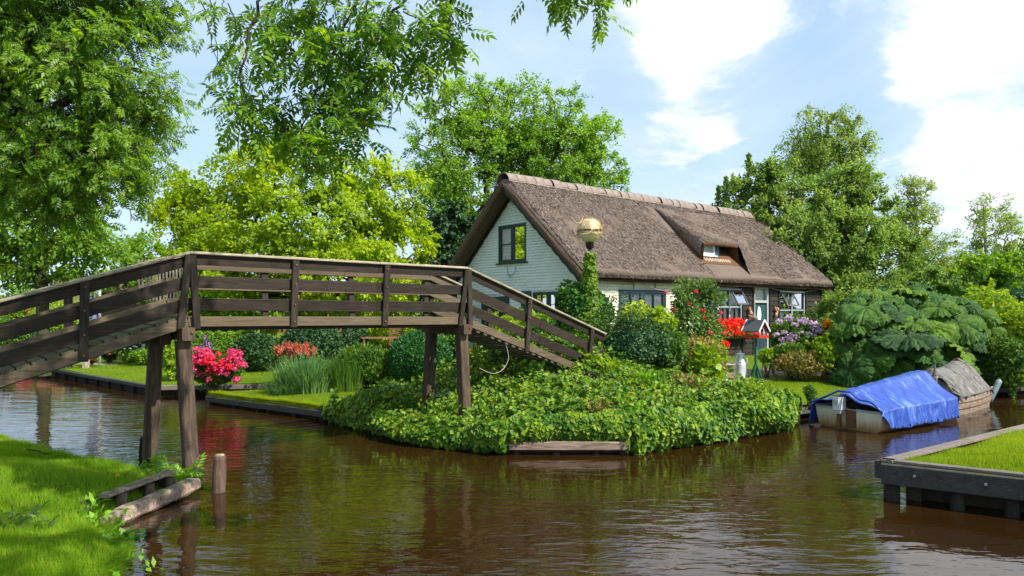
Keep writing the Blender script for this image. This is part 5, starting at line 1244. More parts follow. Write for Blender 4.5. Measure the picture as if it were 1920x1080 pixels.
# weeds and shoots standing out of the ivy bank
for lb, px, py, d, rx, ry, nl, tm, sz, mt, u_ in (('yellow-green nettle clump standing out of the ivy below the ramp end', 1140, 715, 13.2, 26, 22, 900, LEAF, .06, 'bush_lime', .6), ('leafy weeds on the ivy crest in front of the dark shrub', 1215, 722, 13.0, 30, 18, 900, LEAF_N, .08, 'weed', .8),
        ('yellowish weed clump on the ivy left of the milk can', 1290, 722, 13.2, 34, 16, 1000, LEAF, .055, 'rust_leaf', .5), ('low bright shoots near the right end of the ivy bank', 1400, 735, 12.9, 30, 14, 800, LEAF_N, .07, 'bush_lime', .7), ('dark low weeds between the bridge legs', 822, 745, 12.4, 20, 16, 700, LEAF, .05, 'bush_dark', .4),
        ('pale grassy tuft at the left shoulder of the ivy bank', 735, 742, 13.2, 22, 12, 500, LEAF_N, .09, 'reed', 1.0), ('rusty dead stems above the old water beam', 1120, 800, 10.9, 34, 12, 420, LEAF_N, .05, 'rust_leaf', .2), ('broad leaved weeds above the old water beam, right end', 1190, 780, 10.9, 24, 16, 420, LEAF_W, .06, 'weed', .5)):
    c = W3(px, py, d); c[2] = max(c[2], float(iz(c[:2])[0]) - .05); bush('ivy_bank_weed', lb, c, (rx * d / F_PX, rx * d / F_PX * .7, ry * d / F_PX * 1.2), nl, tm, sz, mt, cat='weed', group='weeds in the ivy bank', shell=.1, up=u_, lump_amp=.7)
# around the lamp and in front of the cottage, left to right
bpx('ivy_bush', 'dark ivy bush swelling around the foot of the globe lamp', 1092, 590, 50, 62, 15.5, 6000, IVY, .075, 'ivy_dark', cat='ivy', shell=.8, droop=.5, core=.85, lump_amp=.3)
bpx('dark_shrub', 'dark green shrub at the foot of the right ramp', 1175, 655, 66, 52, 14.6, 10000, LEAF, .055, 'bush_dark', shell=.45, core=.7, lump_amp=.6, lumps=14)
bpx('golden_shrub', 'bright golden-green shrub below the wide teal window', 1190, 605, 36, 30, 15.6, 3200, LEAF, .075, 'bush_gold', shell=.4, lump_amp=.3)
bpx('climbing_hop', 'light green climber hanging in a fringe right of the golden shrub', 1232, 612, 30, 34, 15.2, 2300, LEAF_W, .085, 'bush_lime', shell=.4, droop=.5, lump_amp=.35)
bpx('green_shrub', 'mid green shrub between the dark shrub and the rose', 1245, 665, 42, 48, 14.8, 4500, LEAF, .07, 'bush_green', shell=.5, lump_amp=.35)
bpx('yellowish_shrub', 'airy yellow-green shrub low in front of the rose', 1300, 672, 52, 42, 15.4, 4200, LEAF, .06, 'rust_leaf', shell=.4, lump_amp=.35)
bpx('lime_plant', 'lime green leafy plant at the end of the bridge handrail', 1100, 690, 24, 30, 13.6, 900, LEAF_W, .10, 'bush_lime', shell=.35, lump_amp=.4)
bpx('lime_plant', 'tall lime green leafy shoot rising from the ivy below the rose', 1322, 690, 26, 34, 14.6, 700, LEAF_W, .13, 'bush_lime', shell=.3, up=.6, lump_amp=.4)
rose = bpx('climbing_rose', 'tall climbing rose with red blooms against the cottage wall', 1293, 600, 44, 62, 17.3, 3600, LEAF, .075, 'rose_leaf', shell=.15, lump_amp=.8, lumps=12, nst=14)
for (px, py, rx, ry, nl) in ((1322, 545, 26, 26, 700), (1340, 560, 28, 14, 350), (1280, 560, 24, 40, 900), (1330, 620, 30, 40, 900)):
    q_ = 17.2 / F_PX; c = W3(px, py, 17.2); u_ = rand_unit(nl); p = c + u_ * np.array([rx, 20, ry]) * q_ * rng.uniform(.2, 1, (nl, 1)); b = np.array(rose.location)
    link_mesh('foliage', leaf_mesh('foliage', LEAF, p - b, unit(u_ + [0, 0, .3]), unit(u_ * .6 + [0, -.4, .7] + rng.normal(0, .4, (nl, 3))), .07 * rng.uniform(.6, 1.3, nl), M['rose_leaf']), rose)
heads(rose, [front(x, y, 16.85) for x, y in ((1249, 549), (1262, 581), (1263, 596), (1264, 608), (1250, 608), (1292, 571), (1318, 583), (1322, 597), (1352, 587), (1330, 625), (1275, 640), (1305, 548))], .06, 'redpink', 'bloom', 34, .7)
bpx('yellow_weeds', 'tangle of yellow-green weeds beside the stone planter', 1335, 668, 28, 30, 16.6, 1800, LEAF, .07, 'bush_lime', shell=.3)
# scarlet flowers in the window box on the boards
wb = empty('window_box', hw(7.15, SY - .18, 1.22), HRZ, 'window box overflowing with scarlet flowers under the white framed window', 'window box')
MB().box(-1.05, 1.05, -.11, .09, -.02, .16).build('trough', M['tar_flat'], wb); 
n = 1500; p = np.stack([rng.uniform(-1.1, 1.15, n), rng.normal(-.04, .12, n), rng.uniform(.02, .42, n)], -1); link_mesh('foliage', leaf_mesh('foliage', LEAF_W, p, rand_unit(n), unit(rng.normal(0, .5, (n, 3)) + [0, -.6, .7]), .075, M['bush_green']), wb)
hc = leaf_mesh('blossom', PETAL, rand_unit(22) * .055, rand_unit(22), rand_unit(22), .075, M['red'])
for i in range(95):
    o = link_mesh('blossom', hc, wb); o.location = (random.uniform(-1.15, 1.2), random.uniform(-.30, .02), random.uniform(.16, .60)); s_ = random.uniform(.8, 1.5); o.scale = (s_,) * 3; o.rotation_euler = (random.uniform(0, 6), random.uniform(0, 6), 0)
bk = empty('flower_basket', hw(6.35, SY - .45, .95), HRZ, 'small basket of red flowers low on the boards beside the rose', 'basket'); b = MB(); b.lathe([(.05, -.12), (.12, -.04), (.14, .04)], 10); b.build('basket', M['basket'], bk)
for i in range(12):
    o = link_mesh('blossom', hc, bk); o.location = (random.uniform(-.16, .16), random.uniform(-.14, .05), random.uniform(.04, .2))
# hydrangea and border by the door
hy = bpx('hydrangea', 'rounded hydrangea with pale mauve heads under the right white window', 1497, 638, 42, 40, 18.6, 3800, LEAF_W, .10, 'bush_green', shell=.5, lump_amp=.2)
heads(hy, [front(x, y, 18.15) for x, y in ((1480,598),(1462,604),(1503,602),(1511,600),(1520,606),(1526,616),(1530,610),(1470,624),(1478,632),(1486,628),(1466,637),(1474,645),(1484,640),(1493,633),(1500,624),(1514,628),(1462,652),(1478,655),(1522,630),(1455,628),(1490,610),(1534,622),(1505,642))], .10, 'mauve', 'flower_head', 54, .62)
of = bpx('helenium', 'patch of yellow-orange daisies at the corner of the cottage', 1552, 625, 20, 34, 19.2, 900, LEAF, .08, 'bush_green', shell=.3, cat='flowers')
heads(of, spread(1550, 612, 15, 18, 19, 26) + spread(1566, 645, 10, 12, 18.8, 8), .06, 'orange', 'daisy', 16, .8)
bpx('lime_perennial', 'bright lime leafy plant beside the big gunnera leaves', 1546, 664, 24, 32, 17.6, 1900, LEAF, .09, 'bush_lime', shell=.3, up=.5, cat='plant')
bpx('low_green_plant', 'low light green plant beside the green bird table post', 1437, 668, 16, 11, 17.9, 600, LEAF, .08, 'bush_lime', shell=.3, cat='plant')
bpx('bronze_border', 'bronze and green low border in front of the hydrangea', 1500, 682, 52, 20, 17.7, 3600, LEAF_N, .11, 'rust_leaf', shell=.2, up=.9, cat='plant')
bpx('mixed_border', 'leafy light green clump low between the hydrangea and the bronze border', 1482, 664, 30, 18, 17.9, 1200, LEAF, .09, 'bush_green', shell=.3, up=.5, cat='plant')

# gunnera: each great leaf its own part
def gleaf(seed):
    r_ = random.Random(seed); nA, nR = 140, 9; vein = []; ph = [r_.uniform(0, 6) for _ in range(4)]; mb = MB(); vs = []
    for i in range(nA + 1):
        t = -math.pi * .93 + 2 * math.pi * .93 * i / nA; lob = abs(math.cos(t * 2.5)) ** .6; tooth = .022 * ((i % 4) - 1.5)
        rm = .74 + .20 * lob + tooth + .05 * math.sin(t * 2 + ph[0]); 
        for j in range(nR + 1):
            q_ = j / nR; rr = rm * q_; z = .13 * (abs(math.cos(t * 2.5)) - .5) * q_ * 1.2 - .26 * q_ ** 3 + .022 * math.sin(t * 21 + ph[1]) * q_ ** 2 + .03 * math.sin(q_ * 30 + abs(math.sin(t * 2.5)) * 9) + .10 * q_ + .04 * math.sin(q_ * 19 + ph[2]) * q_
            ax = abs(math.sin(t * 2.5)); vein.append(max(0, 1 - ax * q_ * 9) if abs(math.cos(t*2.5)) > .3 else 0); vein[-1] = max(vein[-1], .55 * max(0, 1 - abs(((q_ * 5 + ax * 1.6) % 1) - .5) * 5) * (q_ > .15)) 
            vs.append((math.sin(t) * rr, math.cos(t) * rr + .10, z))
    mb.v = vs; mb.f = [(i*(nR+1)+j, (i+1)*(nR+1)+j, (i+1)*(nR+1)+j+1, i*(nR+1)+j+1) for i in range(nA) for j in range(nR)]
    me = mb.mesh('leaf', M['gunnera'], smooth=True, recalc=False); at = me.attributes.new('vein', 'FLOAT', 'POINT'); at.data.foreach_set('value', np.array(vein, dtype=np.float32)); return me
gl_ = [gleaf(i) for i in range(4)]
gb = W3(1690, 700, 18.4); gun = empty('gunnera', (gb[0], gb[1], float(gz(gb[:2])[0])), 0, 'giant rhubarb-like gunnera mound with huge lobed leaves behind the boats', 'gunnera'); gbase = np.array(gun.location); gstems = []
glist = [(1610,610,40,17.4,.8),(1645,590,40,17.6,.5),(1685,585,38,17.4,.5),(1715,605,40,17.2,.6),(1760,575,40,17.6,.5),(1805,575,40,18.2,.4),(1635,548,34,18.6,.3),(1760,535,30,19.2,.2),(1810,625,42,17.3,.7),(1665,640,46,16.9,.8),(1725,648,46,16.8,.8),(1575,600,36,17.8,.8),(1845,655,36,17.8,.8),(1625,575,62,17.6,.35),(1600,600,52,17.3,.75),(1655,560,48,18.2,.3),(1700,548,50,18.6,.2),(1745,552,50,18.6,.2),(1790,560,46,18.8,.25),(1580,640,46,17.4,.95),(1700,628,66,16.8,.5),(1740,615,54,17.2,.45),(1790,600,60,17.4,.5),(1665,600,46,17.5,.45),(1720,585,46,17.8,.35),(1830,590,46,18.3,.4),(1690,562,44,18.3,.3),(1765,580,44,18,.35),
         (1620,665,56,17.0,1.0),(1680,672,50,16.9,1.0),(1740,672,54,17.0,.95),(1790,650,52,17.2,.8),(1830,635,46,17.8,.7),(1855,615,40,18.4,.5),(1600,560,34,18.4,.4),(1640,630,52,17.2,.8),(1760,640,44,17.4,.9),(1595,690,44,16.9,1.1),(1650,695,46,16.8,1.1),(1720,700,44,16.8,1.1),(1810,680,44,17.2,1.0),(1870,650,36,18.3,.7),(1665,545,34,19,.2),(1725,535,34,19.2,.15),(1780,540,32,19.4,.2)]
for i, (px, py, rp, d, tl) in enumerate(glist):
    c = W3(px, py, d); r_ = rp * d / F_PX * .92; o = link_mesh('leaf', gl_[i % 4], gun); o.location = Vector(c - gbase)
    yaw = math.atan2(c[0] - gb[0], -(c[1] - gb[1] - 1.2)); o.rotation_euler = (-tl * 1.0, random.uniform(-.2, .2), 0); o.rotation_mode = 'XYZ'
    o.matrix_local = Matrix.Translation(Vector(c - gbase)) @ Matrix.Rotation(math.pi + yaw * .45 + random.uniform(-.5, .5), 4, 'Z') @ Matrix.Rotation(-tl * .95, 4, 'X') @ Matrix.Rotation(random.uniform(-.5, .5), 4, 'Y') @ Matrix.Rotation(random.uniform(-.3, .3), 4, 'X') @ Matrix.Diagonal((r_ * random.uniform(.75, 1.15), r_ * random.uniform(.8, 1.05), r_ * 1.3, 1))
    s0 = np.array([random.uniform(-.8, .8), random.uniform(-.3, .5), 0]); e = c - gbase + np.array([0, .1, -.04]); gstems.append((list(s0), list((s0 + e) / 2 + [0, 0, .15]), list(e)))
for s_ in gstems: MB().tube(s_, [.04, .03, .02], 6).build('stalk', M['stem'], gun, smooth=True)
bpx('dark_undergrowth', 'dark fine-leaved undergrowth at the foot of the gunnera by the lawn', 1650, 680, 86, 30, 17.9, 7000, LEAF_N, .11, 'bush_dark', shell=.1, cat='plant', core=.6)
bpx('leafy_shrub', 'pale leafy shrub poking up at the right of the gunnera', 1855, 600, 50, 60, 20, 4200, LEAF, .10, 'bush_lime', shell=.3, group='bank shrubs at the right')
bpx('leafy_shrub', 'green shrub on the bank behind the grey covered boat', 1885, 690, 45, 55, 17.6, 5200, LEAF_W, .085, 'bush_green', shell=.35, group='bank shrubs at the right', core=.5)
bpx('leafy_shrub', 'bright shrub at the right edge beyond the narrowing canal', 1930, 640, 50, 70, 19, 5200, LEAF, .095, 'bush_lime', shell=.35, group='bank shrubs at the right', core=.5)
bpx('leafy_shrub', 'dark arching shrub right of the gunnera mound', 1905, 590, 42, 48, 21, 3500, LEAF, .10, 'bush_dark', shell=.35, group='bank shrubs at the right')
bpx('leafy_shrub', 'shrub overhanging the water beyond the right edge', 2010, 660, 70, 90, 18.5, 5000, LEAF, .11, 'bush_green', shell=.35, group='bank shrubs at the right', core=.5)
bpx('low_bush', 'little bush on the lawn edge just left of the blue covered boat', 1519, 738, 10, 14, 13.4, 500, LEAF, .045, 'bush_green', shell=.3)

# left of the cottage, seen under the bridge
bpx('clipped_ball', 'dark green clipped ball shrub beside the right bridge legs', 787, 672, 57, 50, 16.2, 15000, LEAF_N, .075, 'box', cat='clipped shrub', shell=.86, core=.86, lump_amp=.08, up=.8)
def blade_clump(name, label, cx, cy, rx, ry, n, h, wd, mat, cat, curve=.35, group=None, hv=.35):
    b = np.array([cx, cy, float(gz((cx, cy))[0]) - .02]); root = empty(name, b, 0, label, cat, group)
    a = rng.uniform(0, 2 * np.pi, n); r_ = np.sqrt(rng.uniform(0, 1, n)); p = np.stack([np.cos(a) * r_ * rx, np.sin(a) * r_ * ry, np.zeros(n)], -1)
    lean = unit(np.stack([np.cos(a), np.sin(a), np.zeros(n)], -1) + rng.normal(0, .6, (n, 3)) * [1, 1, 0]); L_ = h * rng.uniform(1 - hv, 1 + hv * .4, n) * (1.05 - .3 * r_); cu = curve * rng.uniform(.2, 1.3, n) * (.4 + r_)
    sd_ = unit(np.cross(lean, [0, 0, 1.0]) + rng.normal(0, .4, (n, 3)) * [1, 1, 0]); V = []
    for k, t in enumerate((0, .35, .7, 1.0)):
        q_ = p + lean * (cu * L_ * t * t)[:, None] + np.stack([np.zeros(n), np.zeros(n), L_ * (t - .25 * cu * t ** 3)], -1); w_ = wd * (1, .9, .6, .04)[k]; V += [q_ - sd_ * w_, q_ + sd_ * w_]
    V = np.stack(V, 1).reshape(-1, 3); f = np.array([(0,1,3,2),(2,3,5,4),(4,5,7,6)]); f = (f[None] + (np.arange(n) * 8)[:, None, None]).reshape(-1, 4)
    link_mesh('blades', np_mesh('blades', V, f, M[mat]), root); return root
blade_clump('reed_clump', 'tall clump of grey-green reed blades at the edge of the inlet', -4.7, 15.9, .62, .4, 1300, .98, .010, 'reed', 'reeds', .45, 'reeds by the inlet')
blade_clump('reed_clump', 'stiff deep green iris blades to the right of the grey-green reeds', -3.85, 16.0, .40, .35, 700, .98, .013, 'bush_green', 'reeds', .16, 'reeds by the inlet')
blade_clump('reed_clump', 'short arching grass tuft at the left foot of the reeds', -5.15, 15.7, .35, .25, 420, .48, .008, 'reed', 'reeds', .9, 'reeds by the inlet')
bpx('tall_perennials', 'mass of tall leafy green perennials between the reeds and the ball shrub', 690, 688, 58, 38, 16.4, 8000, LEAF_N, .10, 'bush_green', shell=.1, up=1.0, cat='plants', core=.5)
ast = bpx('astilbe', 'coral pink feathery astilbe behind the reeds', 555, 672, 44, 24, 17.4, 1200, LEAF, .08, 'bush_green', shell=.3, cat='flowers')
pm = MB(); pm.grid(lambda u, v: ((.035 * math.sin(math.pi * min(1, u * 1.05 + .08)) + .016 * math.sin(v * 31 + u * 40)) * math.cos(v * 6.283), (.035 * math.sin(math.pi * min(1, u * 1.05 + .08)) + .016 * math.sin(v * 31 + u * 40)) * math.sin(v * 6.283), -.10 + .26 * u), 16, 14)
pme = pm.mesh('plume', M['coral'])
for p in spread(555, 660, 40, 10, 17.2, 60, .2):
    o = link_mesh('plume', pme, ast); o.location = Vector(p - np.array(ast.location)); o.rotation_euler = (random.uniform(-.5, .5), random.uniform(-.5, .5), random.uniform(0, 6))
pk = bpx('pink_rhododendron', 'low round bush covered in bright pink and red flower heads on the far lawn', 402, 690, 50, 30, 16.9, 4200, LEAF_W, .075, 'bush_green', shell=.5, core=.55, cat='flowering bush')
heads(pk, [front(x, y, 16.45) for x, y in ((368,656),(384,660),(376,666),(392,668),(362,672),(357,680),(372,678),(386,676),(398,672),(437,664),(450,662),(446,672),(434,660),(428,676),(420,678),(412,690),(448,680),(456,684),(366,694),(374,702),(384,700),(392,712),(414,698),(424,700),(444,712),(360,688),(402,684),(438,690))], .105, 'pink', 'flower_head', 54, .62)
heads(pk, spread(400, 682, 42, 22, 16.6, 34, .3), .07, 'redpink', 'flower_head', 30, .6)
pur = bpx('purple_spires', 'thin purple flower spires rising behind the pink bush', 386, 655, 22, 18, 18.4, 400, LEAF_N, .09, 'bush_green', cat='flowers', up=1)
heads(pur, [front(x, y, 18.2) for x, y in ((384,632),(384,638),(385,644),(392,646),(393,652),(378,650),(378,656),(400,656))], .045, 'purple_fl', 'spire', 18, .8, 1.8)
def hedge(name, label, a, b, h, th, n, size, mat, core=True):
    a = np.array(a, float); b = np.array(b, float); z0 = float(gz((a + b) / 2)[0]); root = empty(name, (*((a + b) / 2), z0), 0, label, 'hedge'); c0 = np.array(root.location); d = unit(b - a); nr = np.array([d[1], -d[0]])
    t = rng.uniform(0, 1, n); s_ = rng.uniform(-1, 1, n); z = rng.uniform(0, 1, n); face = rng.integers(0, 3, n); s_ = np.where(face < 2, np.sign(s_) * (1 - rng.uniform(0, .15, n)), s_); z = np.where(face == 2, 1 - rng.uniform(0, .08, n), z)
    p = np.column_stack([a + (b - a) * t[:, None] + nr * (s_ * th / 2)[:, None], z0 + z * h + .03 * np.sin(t * 40)]); nor = unit(np.column_stack([nr * s_[:, None] * 1.2, z]) + rng.normal(0, .5, (n, 3)))
    link_mesh('foliage', leaf_mesh('foliage', LEAF, p - c0, rand_unit(n), nor, size * rng.uniform(.6, 1.3, n), M[mat]), root)
    m_ = MB(); m_.beam(Vector((*a, z0 + h * .46)) - Vector(c0), Vector((*b, z0 + h * .46)) - Vector(c0), th * .8, h * .9); m_.build('dark_core', M['bush_dark'], root); return root  # solid dark box added inside the hedge so light does not pass
g0 = W3(330, 600, 22.5); g1_ = W3(452, 600, 23); hedge('hedge', 'clipped olive green hedge behind the pink bush and purple spires', g0[:2], g1_[:2], 1.0, .7, 9000, .07, 'left_tree')
bpx('round_dark_bush', 'wide dark green bush between the hedge and the astilbe', 482, 660, 44, 34, 20.5, 6500, LEAF, .08, 'bush_dark', shell=.75, core=.8, lump_amp=.12)
bpx('spreading_yew', 'spreading dark evergreen under the golden tree', 580, 650, 60, 42, 21.5, 8000, LEAF_N, .12, 'dark_conifer', shell=.6, core=.8)
bpx('spreading_yew', 'dark evergreen mass left of the terrace furniture', 640, 640, 50, 46, 22.5, 7000, LEAF_N, .12, 'dark_conifer', shell=.6, core=.8)
bpx('garden_shrub', 'light green shrub behind the terrace chairs', 715, 615, 60, 40, 28, 5000, LEAF, .11, 'bush_lime', shell=.4, core=.6)
bpx('garden_shrub', 'green shrub between the ball shrub and the cottage gable', 830, 620, 50, 60, 22, 6500, LEAF, .10, 'bush_green', shell=.5, core=.7)
bpx('wall_plant', 'leafy yellowish plant growing against the gable wall seen through the ramp railing', 985, 620, 70, 34, 18.5, 3600, LEAF, .09, 'bush_lime', shell=.2, up=.5)
bpx('wall_plant', 'dark ivy thicket under the gable windows behind the ramp', 1030, 650, 66, 50, 17, 5200, IVY, .09, 'ivy_dark', shell=.5, core=.6)
rb = bpx('red_flowers', 'little orange-red flowers at the gable foot behind the right bridge legs', 893, 661, 14, 8, 19.5, 300, LEAF, .07, 'bush_green', cat='flowers'); heads(rb, spread(893, 658, 12, 6, 19.3, 12, .1), .05, 'red', 'blossom', 14, .8)
cr_ = bpx('variegated_bush', 'cream and rust leaved bush beside the ramp railing', 1040, 662, 40, 22, 14.8, 1500, LEAF, .07, 'rust_leaf', shell=.3)
# far left garden
def fl(name, label, px, py, rx, ry, d, n, mat, fm=None, nh=0, hr=.09, size=.09, cat='flowering bush', **k):
    r_ = bpx(name, label, px, py, rx, ry, d, n, LEAF, size, mat, shell=.45, cat=cat, core=.55, **k)
    if fm: heads(r_, spread(px, py - ry * .2, rx * .9, ry * .75, d - .15, nh, .3), hr, fm, 'flower_head', 34, .7)
    return r_
fl('white_flower_bush', 'green bush dotted white left of the near bridge leg', 247, 652, 26, 24, 24, 2600, 'bush_green', 'white_fl', 22, .05)
fl('pink_flower_bush', 'pink flowering bush above the white dotted one', 266, 640, 14, 9, 25, 500, 'bush_green', 'pink', 12, .09)
fl('dusky_pink_bush', 'dusky dark bush with faded pink flowers right of the white pole', 207, 660, 16, 14, 24.5, 900, 'bush_dark', 'coral', 16, .08)
fl('low_shrub', 'low olive shrub at the far lawn edge near the bridge leg', 270, 668, 24, 12, 23, 1500, 'left_tree')
fl('orange_bush', 'orange-brown flowering bush left of the white pole', 170, 668, 15, 12, 23.5, 700, 'rust_leaf', 'coral', 18, .08)
fl('pink_roses', 'pink and white roses beyond the lawn seen through the left ramp', 45, 668, 24, 14, 27, 1000, 'bush_green', 'pink', 24, .10)
fl('pink_roses', 'pale blossom bank behind the left ramp railing', 40, 585, 50, 26, 34, 2600, 'left_tree', 'coral', 30, .12)
fl('white_hydrangea', 'white flower heads at the far left edge under the ramp', 4, 680, 14, 10, 22, 400, 'bush_green', 'white_fl', 14, .12)
fl('garden_bush', 'yellow-green rounded bush behind the left ramp railing', 120, 600, 60, 40, 32, 5000, 'bush_lime')
fl('garden_bush', 'green bush between the far thatched house and the hedge', 300, 620, 40, 34, 29, 4000, 'bush_green')
fl('garden_bush', 'dark bush at the far left beyond the ramp', 60, 630, 60, 30, 31, 4500, 'bush_green')
fl('garden_bush', 'bush left of the view on the far bank', -70, 620, 80, 60, 30, 5000, 'bush_green')
fl('lime_bush', 'light green bush between the two left bridge legs by the blue post', 325, 672, 14, 32, 18.8, 1500, 'bush_lime')
for (px, lb) in ((430, 'glossy dark shrub under the golden tree, left part'), (760, 'glossy shrub behind the terrace, right part')):
    bpx('garden_shrub', lb, px, 600, 60, 42, 30, 5000, LEAF, .13, 'bush_green', shell=.5, core=.7)

# sprouts on the near bank
def sprout(label, px, py, d, h, n, tmpl, size, mat, spread_=.22, base=None):
    c = W3(px, py, d); b = np.array([c[0], c[1], float(bz(c[:2])[0])]) if base is None else np.array(base); root = empty('bank_weed', b, 0, label, 'weed', 'weeds on the near bank'); segs = []
    ps, ts = [], []
    for i in range(max(4, n // 8)):
        e = np.array([rng.normal(0, spread_), rng.normal(0, spread_), h * rng.uniform(.5, 1.1)]); m_ = e * .5 + [0, 0, h * .2]; segs.append(([np.zeros(3), m_, e], [.005, .004, .002]))
        for k in range(8):
            t = rng.uniform(.35, 1); p = m_ * 2 * t * (1 - t) + e * t * t; ps.append(p); ts.append(unit(rng.normal(0, .8, 3) + e))
    ps, ts = np.array(ps), np.array(ts); m = len(ps)
    link_mesh('leaves', leaf_mesh('leaves', tmpl, ps, ts, unit(rng.normal(0, .35, (m, 3)) + [0, -.25, 1]), size * rng.uniform(.7, 1.3, m), M[mat]), root)
    v, f = tubes_np(segs, 4); link_mesh('stems', np_mesh('stems', v, f, M['stem']), root)
sprout('feathery green sprout between the two left bridge legs', 322, 880, 8.55, .38, 40, ASH, .17, 'weed', .16)
sprout('small feathery sprout in front of the dark round pile', 255, 872, 9.0, .22, 30, ASH, .13, 'weed', .12)
sprout('leafy weeds at the left end of the weathered log', 196, 975, 6.95, .22, 90, LEAF, .065, 'weed', .16)
sprout('broad leaved weeds hanging at the water below the log', 225, 1000, 6.6, .16, 90, LEAF, .07, 'weed', .15)
sprout('low dock leaves on the bank above the log', 150, 965, 6.9, .14, 80, LEAF_N, .10, 'weed', .2)
sprout('grassy weeds at the lower bank edge left of the open water', 215, 1045, 5.9, .12, 70, LEAF_N, .08, 'weed', .2)
sprout('dull dark weeds in the shaded grass at the left', 30, 1010, 6.2, .10, 60, LEAF_N, .09, 'bush_green', .2)
dl = W3(220, 884, 7.9); dn = empty('dandelion', (dl[0], dl[1], float(bz(dl[:2])[0])), 0, 'single yellow dandelion in the near grass', 'flower'); b = MB(); b.tube([(0,0,0),(.005,0,.09)], .003, 5); b.build('stem', M['stem'], dn); heads(dn, [np.array(dn.location) + [.005, 0, .095]], .02, 'yellow_fl', 'bloom', 30, .8)
tw = MB(); tp = [W3(50, 822, 9.3), W3(70, 820, 9.25), W3(85, 832, 9.1), W3(98, 816, 9.2)]
for p in tp: p[2] = float(bz(p[:2])[0]) + .07
tw.tube(tp, [.010, .009, .008, .004], 6); tw.tube([tp[1], tp[1] + [.12, -.1, .02]], [.007, .003], 5); tag(tw.build('fallen_twig', M['bark_dark']), 'dark bent twig lying on the near grass', 'twig')

# ------------------------------------------------------------------ grass blades
def blades(name, poly, zf, box, n, h, wd, mat, bend=.6, dens=None, edge=0):
    p = rng.uniform(box[0], box[1], (n, 2)); p = p[inside(p, poly)]
    if dens is not None: p = p[rng.uniform(0, 1, len(p)) < dens(p)]
    m = len(p); z = zf(p); L_ = h * rng.uniform(.5, 1.25, m) * (1 + .55 * np.sin(p[:, 0] * 3.1 + 2 * np.sin(p[:, 1] * 2.3)) * np.sin(p[:, 1] * 4)); a = rng.uniform(0, 6.283, m); d = np.stack([np.cos(a), np.sin(a), 0 * a], -1) * (bend * rng.uniform(.1, 1, m))[:, None]
    tip = np.column_stack([p, z]) + (unit(d + [0, 0, 1]) * L_[:, None]); sd_ = np.stack([np.sin(a + 1), np.cos(a + 1), 0 * a], -1) * (wd * rng.uniform(.7, 1.3, m))[:, None]; b = np.column_stack([p, z - .01])
    v = np.stack([b - sd_, b + sd_, tip], 1).reshape(-1, 3); tag(link_mesh(name, np_mesh(name, v, np.arange(3 * m).reshape(-1, 3), M[mat])), kind='stuff')
blades('dry_grass', BANK, bz, ((-9, 4), (-2.6, 12)), 26000, .06, .004, 'rust_leaf', dens=lambda p: np.clip(9 / (p[:, 1] ** 1.15), .25, 1) * (edge_dist(p, BANK) > .03))
blades('quay_dry_grass', QUAY, qz, ((4.3, 6.3), (9.6, 12)), 12000, .055, .004, 'rust_leaf')
blades('near_bank_grass', BANK, bz, ((-9, 4), (-2.6, 12)), 420000, .075, .0042, 'blade', dens=lambda p: np.clip(9 / (p[:, 1] ** 1.15), .25, 1) * (edge_dist(p, BANK) > .03))
blades('quay_grass', QUAY, qz, ((4.3, 6.3), (9.6, 12)), 210000, .065, .0042, 'blade_far', dens=lambda p: (edge_dist(p, QUAY) > .07))
blades('yard_grass', YARD, gz, ((-7.2, 12.5), (12.5, 18.5)), 330000, .042, .006, 'blade_far', dens=lambda p: (~inside(p, IVP)) * (edge_dist(p, YARD) > .05) * ((p[:, 0] < -1) | (p[:, 0] > 4.5)) * .8)
blades('far_lawn_grass', YARD, gz, ((-17, 17.5), (-4, 26)), 200000, .045, .008, 'blade_far', dens=lambda p: (edge_dist(p, YARD) > .05) * .6)
# turf fringe hanging over the low timber of the lawn
def fringe(name, pts, n, zf, out_, mat, h=.10, poly=None):
    pts = np.array(pts); sl = np.linalg.norm(np.diff(pts, axis=0), axis=1); i = rng.choice(len(sl), n, p=sl / sl.sum()); t = rng.uniform(0, 1, n); a, b = pts[i], pts[i + 1]; d = unit(b - a); on = np.stack([d[:, 1], -d[:, 0]], -1)
    p = a + (b - a) * t[:, None] - on * rng.uniform(0, .12, n)[:, None]; z = zf(p) - rng.uniform(0, .04, n); dn = np.column_stack([on * rng.uniform(.2, 1.2, n)[:, None], rng.uniform(-1.2, .8, n)]); L_ = h * rng.uniform(.4, 1.4, n) * (.6 + .5 * np.sin(p[:, 0] * 5) ** 2)
    sd_ = np.column_stack([d, 0 * t]) * .007; b0 = np.column_stack([p, z]); v = np.stack([b0 - sd_, b0 + sd_, b0 + unit(dn) * L_[:, None]], 1).reshape(-1, 3); tag(link_mesh(name, np_mesh(name, v, np.arange(3 * n).reshape(-1, 3), M[mat])), kind='stuff')
fringe('turf_fringe', [YARD[0], YARD[1], YARD[2], YARD[3]], 13000, gz, 1, 'blade_far', .12)
fringe('dead_turf_fringe', [YARD[0], YARD[1], YARD[2], YARD[3]], 4000, gz, 1, 'rust_leaf', .10)
fringe('bank_fringe', [BANK[i] for i in (0, 1, 2, 3)], 9000, lambda p: np.full(len(p), .03), 1, 'blade', .12)
fringe('bank_back_fringe', [BANK[i] for i in (4, 5, 6, 7, 8)], 9000, lambda p: np.full(len(p), .05), 1, 'blade', .16)
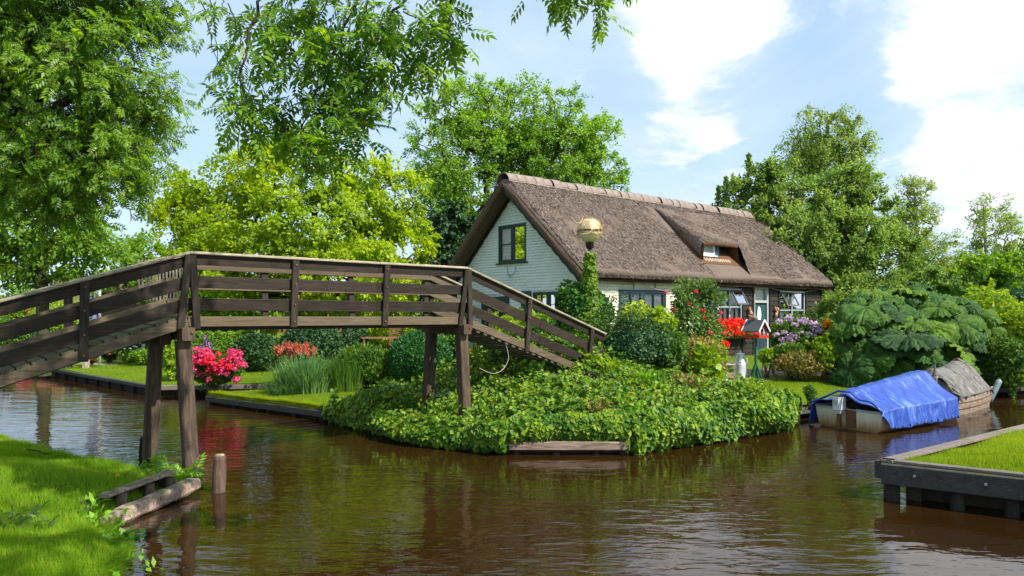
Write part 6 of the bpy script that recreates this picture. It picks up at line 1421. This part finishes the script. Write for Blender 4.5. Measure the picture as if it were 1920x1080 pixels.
# ------------------------------------------------------------------ globe lamp wrapped in ivy
lp_ = W3(1106, 433, 15.2); lz = float(gz(lp_[:2])[0]); GR = .262; gzc = lp_[2]
lamp = empty('globe_lamp', (lp_[0], lp_[1], lz), 0, 'tall garden lamp with a yellowed globe wrapped in straw on an ivy clad post', 'lamp')
zc_ = gzc - lz
b = MB(); b.lathe([(.06, 0), (.05, .4), (.038, zc_ - .5), (.036, zc_ - GR - .06)], 12); b.build('post', M['iron'], lamp, smooth=True)
b = MB(); b.lathe([(.04, zc_ - GR - .14), (.085, zc_ - GR - .10), (.09, zc_ - GR + .0), (.10, zc_ - GR + .03)], 16); b.build('collar', M['iron'], lamp, smooth=True)
b = MB(); b.lathe([(max(.01, GR * math.sin(math.pi * i / 18)), zc_ - GR * math.cos(math.pi * i / 18)) for i in range(19)], 28); gl_o = b.build('globe', M['globe'], lamp, smooth=True)
b = MB(); b.lathe([(GR + .004, zc_ - .02), (GR + .018, zc_ - .016), (GR + .018, zc_ + .016), (GR + .004, zc_ + .02)], 28); b.build('band', M['iron'], lamp, smooth=True)
sb = MB()
for i in range(130):
    u_ = rand_unit(1)[0]; u_[2] = abs(u_[2]) * .9 - .35; u_ = unit(u_); d = unit(np.cross(u_, rand_unit(1)[0])); pts = []
    L_ = random.uniform(.15, .5); esc = random.random() < .22
    for t in np.linspace(-1, 1, 6):
        p = unit(u_ + d * t * L_ * 1.8) * (GR + .008 + (random.uniform(.0, .02) if not esc else .12 * max(0, t) ** 2 + .02)); pts.append((p[0], p[1], p[2] + zc_))
    sb.tube(pts, .0045, 3, caps=False)
ss = sb.build('straw_wrapping', M['straw'], lamp); ss['kind'] = 'stuff'
n = 5200; t = rng.uniform(0, 1, n); hh = .5 + t * (zc_ - GR - .72); a = rng.uniform(0, 6.283, n); rr = .06 + .16 * (1 - t) + .75 * np.clip(.62 - t, 0, 1) ** 1.1 + rng.uniform(0, .05, n)
p = np.stack([np.cos(a) * rr, np.sin(a) * rr, hh], -1); nn = unit(np.stack([np.cos(a), np.sin(a), .5 + 0 * a], -1) + rng.normal(0, .35, (n, 3)))
iv = empty('post_ivy', (lp_[0], lp_[1], lz), 0, 'green ivy climbing the lamp post in a tapering column', 'ivy')
link_mesh('foliage', leaf_mesh('foliage', IVY, p, unit(rng.normal(0, .5, (n, 3)) + [0, 0, -.8]), nn, .075 * rng.uniform(.6, 1.2, n), M['ivy']), iv)
b = MB(); b.tube([(.05 * math.cos(i), .05 * math.sin(i), .1 + i * .24) for i in range(11)], .008, 5); b.build('vine', M['twig'], iv)

# ------------------------------------------------------------------ bird table
bp_ = W3(1417, 700, 17.4); bz0 = float(gz(bp_[:2])[0]); bt = empty('bird_table', (bp_[0], bp_[1], bz0), math.atan2(-.80, .60), 'little red house-shaped bird table with a grey roof on a green post', 'bird table')
TZ = (EYE - 52 * 17.4 / F_PX - bz0) / .92; bt.scale = (.68, .68, .92)
b = MB(); b.beam((0, 0, .10), (0, 0, TZ - .02), .075, .075, up=(1, 0, 0), bev=.008); b.build('post', M['green_paint'], bt)
for k in range(4):
    a = k * math.pi / 2 + .2; MB().beam((math.cos(a) * .27, math.sin(a) * .27, .0), (math.cos(a) * .03, math.sin(a) * .03, .48), .05, .05, up=(0, 0, 1), bev=.005).build('foot', M['green_paint'], bt)
MB().box(-.34, .34, -.30, .30, TZ - .02, TZ + .02).build('tray', M['red_paint'], bt)
for s_ in (-1, 1):
    MB().box(-.34, .34, s_ * .30 - .01, s_ * .30 + .01, TZ + .022, TZ + .06).build('tray_rim', M['red_paint'], bt); MB().box(s_ * .34 - .01, s_ * .34 + .01, -.288, .288, TZ + .022, TZ + .06).build('tray_rim', M['red_paint'], bt)
for x in (-.25, 0, .25):
    for y in (-.20, .20):
        MB().lathe([(.028, TZ + .02), (.016, TZ + .07), (.028, TZ + .12), (.016, TZ + .17), (.026, TZ + .22)], 8, (x, y, 0)).build('spindle', M['red_paint' if (x != 0) else 'white_paint'], bt, smooth=True)
for y in (-.12, .12):
    MB().lathe([(.026, TZ + .02), (.014, TZ + .08), (.03, TZ + .13), (.014, TZ + .18), (.026, TZ + .22)], 8, (.25, y, 0)).build('spindle', M['white_paint'], bt, smooth=True)
for x in (-.27, .25):
    g_ = MB(); g_.add([(x, -.25, TZ + .22), (x, .25, TZ + .22), (x, 0, TZ + .44), (x + .02, -.25, TZ + .22), (x + .02, .25, TZ + .22), (x + .02, 0, TZ + .44)], [(0,1,2),(3,4,5),(0,1,4,3),(1,2,5,4),(2,0,3,5)]); g_.build('gable', M['brown_panel'], bt)
for s_ in (-1, 1):
    r_ = MB(); r_.add([(-.36, 0, TZ + .475), (.36, 0, TZ + .475), (.36, s_ * .34, TZ + .17), (-.36, s_ * .34, TZ + .17), (-.36, 0, TZ + .45), (.36, 0, TZ + .45), (.36, s_ * .34, TZ + .145), (-.36, s_ * .34, TZ + .145)], [(0,1,2,3),(4,5,6,7),(0,1,5,4),(1,2,6,5),(2,3,7,6),(3,0,4,7)]); r_.build('roof', M['slate'], bt)
    for x in (-.372, .372): MB().beam((x, s_ * .004, TZ + .468), (x, s_ * .35, TZ + .155), .02, .05, up=(0, 0, 1)).build('barge_board', M['white_paint'], bt)
dv = empty('garden_ornament', (bp_[0] - .03, bp_[1] + .03, bz0 + (TZ + .47) * .92), .3, 'small pale bird ornament on the bird table roof', 'ornament'); b = MB(); b.lathe([(.01, 0), (.05, .03), (.06, .07), (.035, .12), (.03, .15), (.01, .18)], 10); b.build('body', M['stone'], dv, smooth=True); MB().tube([(-.03, 0, .06), (-.13, 0, .10)], [.03, .008], 6).build('tail', M['terracotta'], dv)

# ------------------------------------------------------------------ milk can, planter, lantern
mp_ = W3(1388, 697, 17.6); mz = float(gz(mp_[:2])[0]); mc = empty('milk_can', (mp_[0], mp_[1], mz), 0, 'tall galvanised milk can beside the bird table', 'milk can')
b = MB(); b.lathe([(.155, 0), (.16, .02), (.155, .04), (.155, .40), (.148, .44), (.10, .54), (.092, .60), (.115, .65)], 22); b.build('body', M['milk_can'], mc, smooth=True)
b = MB(); b.lathe([(.118, .652), (.118, .675), (.06, .70), (.02, .71), (.02, .735), (.045, .75)], 18); b.build('lid', M['milk_can'], mc, smooth=True)
for s_ in (-1, 1):
    b = MB(); b.tube([(s_ * .10, 0, .56), (s_ * .17, 0, .55), (s_ * .18, 0, .46), (s_ * .15, 0, .42)], .011, 6); b.build('handle', M['milk_can'], mc, smooth=True)
pp_ = W3(1357, 700, 17.3); pz = float(gz(pp_[:2])[0]); pl = empty('stone_planter', (pp_[0], pp_[1], pz), 0, 'weathered stone bird bath on a pedestal left of the milk can', 'planter')
b = MB(); b.lathe([(.16, 0), (.16, .05), (.09, .10), (.08, .28), (.12, .34)], 14); b.build('pedestal', M['stone'], pl, smooth=True)
b = MB(); b.lathe([(.10, .34), (.20, .37), (.27, .43), (.28, .46), (.25, .46), (.16, .41)], 18); b.build('bowl', M['stone'], pl, smooth=True)
b = MB(); b.box(-.30, .42, -.06, .06, .465, .50); b.build('board', M['quay_top'], pl)
for k in range(5): MB().tube([(random.uniform(-.2, .3), .1, .3), (random.uniform(-.3, .4), .12, .75)], [.006, .003], 5).build('dry_stalk', M['rust'], pl)
ls_ = W3(1449, 672, 18.4); lz_ = float(gz(ls_[:2])[0]); la = empty('garden_lantern', (ls_[0], ls_[1], lz_), 0, 'small pale stone lantern beside the cottage door', 'lantern')
b = MB(); b.lathe([(.10, 0), (.10, .04), (.05, .08), (.05, .25), (.12, .29), (.12, .32)], 10); b.build('pedestal', M['stone'], la); b = MB(); b.lathe([(.08, .32), (.08, .45)], 6); b.build('light_box', M['white_paint'], la); b = MB(); b.lathe([(.17, .45), (.10, .52), (.03, .62), (.02, .68)], 10); b.build('roof', M['stone'], la)
bpp = G2(318, 705, .3); po = empty('blue_post', (bpp[0], bpp[1], .28), 0, 'thin blue post between the left bridge legs', 'post'); MB().box(-.03, .03, -.03, .03, -.05, .62).build('shaft', M['blue_post'], po); MB().box(-.036, .036, -.036, .036, .62, .68).build('cap', M['white_paint'], po); MB().box(-.032, .032, -.032, .032, .30, .36).build('ring', M['white_paint'], po)

# ------------------------------------------------------------------ boats
bo = empty('motor_boat', (6.16, 12.72, 0), math.atan2(.55, .84), 'small cream motor boat under a bright blue tarpaulin', 'boat')
def hull_sec(u, hb, L_, gun, rise=.18):
    x = u * L_; w_ = hb * (1 if u < .55 else math.sqrt(max(0.0, 1 - ((u - .55) / .45) ** 2.2)) * .98 + .02); z1 = gun + rise * u * u
    return [(x, -w_, z1), (x, -w_ * .97, z1 * .6), (x, -w_ * .90, .05), (x, -w_ * .72, -.12), (x, 0, -.18), (x, w_ * .72, -.12), (x, w_ * .90, .05), (x, w_ * .97, z1 * .6), (x, w_, z1)]
def hull(root, hb, L_, gun, mat, n_=22):
    mb = MB(); S = [hull_sec(i / n_, hb, L_, gun) for i in range(n_ + 1)]; k = len(S[0])
    for s_ in S: mb.v += s_
    mb.f = [(i*k+j, (i+1)*k+j, (i+1)*k+j+1, i*k+j+1) for i in range(n_) for j in range(k-1)]; mb.f.append(tuple(range(k)))
    mb.build('hull', M[mat], root, smooth=False)
    for s_ in (0, k - 1):
        pts = [Vector(S[i][s_]) + Vector((0, 0, .0)) for i in range(n_ + 1)]; MB().tube(pts, .022, 6).build('gunwale', M['white_paint' if mat == 'hull' else 'quay_top'], root, smooth=True)
hull(bo, .64, 2.85, .37, 'hull')
MB().box(-.012, .05, -.62, -.16, .345, .385).build('transom_cap', M['grey_plastic'], bo); MB().box(-.012, .05, .02, .62, .345, .385).build('transom_cap', M['grey_plastic'], bo)
MB().box(-.03, .02, -.16, .02, .05, .36).build('motor_pad', M['rust'], bo)
# tarpaulin as one draped sheet with folds and a hem of eyelets
def tarp(u, v):
    x = -.10 + 2.72 * u; zr = .70 + .26 * u; s_ = (v - .5) * 2; a = abs(s_); sg = 1 if s_ > 0 else -1
    edge_z = .43 + .03 * u
    if a < .08: y = a * 1.2; z = zr
    elif a < .70: t = (a - .08) / .62; y = .09 + (.685 - .09) * t; z = zr + (edge_z - zr) * t - .035 * math.sin(t * math.pi) * (1 + .4 * math.sin(x * 5))
    else: t = (a - .70) / .30; y = .685 + .035 * t + .018 * math.sin(x * 17 + t) * t; z = edge_z + (.075 + .012 * math.sin(x * 6.1) - edge_z) * t
    if a >= .70 and x < .18 and sg < 0: t = (a - .70) / .30; z = max(z, edge_z - (edge_z - .05) * t * max(0, (x + .10) / .28 * .9 + .02)); 
    w_ = .006 * math.sin(x * 9 + a * 4) + .004 * math.sin(x * 21 + a * 9 + 1); nb = (1 if a < .70 else .5)
    if x < .12: z -= .05 * (.12 - x) / .22 * (1 + math.sin(a * 9))
    if s_ > 0: y *= 1.0
    return (x + (0 if a < .1 else .02 * math.sin(a * 12)), sg * (y + w_ * .6 * (a > .1)), z + w_ * nb)
t_ = MB(); t_.grid(tarp, 70, 90); tp_ = t_.build('tarpaulin', M['tarp'], bo, smooth=True)
md = tp_.modifiers.new('thickness', 'SOLIDIFY'); md.thickness = .006
ec = MB(); ec.grid(lambda u, v: (2.62 + .02 * math.sin(v * 9), (u - .5) * 2 * (.70 - .0), .10 + v * (max(.3, .96 - abs(u - .5) * 2 * .5) - .12)), 16, 8); ec.build('tarpaulin_end', M['tarp'], bo, smooth=True)
hm = MB(); pts = [(-.11, s_ * (.12 + .58 * t), .70 - .28 * t - .05 * t * (1 - t)) for s_ in (1,) for t in np.linspace(1, 0, 8)] + [(-.11, -(.12 + .58 * t), .70 - .28 * t - .04 * math.sin(t * 7)) for t in np.linspace(0, 1, 8)]; hm.tube(pts, .022, 6); hm.build('rolled_hem', M['tarp'], bo, smooth=True)
for i in range(10):
    x = .26 + i * .255; y = -.738; MB().tube([(x, y + .004, .125), (x, y - .012, .125)], .020, 8).build('eyelet', M['bolt'], bo)
mo = empty('outboard_motor', (0, 0, 0), 0, 'grey-white outboard motor tilted on the transom of the blue covered boat', 'outboard motor')
ml = Matrix.Translation(Vector((6.16, 12.72, 0))) @ Matrix.Rotation(math.atan2(.55, .84), 4, 'Z') @ Matrix.Translation(Vector((-.09, .10, .0))); mo.matrix_world = ml
b = MB(); b.beam((-.02, 0, .36), (-.02, 0, .60), .17, .22, up=(1, 0, 0), bev=.035); b.build('cowl', M['white_plastic'], mo)
MB().box(-.142, -.132, -.055, .055, .47, .55).build('cowl_label', M['grey_plastic'], mo); MB().box(-.11, .06, -.078, .078, .601, .615).build('cowl_top', M['black'], mo)
b = MB(); b.beam((-.02, 0, .34), (-.03, 0, -.25), .06, .10, up=(1, 0, 0), bev=.02, w2=.045, h2=.12); b.build('leg', M['rust'], mo); b = MB(); b.box(-.10, .05, -.07, .07, .29, .355); b.build('bracket', M['milk_can'], mo)
b = MB(); b.tube([(.05, 0, .45), (.32, -.03, .50), (.42, -.03, .51)], [.018, .016, .022], 7); b.build('tiller', M['black'], mo)

b2d = math.atan2(.66, .75); b2 = empty('covered_boat', (8.86, 14.62, 0), b2d, 'weathered small boat under a wrinkled grey canvas behind the blue one', 'boat')
mb = MB(); n_ = 12; S = []
for i in range(n_ + 1):
    u_ = i / n_; x = u_ * 2.3; w_ = .50 + .08 * math.sin(u_ * math.pi); z1 = .40 + .03 * u_; S.append([(x, -w_, z1), (x, -w_ * .96, .2), (x, -w_ * .88, -.02), (x, -w_ * .6, -.15), (x, w_ * .6, -.15), (x, w_ * .88, -.02), (x, w_ * .96, .2), (x, w_, z1)])
for s_ in S: mb.v += s_
mb.f = [(i*8+j, (i+1)*8+j, (i+1)*8+j+1, i*8+j+1) for i in range(n_) for j in range(7)] + [tuple(range(8)), tuple(range(n_*8, n_*8+8))]; mb.build('hull', M['old_hull'], b2)
for s_ in (0, 7): MB().tube([Vector(S[i][s_]) for i in range(n_ + 1)], .026, 6).build('rubbing_strake', M['quay_top'], b2)
for z in (.14, .27):
    MB().tube([Vector((S[i][0][0], S[i][0][1] * (.985 if z > .2 else .955) - .004, z)) for i in range(n_ + 1)], .009, 5).build('plank_seam', M['rust'], b2)
def canv(u, v):
    x = -.06 + 1.85 * u; s_ = (v - .5) * 2; a = abs(s_); sg = 1 if s_ > 0 else -1; zr = .90 + .13 * u ** 2 + .03 * math.sin(u * 9)
    ze = .40; w_ = .58; y = w_ * a ** .8; z = zr + (ze - zr) * a ** 1.35 + .022 * math.sin(x * 13 + a * 7) + .014 * math.sin(x * 27 - a * 11)
    if u < .06: z -= .10 * (1 - u / .06)
    return (x + .02 * math.sin(a * 9), sg * y + .012 * math.sin(x * 19 + a * 3), z)
cv = MB(); cv.grid(canv, 60, 48); cvo = cv.build('canvas_cover', M['canvas'], b2, smooth=True); md = cvo.modifiers.new('thickness', 'SOLIDIFY'); md.thickness = .008
cf = MB(); cf.grid(lambda u, v: (-.05 + .03 * math.sin(v * 8 + u * 5), (u - .5) * 1.14 * (1 - .0), .40 + v * (max(.0, .42 * (1 - abs(u - .5) * 2) ** .8))), 18, 8); cf.build('canvas_end', M['canvas'], b2, smooth=True)
# raised hood at the far end, open like a tent
hd_ = MB(); hd_.grid(lambda u, v: (1.62 + .62 * u + .25 * u * (1 - abs((v - .5) * 2)) * 0, (1 if v > .5 else -1) * .56 * abs((v - .5) * 2) ** .85, 1.10 - .42 * u ** 1.6 * (1) + (.40 - 1.10 + .2 * u) * abs((v - .5) * 2) ** 1.2 * (1 - .25 * u) + .015 * math.sin(u * 17 + v * 23)), 22, 30); ho = hd_.build('hood', M['canvas'], b2, smooth=True); md = ho.modifiers.new('thickness', 'SOLIDIFY'); md.thickness = .01
b = MB(); b.tube([(1.62, 0, 1.09), (1.62, -.3, .80), (1.62, -.55, .42)], .014, 6); b.tube([(1.62, 0, 1.09), (1.62, .3, .80), (1.62, .55, .42)], .014, 6); b.build('hood_frame', M['rust'], b2)
fd = MB(); fd.lathe([(.02, 0), (.062, .04), (.066, .12), (.066, .48), (.062, .56), (.02, .60)], 12); fo = fd.build('fender', M['fender'], None, smooth=True); tag(fo, 'grey-green cylindrical fender hanging off the stern of the canvas covered boat', 'fender')
fp = Matrix.Translation(Vector((8.86, 14.62, 0))) @ Matrix.Rotation(b2d, 4, 'Z'); fo.matrix_world = fp @ Matrix.Translation(Vector((2.36, -.42, .08))) @ Matrix.Rotation(.5, 4, 'Y') @ Matrix.Rotation(.25, 4, 'X')
om = empty('old_outboard', (0, 0, 0), 0, 'rusty orange tilted outboard on the stern of the canvas covered boat', 'outboard motor'); om.matrix_world = fp @ Matrix.Translation(Vector((2.38, -.12, .12)))
b = MB(); b.beam((0, 0, .10), (.12, 0, .42), .13, .16, up=(1, 0, 0), bev=.03); b.build('cowl', M['orange_p'], om); b = MB(); b.beam((0, 0, .12), (.26, 0, -.18), .05, .08, up=(1, 0, 0), bev=.012); b.build('leg', M['rust'], om); b = MB(); b.lathe([(.02, -.02), (.09, .0), (.02, .02)], 5, (.27, 0, -.14)); b.build('propeller', M['rust'], om)
wp = W3(1753, 700, 14.3); wo = empty('bow_stem_post', (wp[0], wp[1], 0), 0, 'pale pointed post standing in for the bow stem of the covered boat, behind the blue tarpaulin', 'post'); MB().lathe([(.05, -.5), (.05, .85), (.03, .92), (.008, 1.08)], 8).build('shaft', M['quay_top'], wo); MB().lathe([(.054, .78), (.054, .82)], 8).build('ring', M['rope'], wo)  # added post in place of the second boat's bow stem
rp = MB(); pts = [Vector((9.0, 14.3, .42)).lerp(Vector((8.2, 15.7, .35)), t) + Vector((0, 0, -.10 * math.sin(t * math.pi))) for t in np.linspace(0, 1, 8)]; rp.tube(pts, .009, 5); tag(rp.build('mooring_line', M['rope']), 'slack mooring line from the canvas covered boat to the bank', 'rope')

# ------------------------------------------------------------------ flagpole, far houses, terrace
fpz = G2(187, 682, .4); fg = empty('flagpole', (fpz[0], fpz[1], .3), 0, 'thin white flagpole on the far lawn seen through the left ramp', 'flagpole'); b = MB(); b.tube([(0, 0, 0), (0, 0, 2.95)], [.045, .035], 8); b.build('pole', M['pole_w'], fg, smooth=True); b = MB(); b.lathe([(.01, 2.95), (.05, 2.98), (.01, 3.04)], 8); b.build('finial', M['pole_w'], fg, smooth=True)
fl_ = MB(); fl_.grid(lambda u, v: (-.03 - .40 * u, .03 * math.sin(u * 9 + v * 3) - .0, 1.62 + 1.15 * v - .08 * u * (1 - v)), 14, 10); tag(fl_.build('flag', M['flag'], None, smooth=True), 'lavender blue flag hanging from the white flagpole', 'flag'); bpy.data.objects['flag'].location = (fpz[0], fpz[1], .3)
sp_p = G2(278, 660, .4); s2 = empty('white_stake', (sp_p[0], sp_p[1], .3), 0, 'short white stake beside the pink bush left of the near bridge leg', 'post'); MB().tube([(0, 0, 0), (0, 0, .85)], .03, 6).build('shaft', M['pole_w'], s2); MB().lathe([(.035, .85), (.01, .90)], 6).build('cap', M['pole_w'], s2)
# far thatched house with an arched dormer
fh = empty('far_thatched_house', (-23.2, 39, .45), R(8), 'far low brown thatched house with an arched white window, behind the left ramp', 'house')
MB().box(-3.2, 2.6, 0, 4.4, -.2, 1.5).build('wall', M['brown_brick'], fh)
def rf(u, v):
    x = -3.6 + 6.6 * u; a = (v - .5) * 2; y = 2.2 + 2.7 * a; z = 3.55 - 2.2 * abs(a) ** 1.15
    if a < 0: z += .55 * math.exp(-((x + .4) / .75) ** 4) * math.exp(-((a + .62) / .30) ** 2)
    e = min(u, 1 - u) * 6.6; z -= .35 * max(0, 1 - e / .5) ** 2
    return (x, y, z)
r_ = MB(); r_.grid(rf, 50, 36); r_.build('thatched_roof', M['thatch_edge'], fh, smooth=True)
a_ = MB(); a_.add([(-.4 + .62 * math.cos(math.pi * i / 12), -.03, 1.62 + .52 * math.sin(math.pi * i / 12)) for i in range(13)], [tuple(range(13))]); aw = a_.build('arched_window', M['curtain'], fh); b = MB(); b.tube([(-.4 + .66 * math.cos(math.pi * i / 12), -.05, 1.62 + .56 * math.sin(math.pi * i / 12)) for i in range(13)], .06, 5); b.build('arch', M['thatch_edge'], aw)
for x in (-2.4, -.6, 1.2):
    w_ = MB(); w_.box(x, x + .9, -.03, .01, .3, 1.2); wo_ = w_.build('window', M['white_paint'], fh); MB().box(x + .08, x + .41, -.045, -.032, .38, 1.12).build('pane', M['dark_room'], wo_); MB().box(x + .49, x + .82, -.045, -.032, .38, 1.12).build('pane', M['dark_room'], wo_)
# brick bungalow glimpsed under the bridge
bh = empty('brick_bungalow', (-18.0, 48, .5), 0, 'far brick bungalow with white windows glimpsed under the bridge deck', 'house'); MB().box(-5, 4, 0, 6, -.3, 1.9).build('wall', M['brick_far'], bh)
b = MB(); b.add([(-5.4, -.4, 1.9), (4.4, -.4, 1.9), (4.4, 6.4, 1.9), (-5.4, 6.4, 1.9), (-5.4, 3, 4.2), (4.4, 3, 4.2)], [(0,1,5,4),(2,3,4,5),(0,4,3),(1,2,5),(0,3,2,1)]); b.build('roof', M['terracotta'], bh)
for x in (-4.4, -2.4, .2, 2.2):
    w_ = MB(); w_.box(x, x + 1.3, -.04, .01, .5, 1.6); wo_ = w_.build('window', M['white_paint'], bh)
    for k in (0, 1): MB().box(x + .10 + k * .60, x + .60 + k * .60, -.06, -.042, .6, 1.5).build('pane', M['dark_room'], wo_)
# second thatched roof behind the golden tree
rh = empty('neighbour_house', (-4.7, 40, .5), R(25), 'neighbouring house with a reddish thatched roof just left of the cottage', 'house'); MB().box(-3.2, 3.2, 0, 4, -.2, 2.0).build('wall', M['brown_brick'], rh)
b = MB(); b.grid(lambda u, v: (-3.7 + 7.4 * u, 2 + 2.7 * (v - .5) * 2, 4.75 - 2.7 * abs((v - .5) * 2) ** 1.05), 20, 20); b.build('thatched_roof', M['thatch_edge'], rh, smooth=True)
for x in (-2, .6):
    w_ = MB(); w_.box(x, x + 1.1, -.04, .01, .7, 1.7); wo_ = w_.build('window', M['white_paint'], rh); MB().box(x + .1, x + .5, -.06, -.042, .8, 1.6).build('pane', M['dark_room'], wo_); MB().box(x + .6, x + 1.0, -.06, -.042, .8, 1.6).build('pane', M['dark_room'], wo_)
# terrace table and chairs beyond the perennials
tx, ty = W3(712, 640, 22)[:2]; tz = float(gz((tx, ty))[0]) + .12; ta = empty('garden_table', (tx, ty, tz), .3, 'brown garden table on the terrace behind the tall perennials', 'table')
for k in range(6): MB().box(-.6, .6, -.42 + k * .14, -.29 + k * .14, .72, .745).build('slat', M['chair_wood'], ta)
for x in (-.52, .52):
    for y in (-.36, .36): MB().box(x - .03, x + .03, y - .03, y + .03, -.15, .718).build('leg', M['chair_wood'], ta)
def chair(x, y, rz, lab):
    c = empty('garden_chair', (x, y, tz), rz, lab, 'chair', 'chairs at the terrace table')
    for k in range(4): MB().box(-.23, .23, -.22 + k * .115, -.12 + k * .115, .43, .45).build('seat_slat', M['chair_wood'], c)
    for (a, b_, h) in ((-.21, -.2, .43), (.21, -.2, .43), (-.21, .22, 1.05), (.21, .22, 1.05)): MB().box(a - .022, a + .022, b_ - .022, b_ + .022, -.15, h - .001).build('leg', M['chair_wood'], c)
    for k in range(4): MB().box(-.185, .185, .21, .23, .55 + k * .13, .63 + k * .13).build('back_slat', M['chair_wood'], c)
chair(tx - .95, ty, 1.3, 'brown slatted garden chair at the left end of the terrace table'); chair(tx + .35, ty + .8, 0, 'brown slatted garden chair behind the terrace table'); chair(tx + .95, ty - .1, -1.4, 'brown slatted garden chair at the right end of the terrace table')
# low stone seat and planter on the far left lawn
q0 = G2(145, 684, .4); sc_ = empty('low_stool', (q0[0], q0[1], .4), 0, 'low pale stool on the far lawn near the orange bush', 'stool'); MB().box(-.35, .35, -.15, .15, .22, .28).build('top', M['stone'], sc_)
for x in (-.28, .28): MB().box(x - .05, x + .05, -.12, .12, -.12, .218).build('leg', M['stone'], sc_)
q0 = W3(97, 660, 25); tb = empty('flower_trough', (q0[0], q0[1], .55), 0, 'pale pink trough standing beyond the lawn under the left ramp', 'planter'); MB().box(-.45, .45, -.15, .15, -.3, .25).build('box', M['terracotta'], tb); MB().box(-.50, .50, -.20, .20, .25, .31).build('rim', M['stone'], tb)
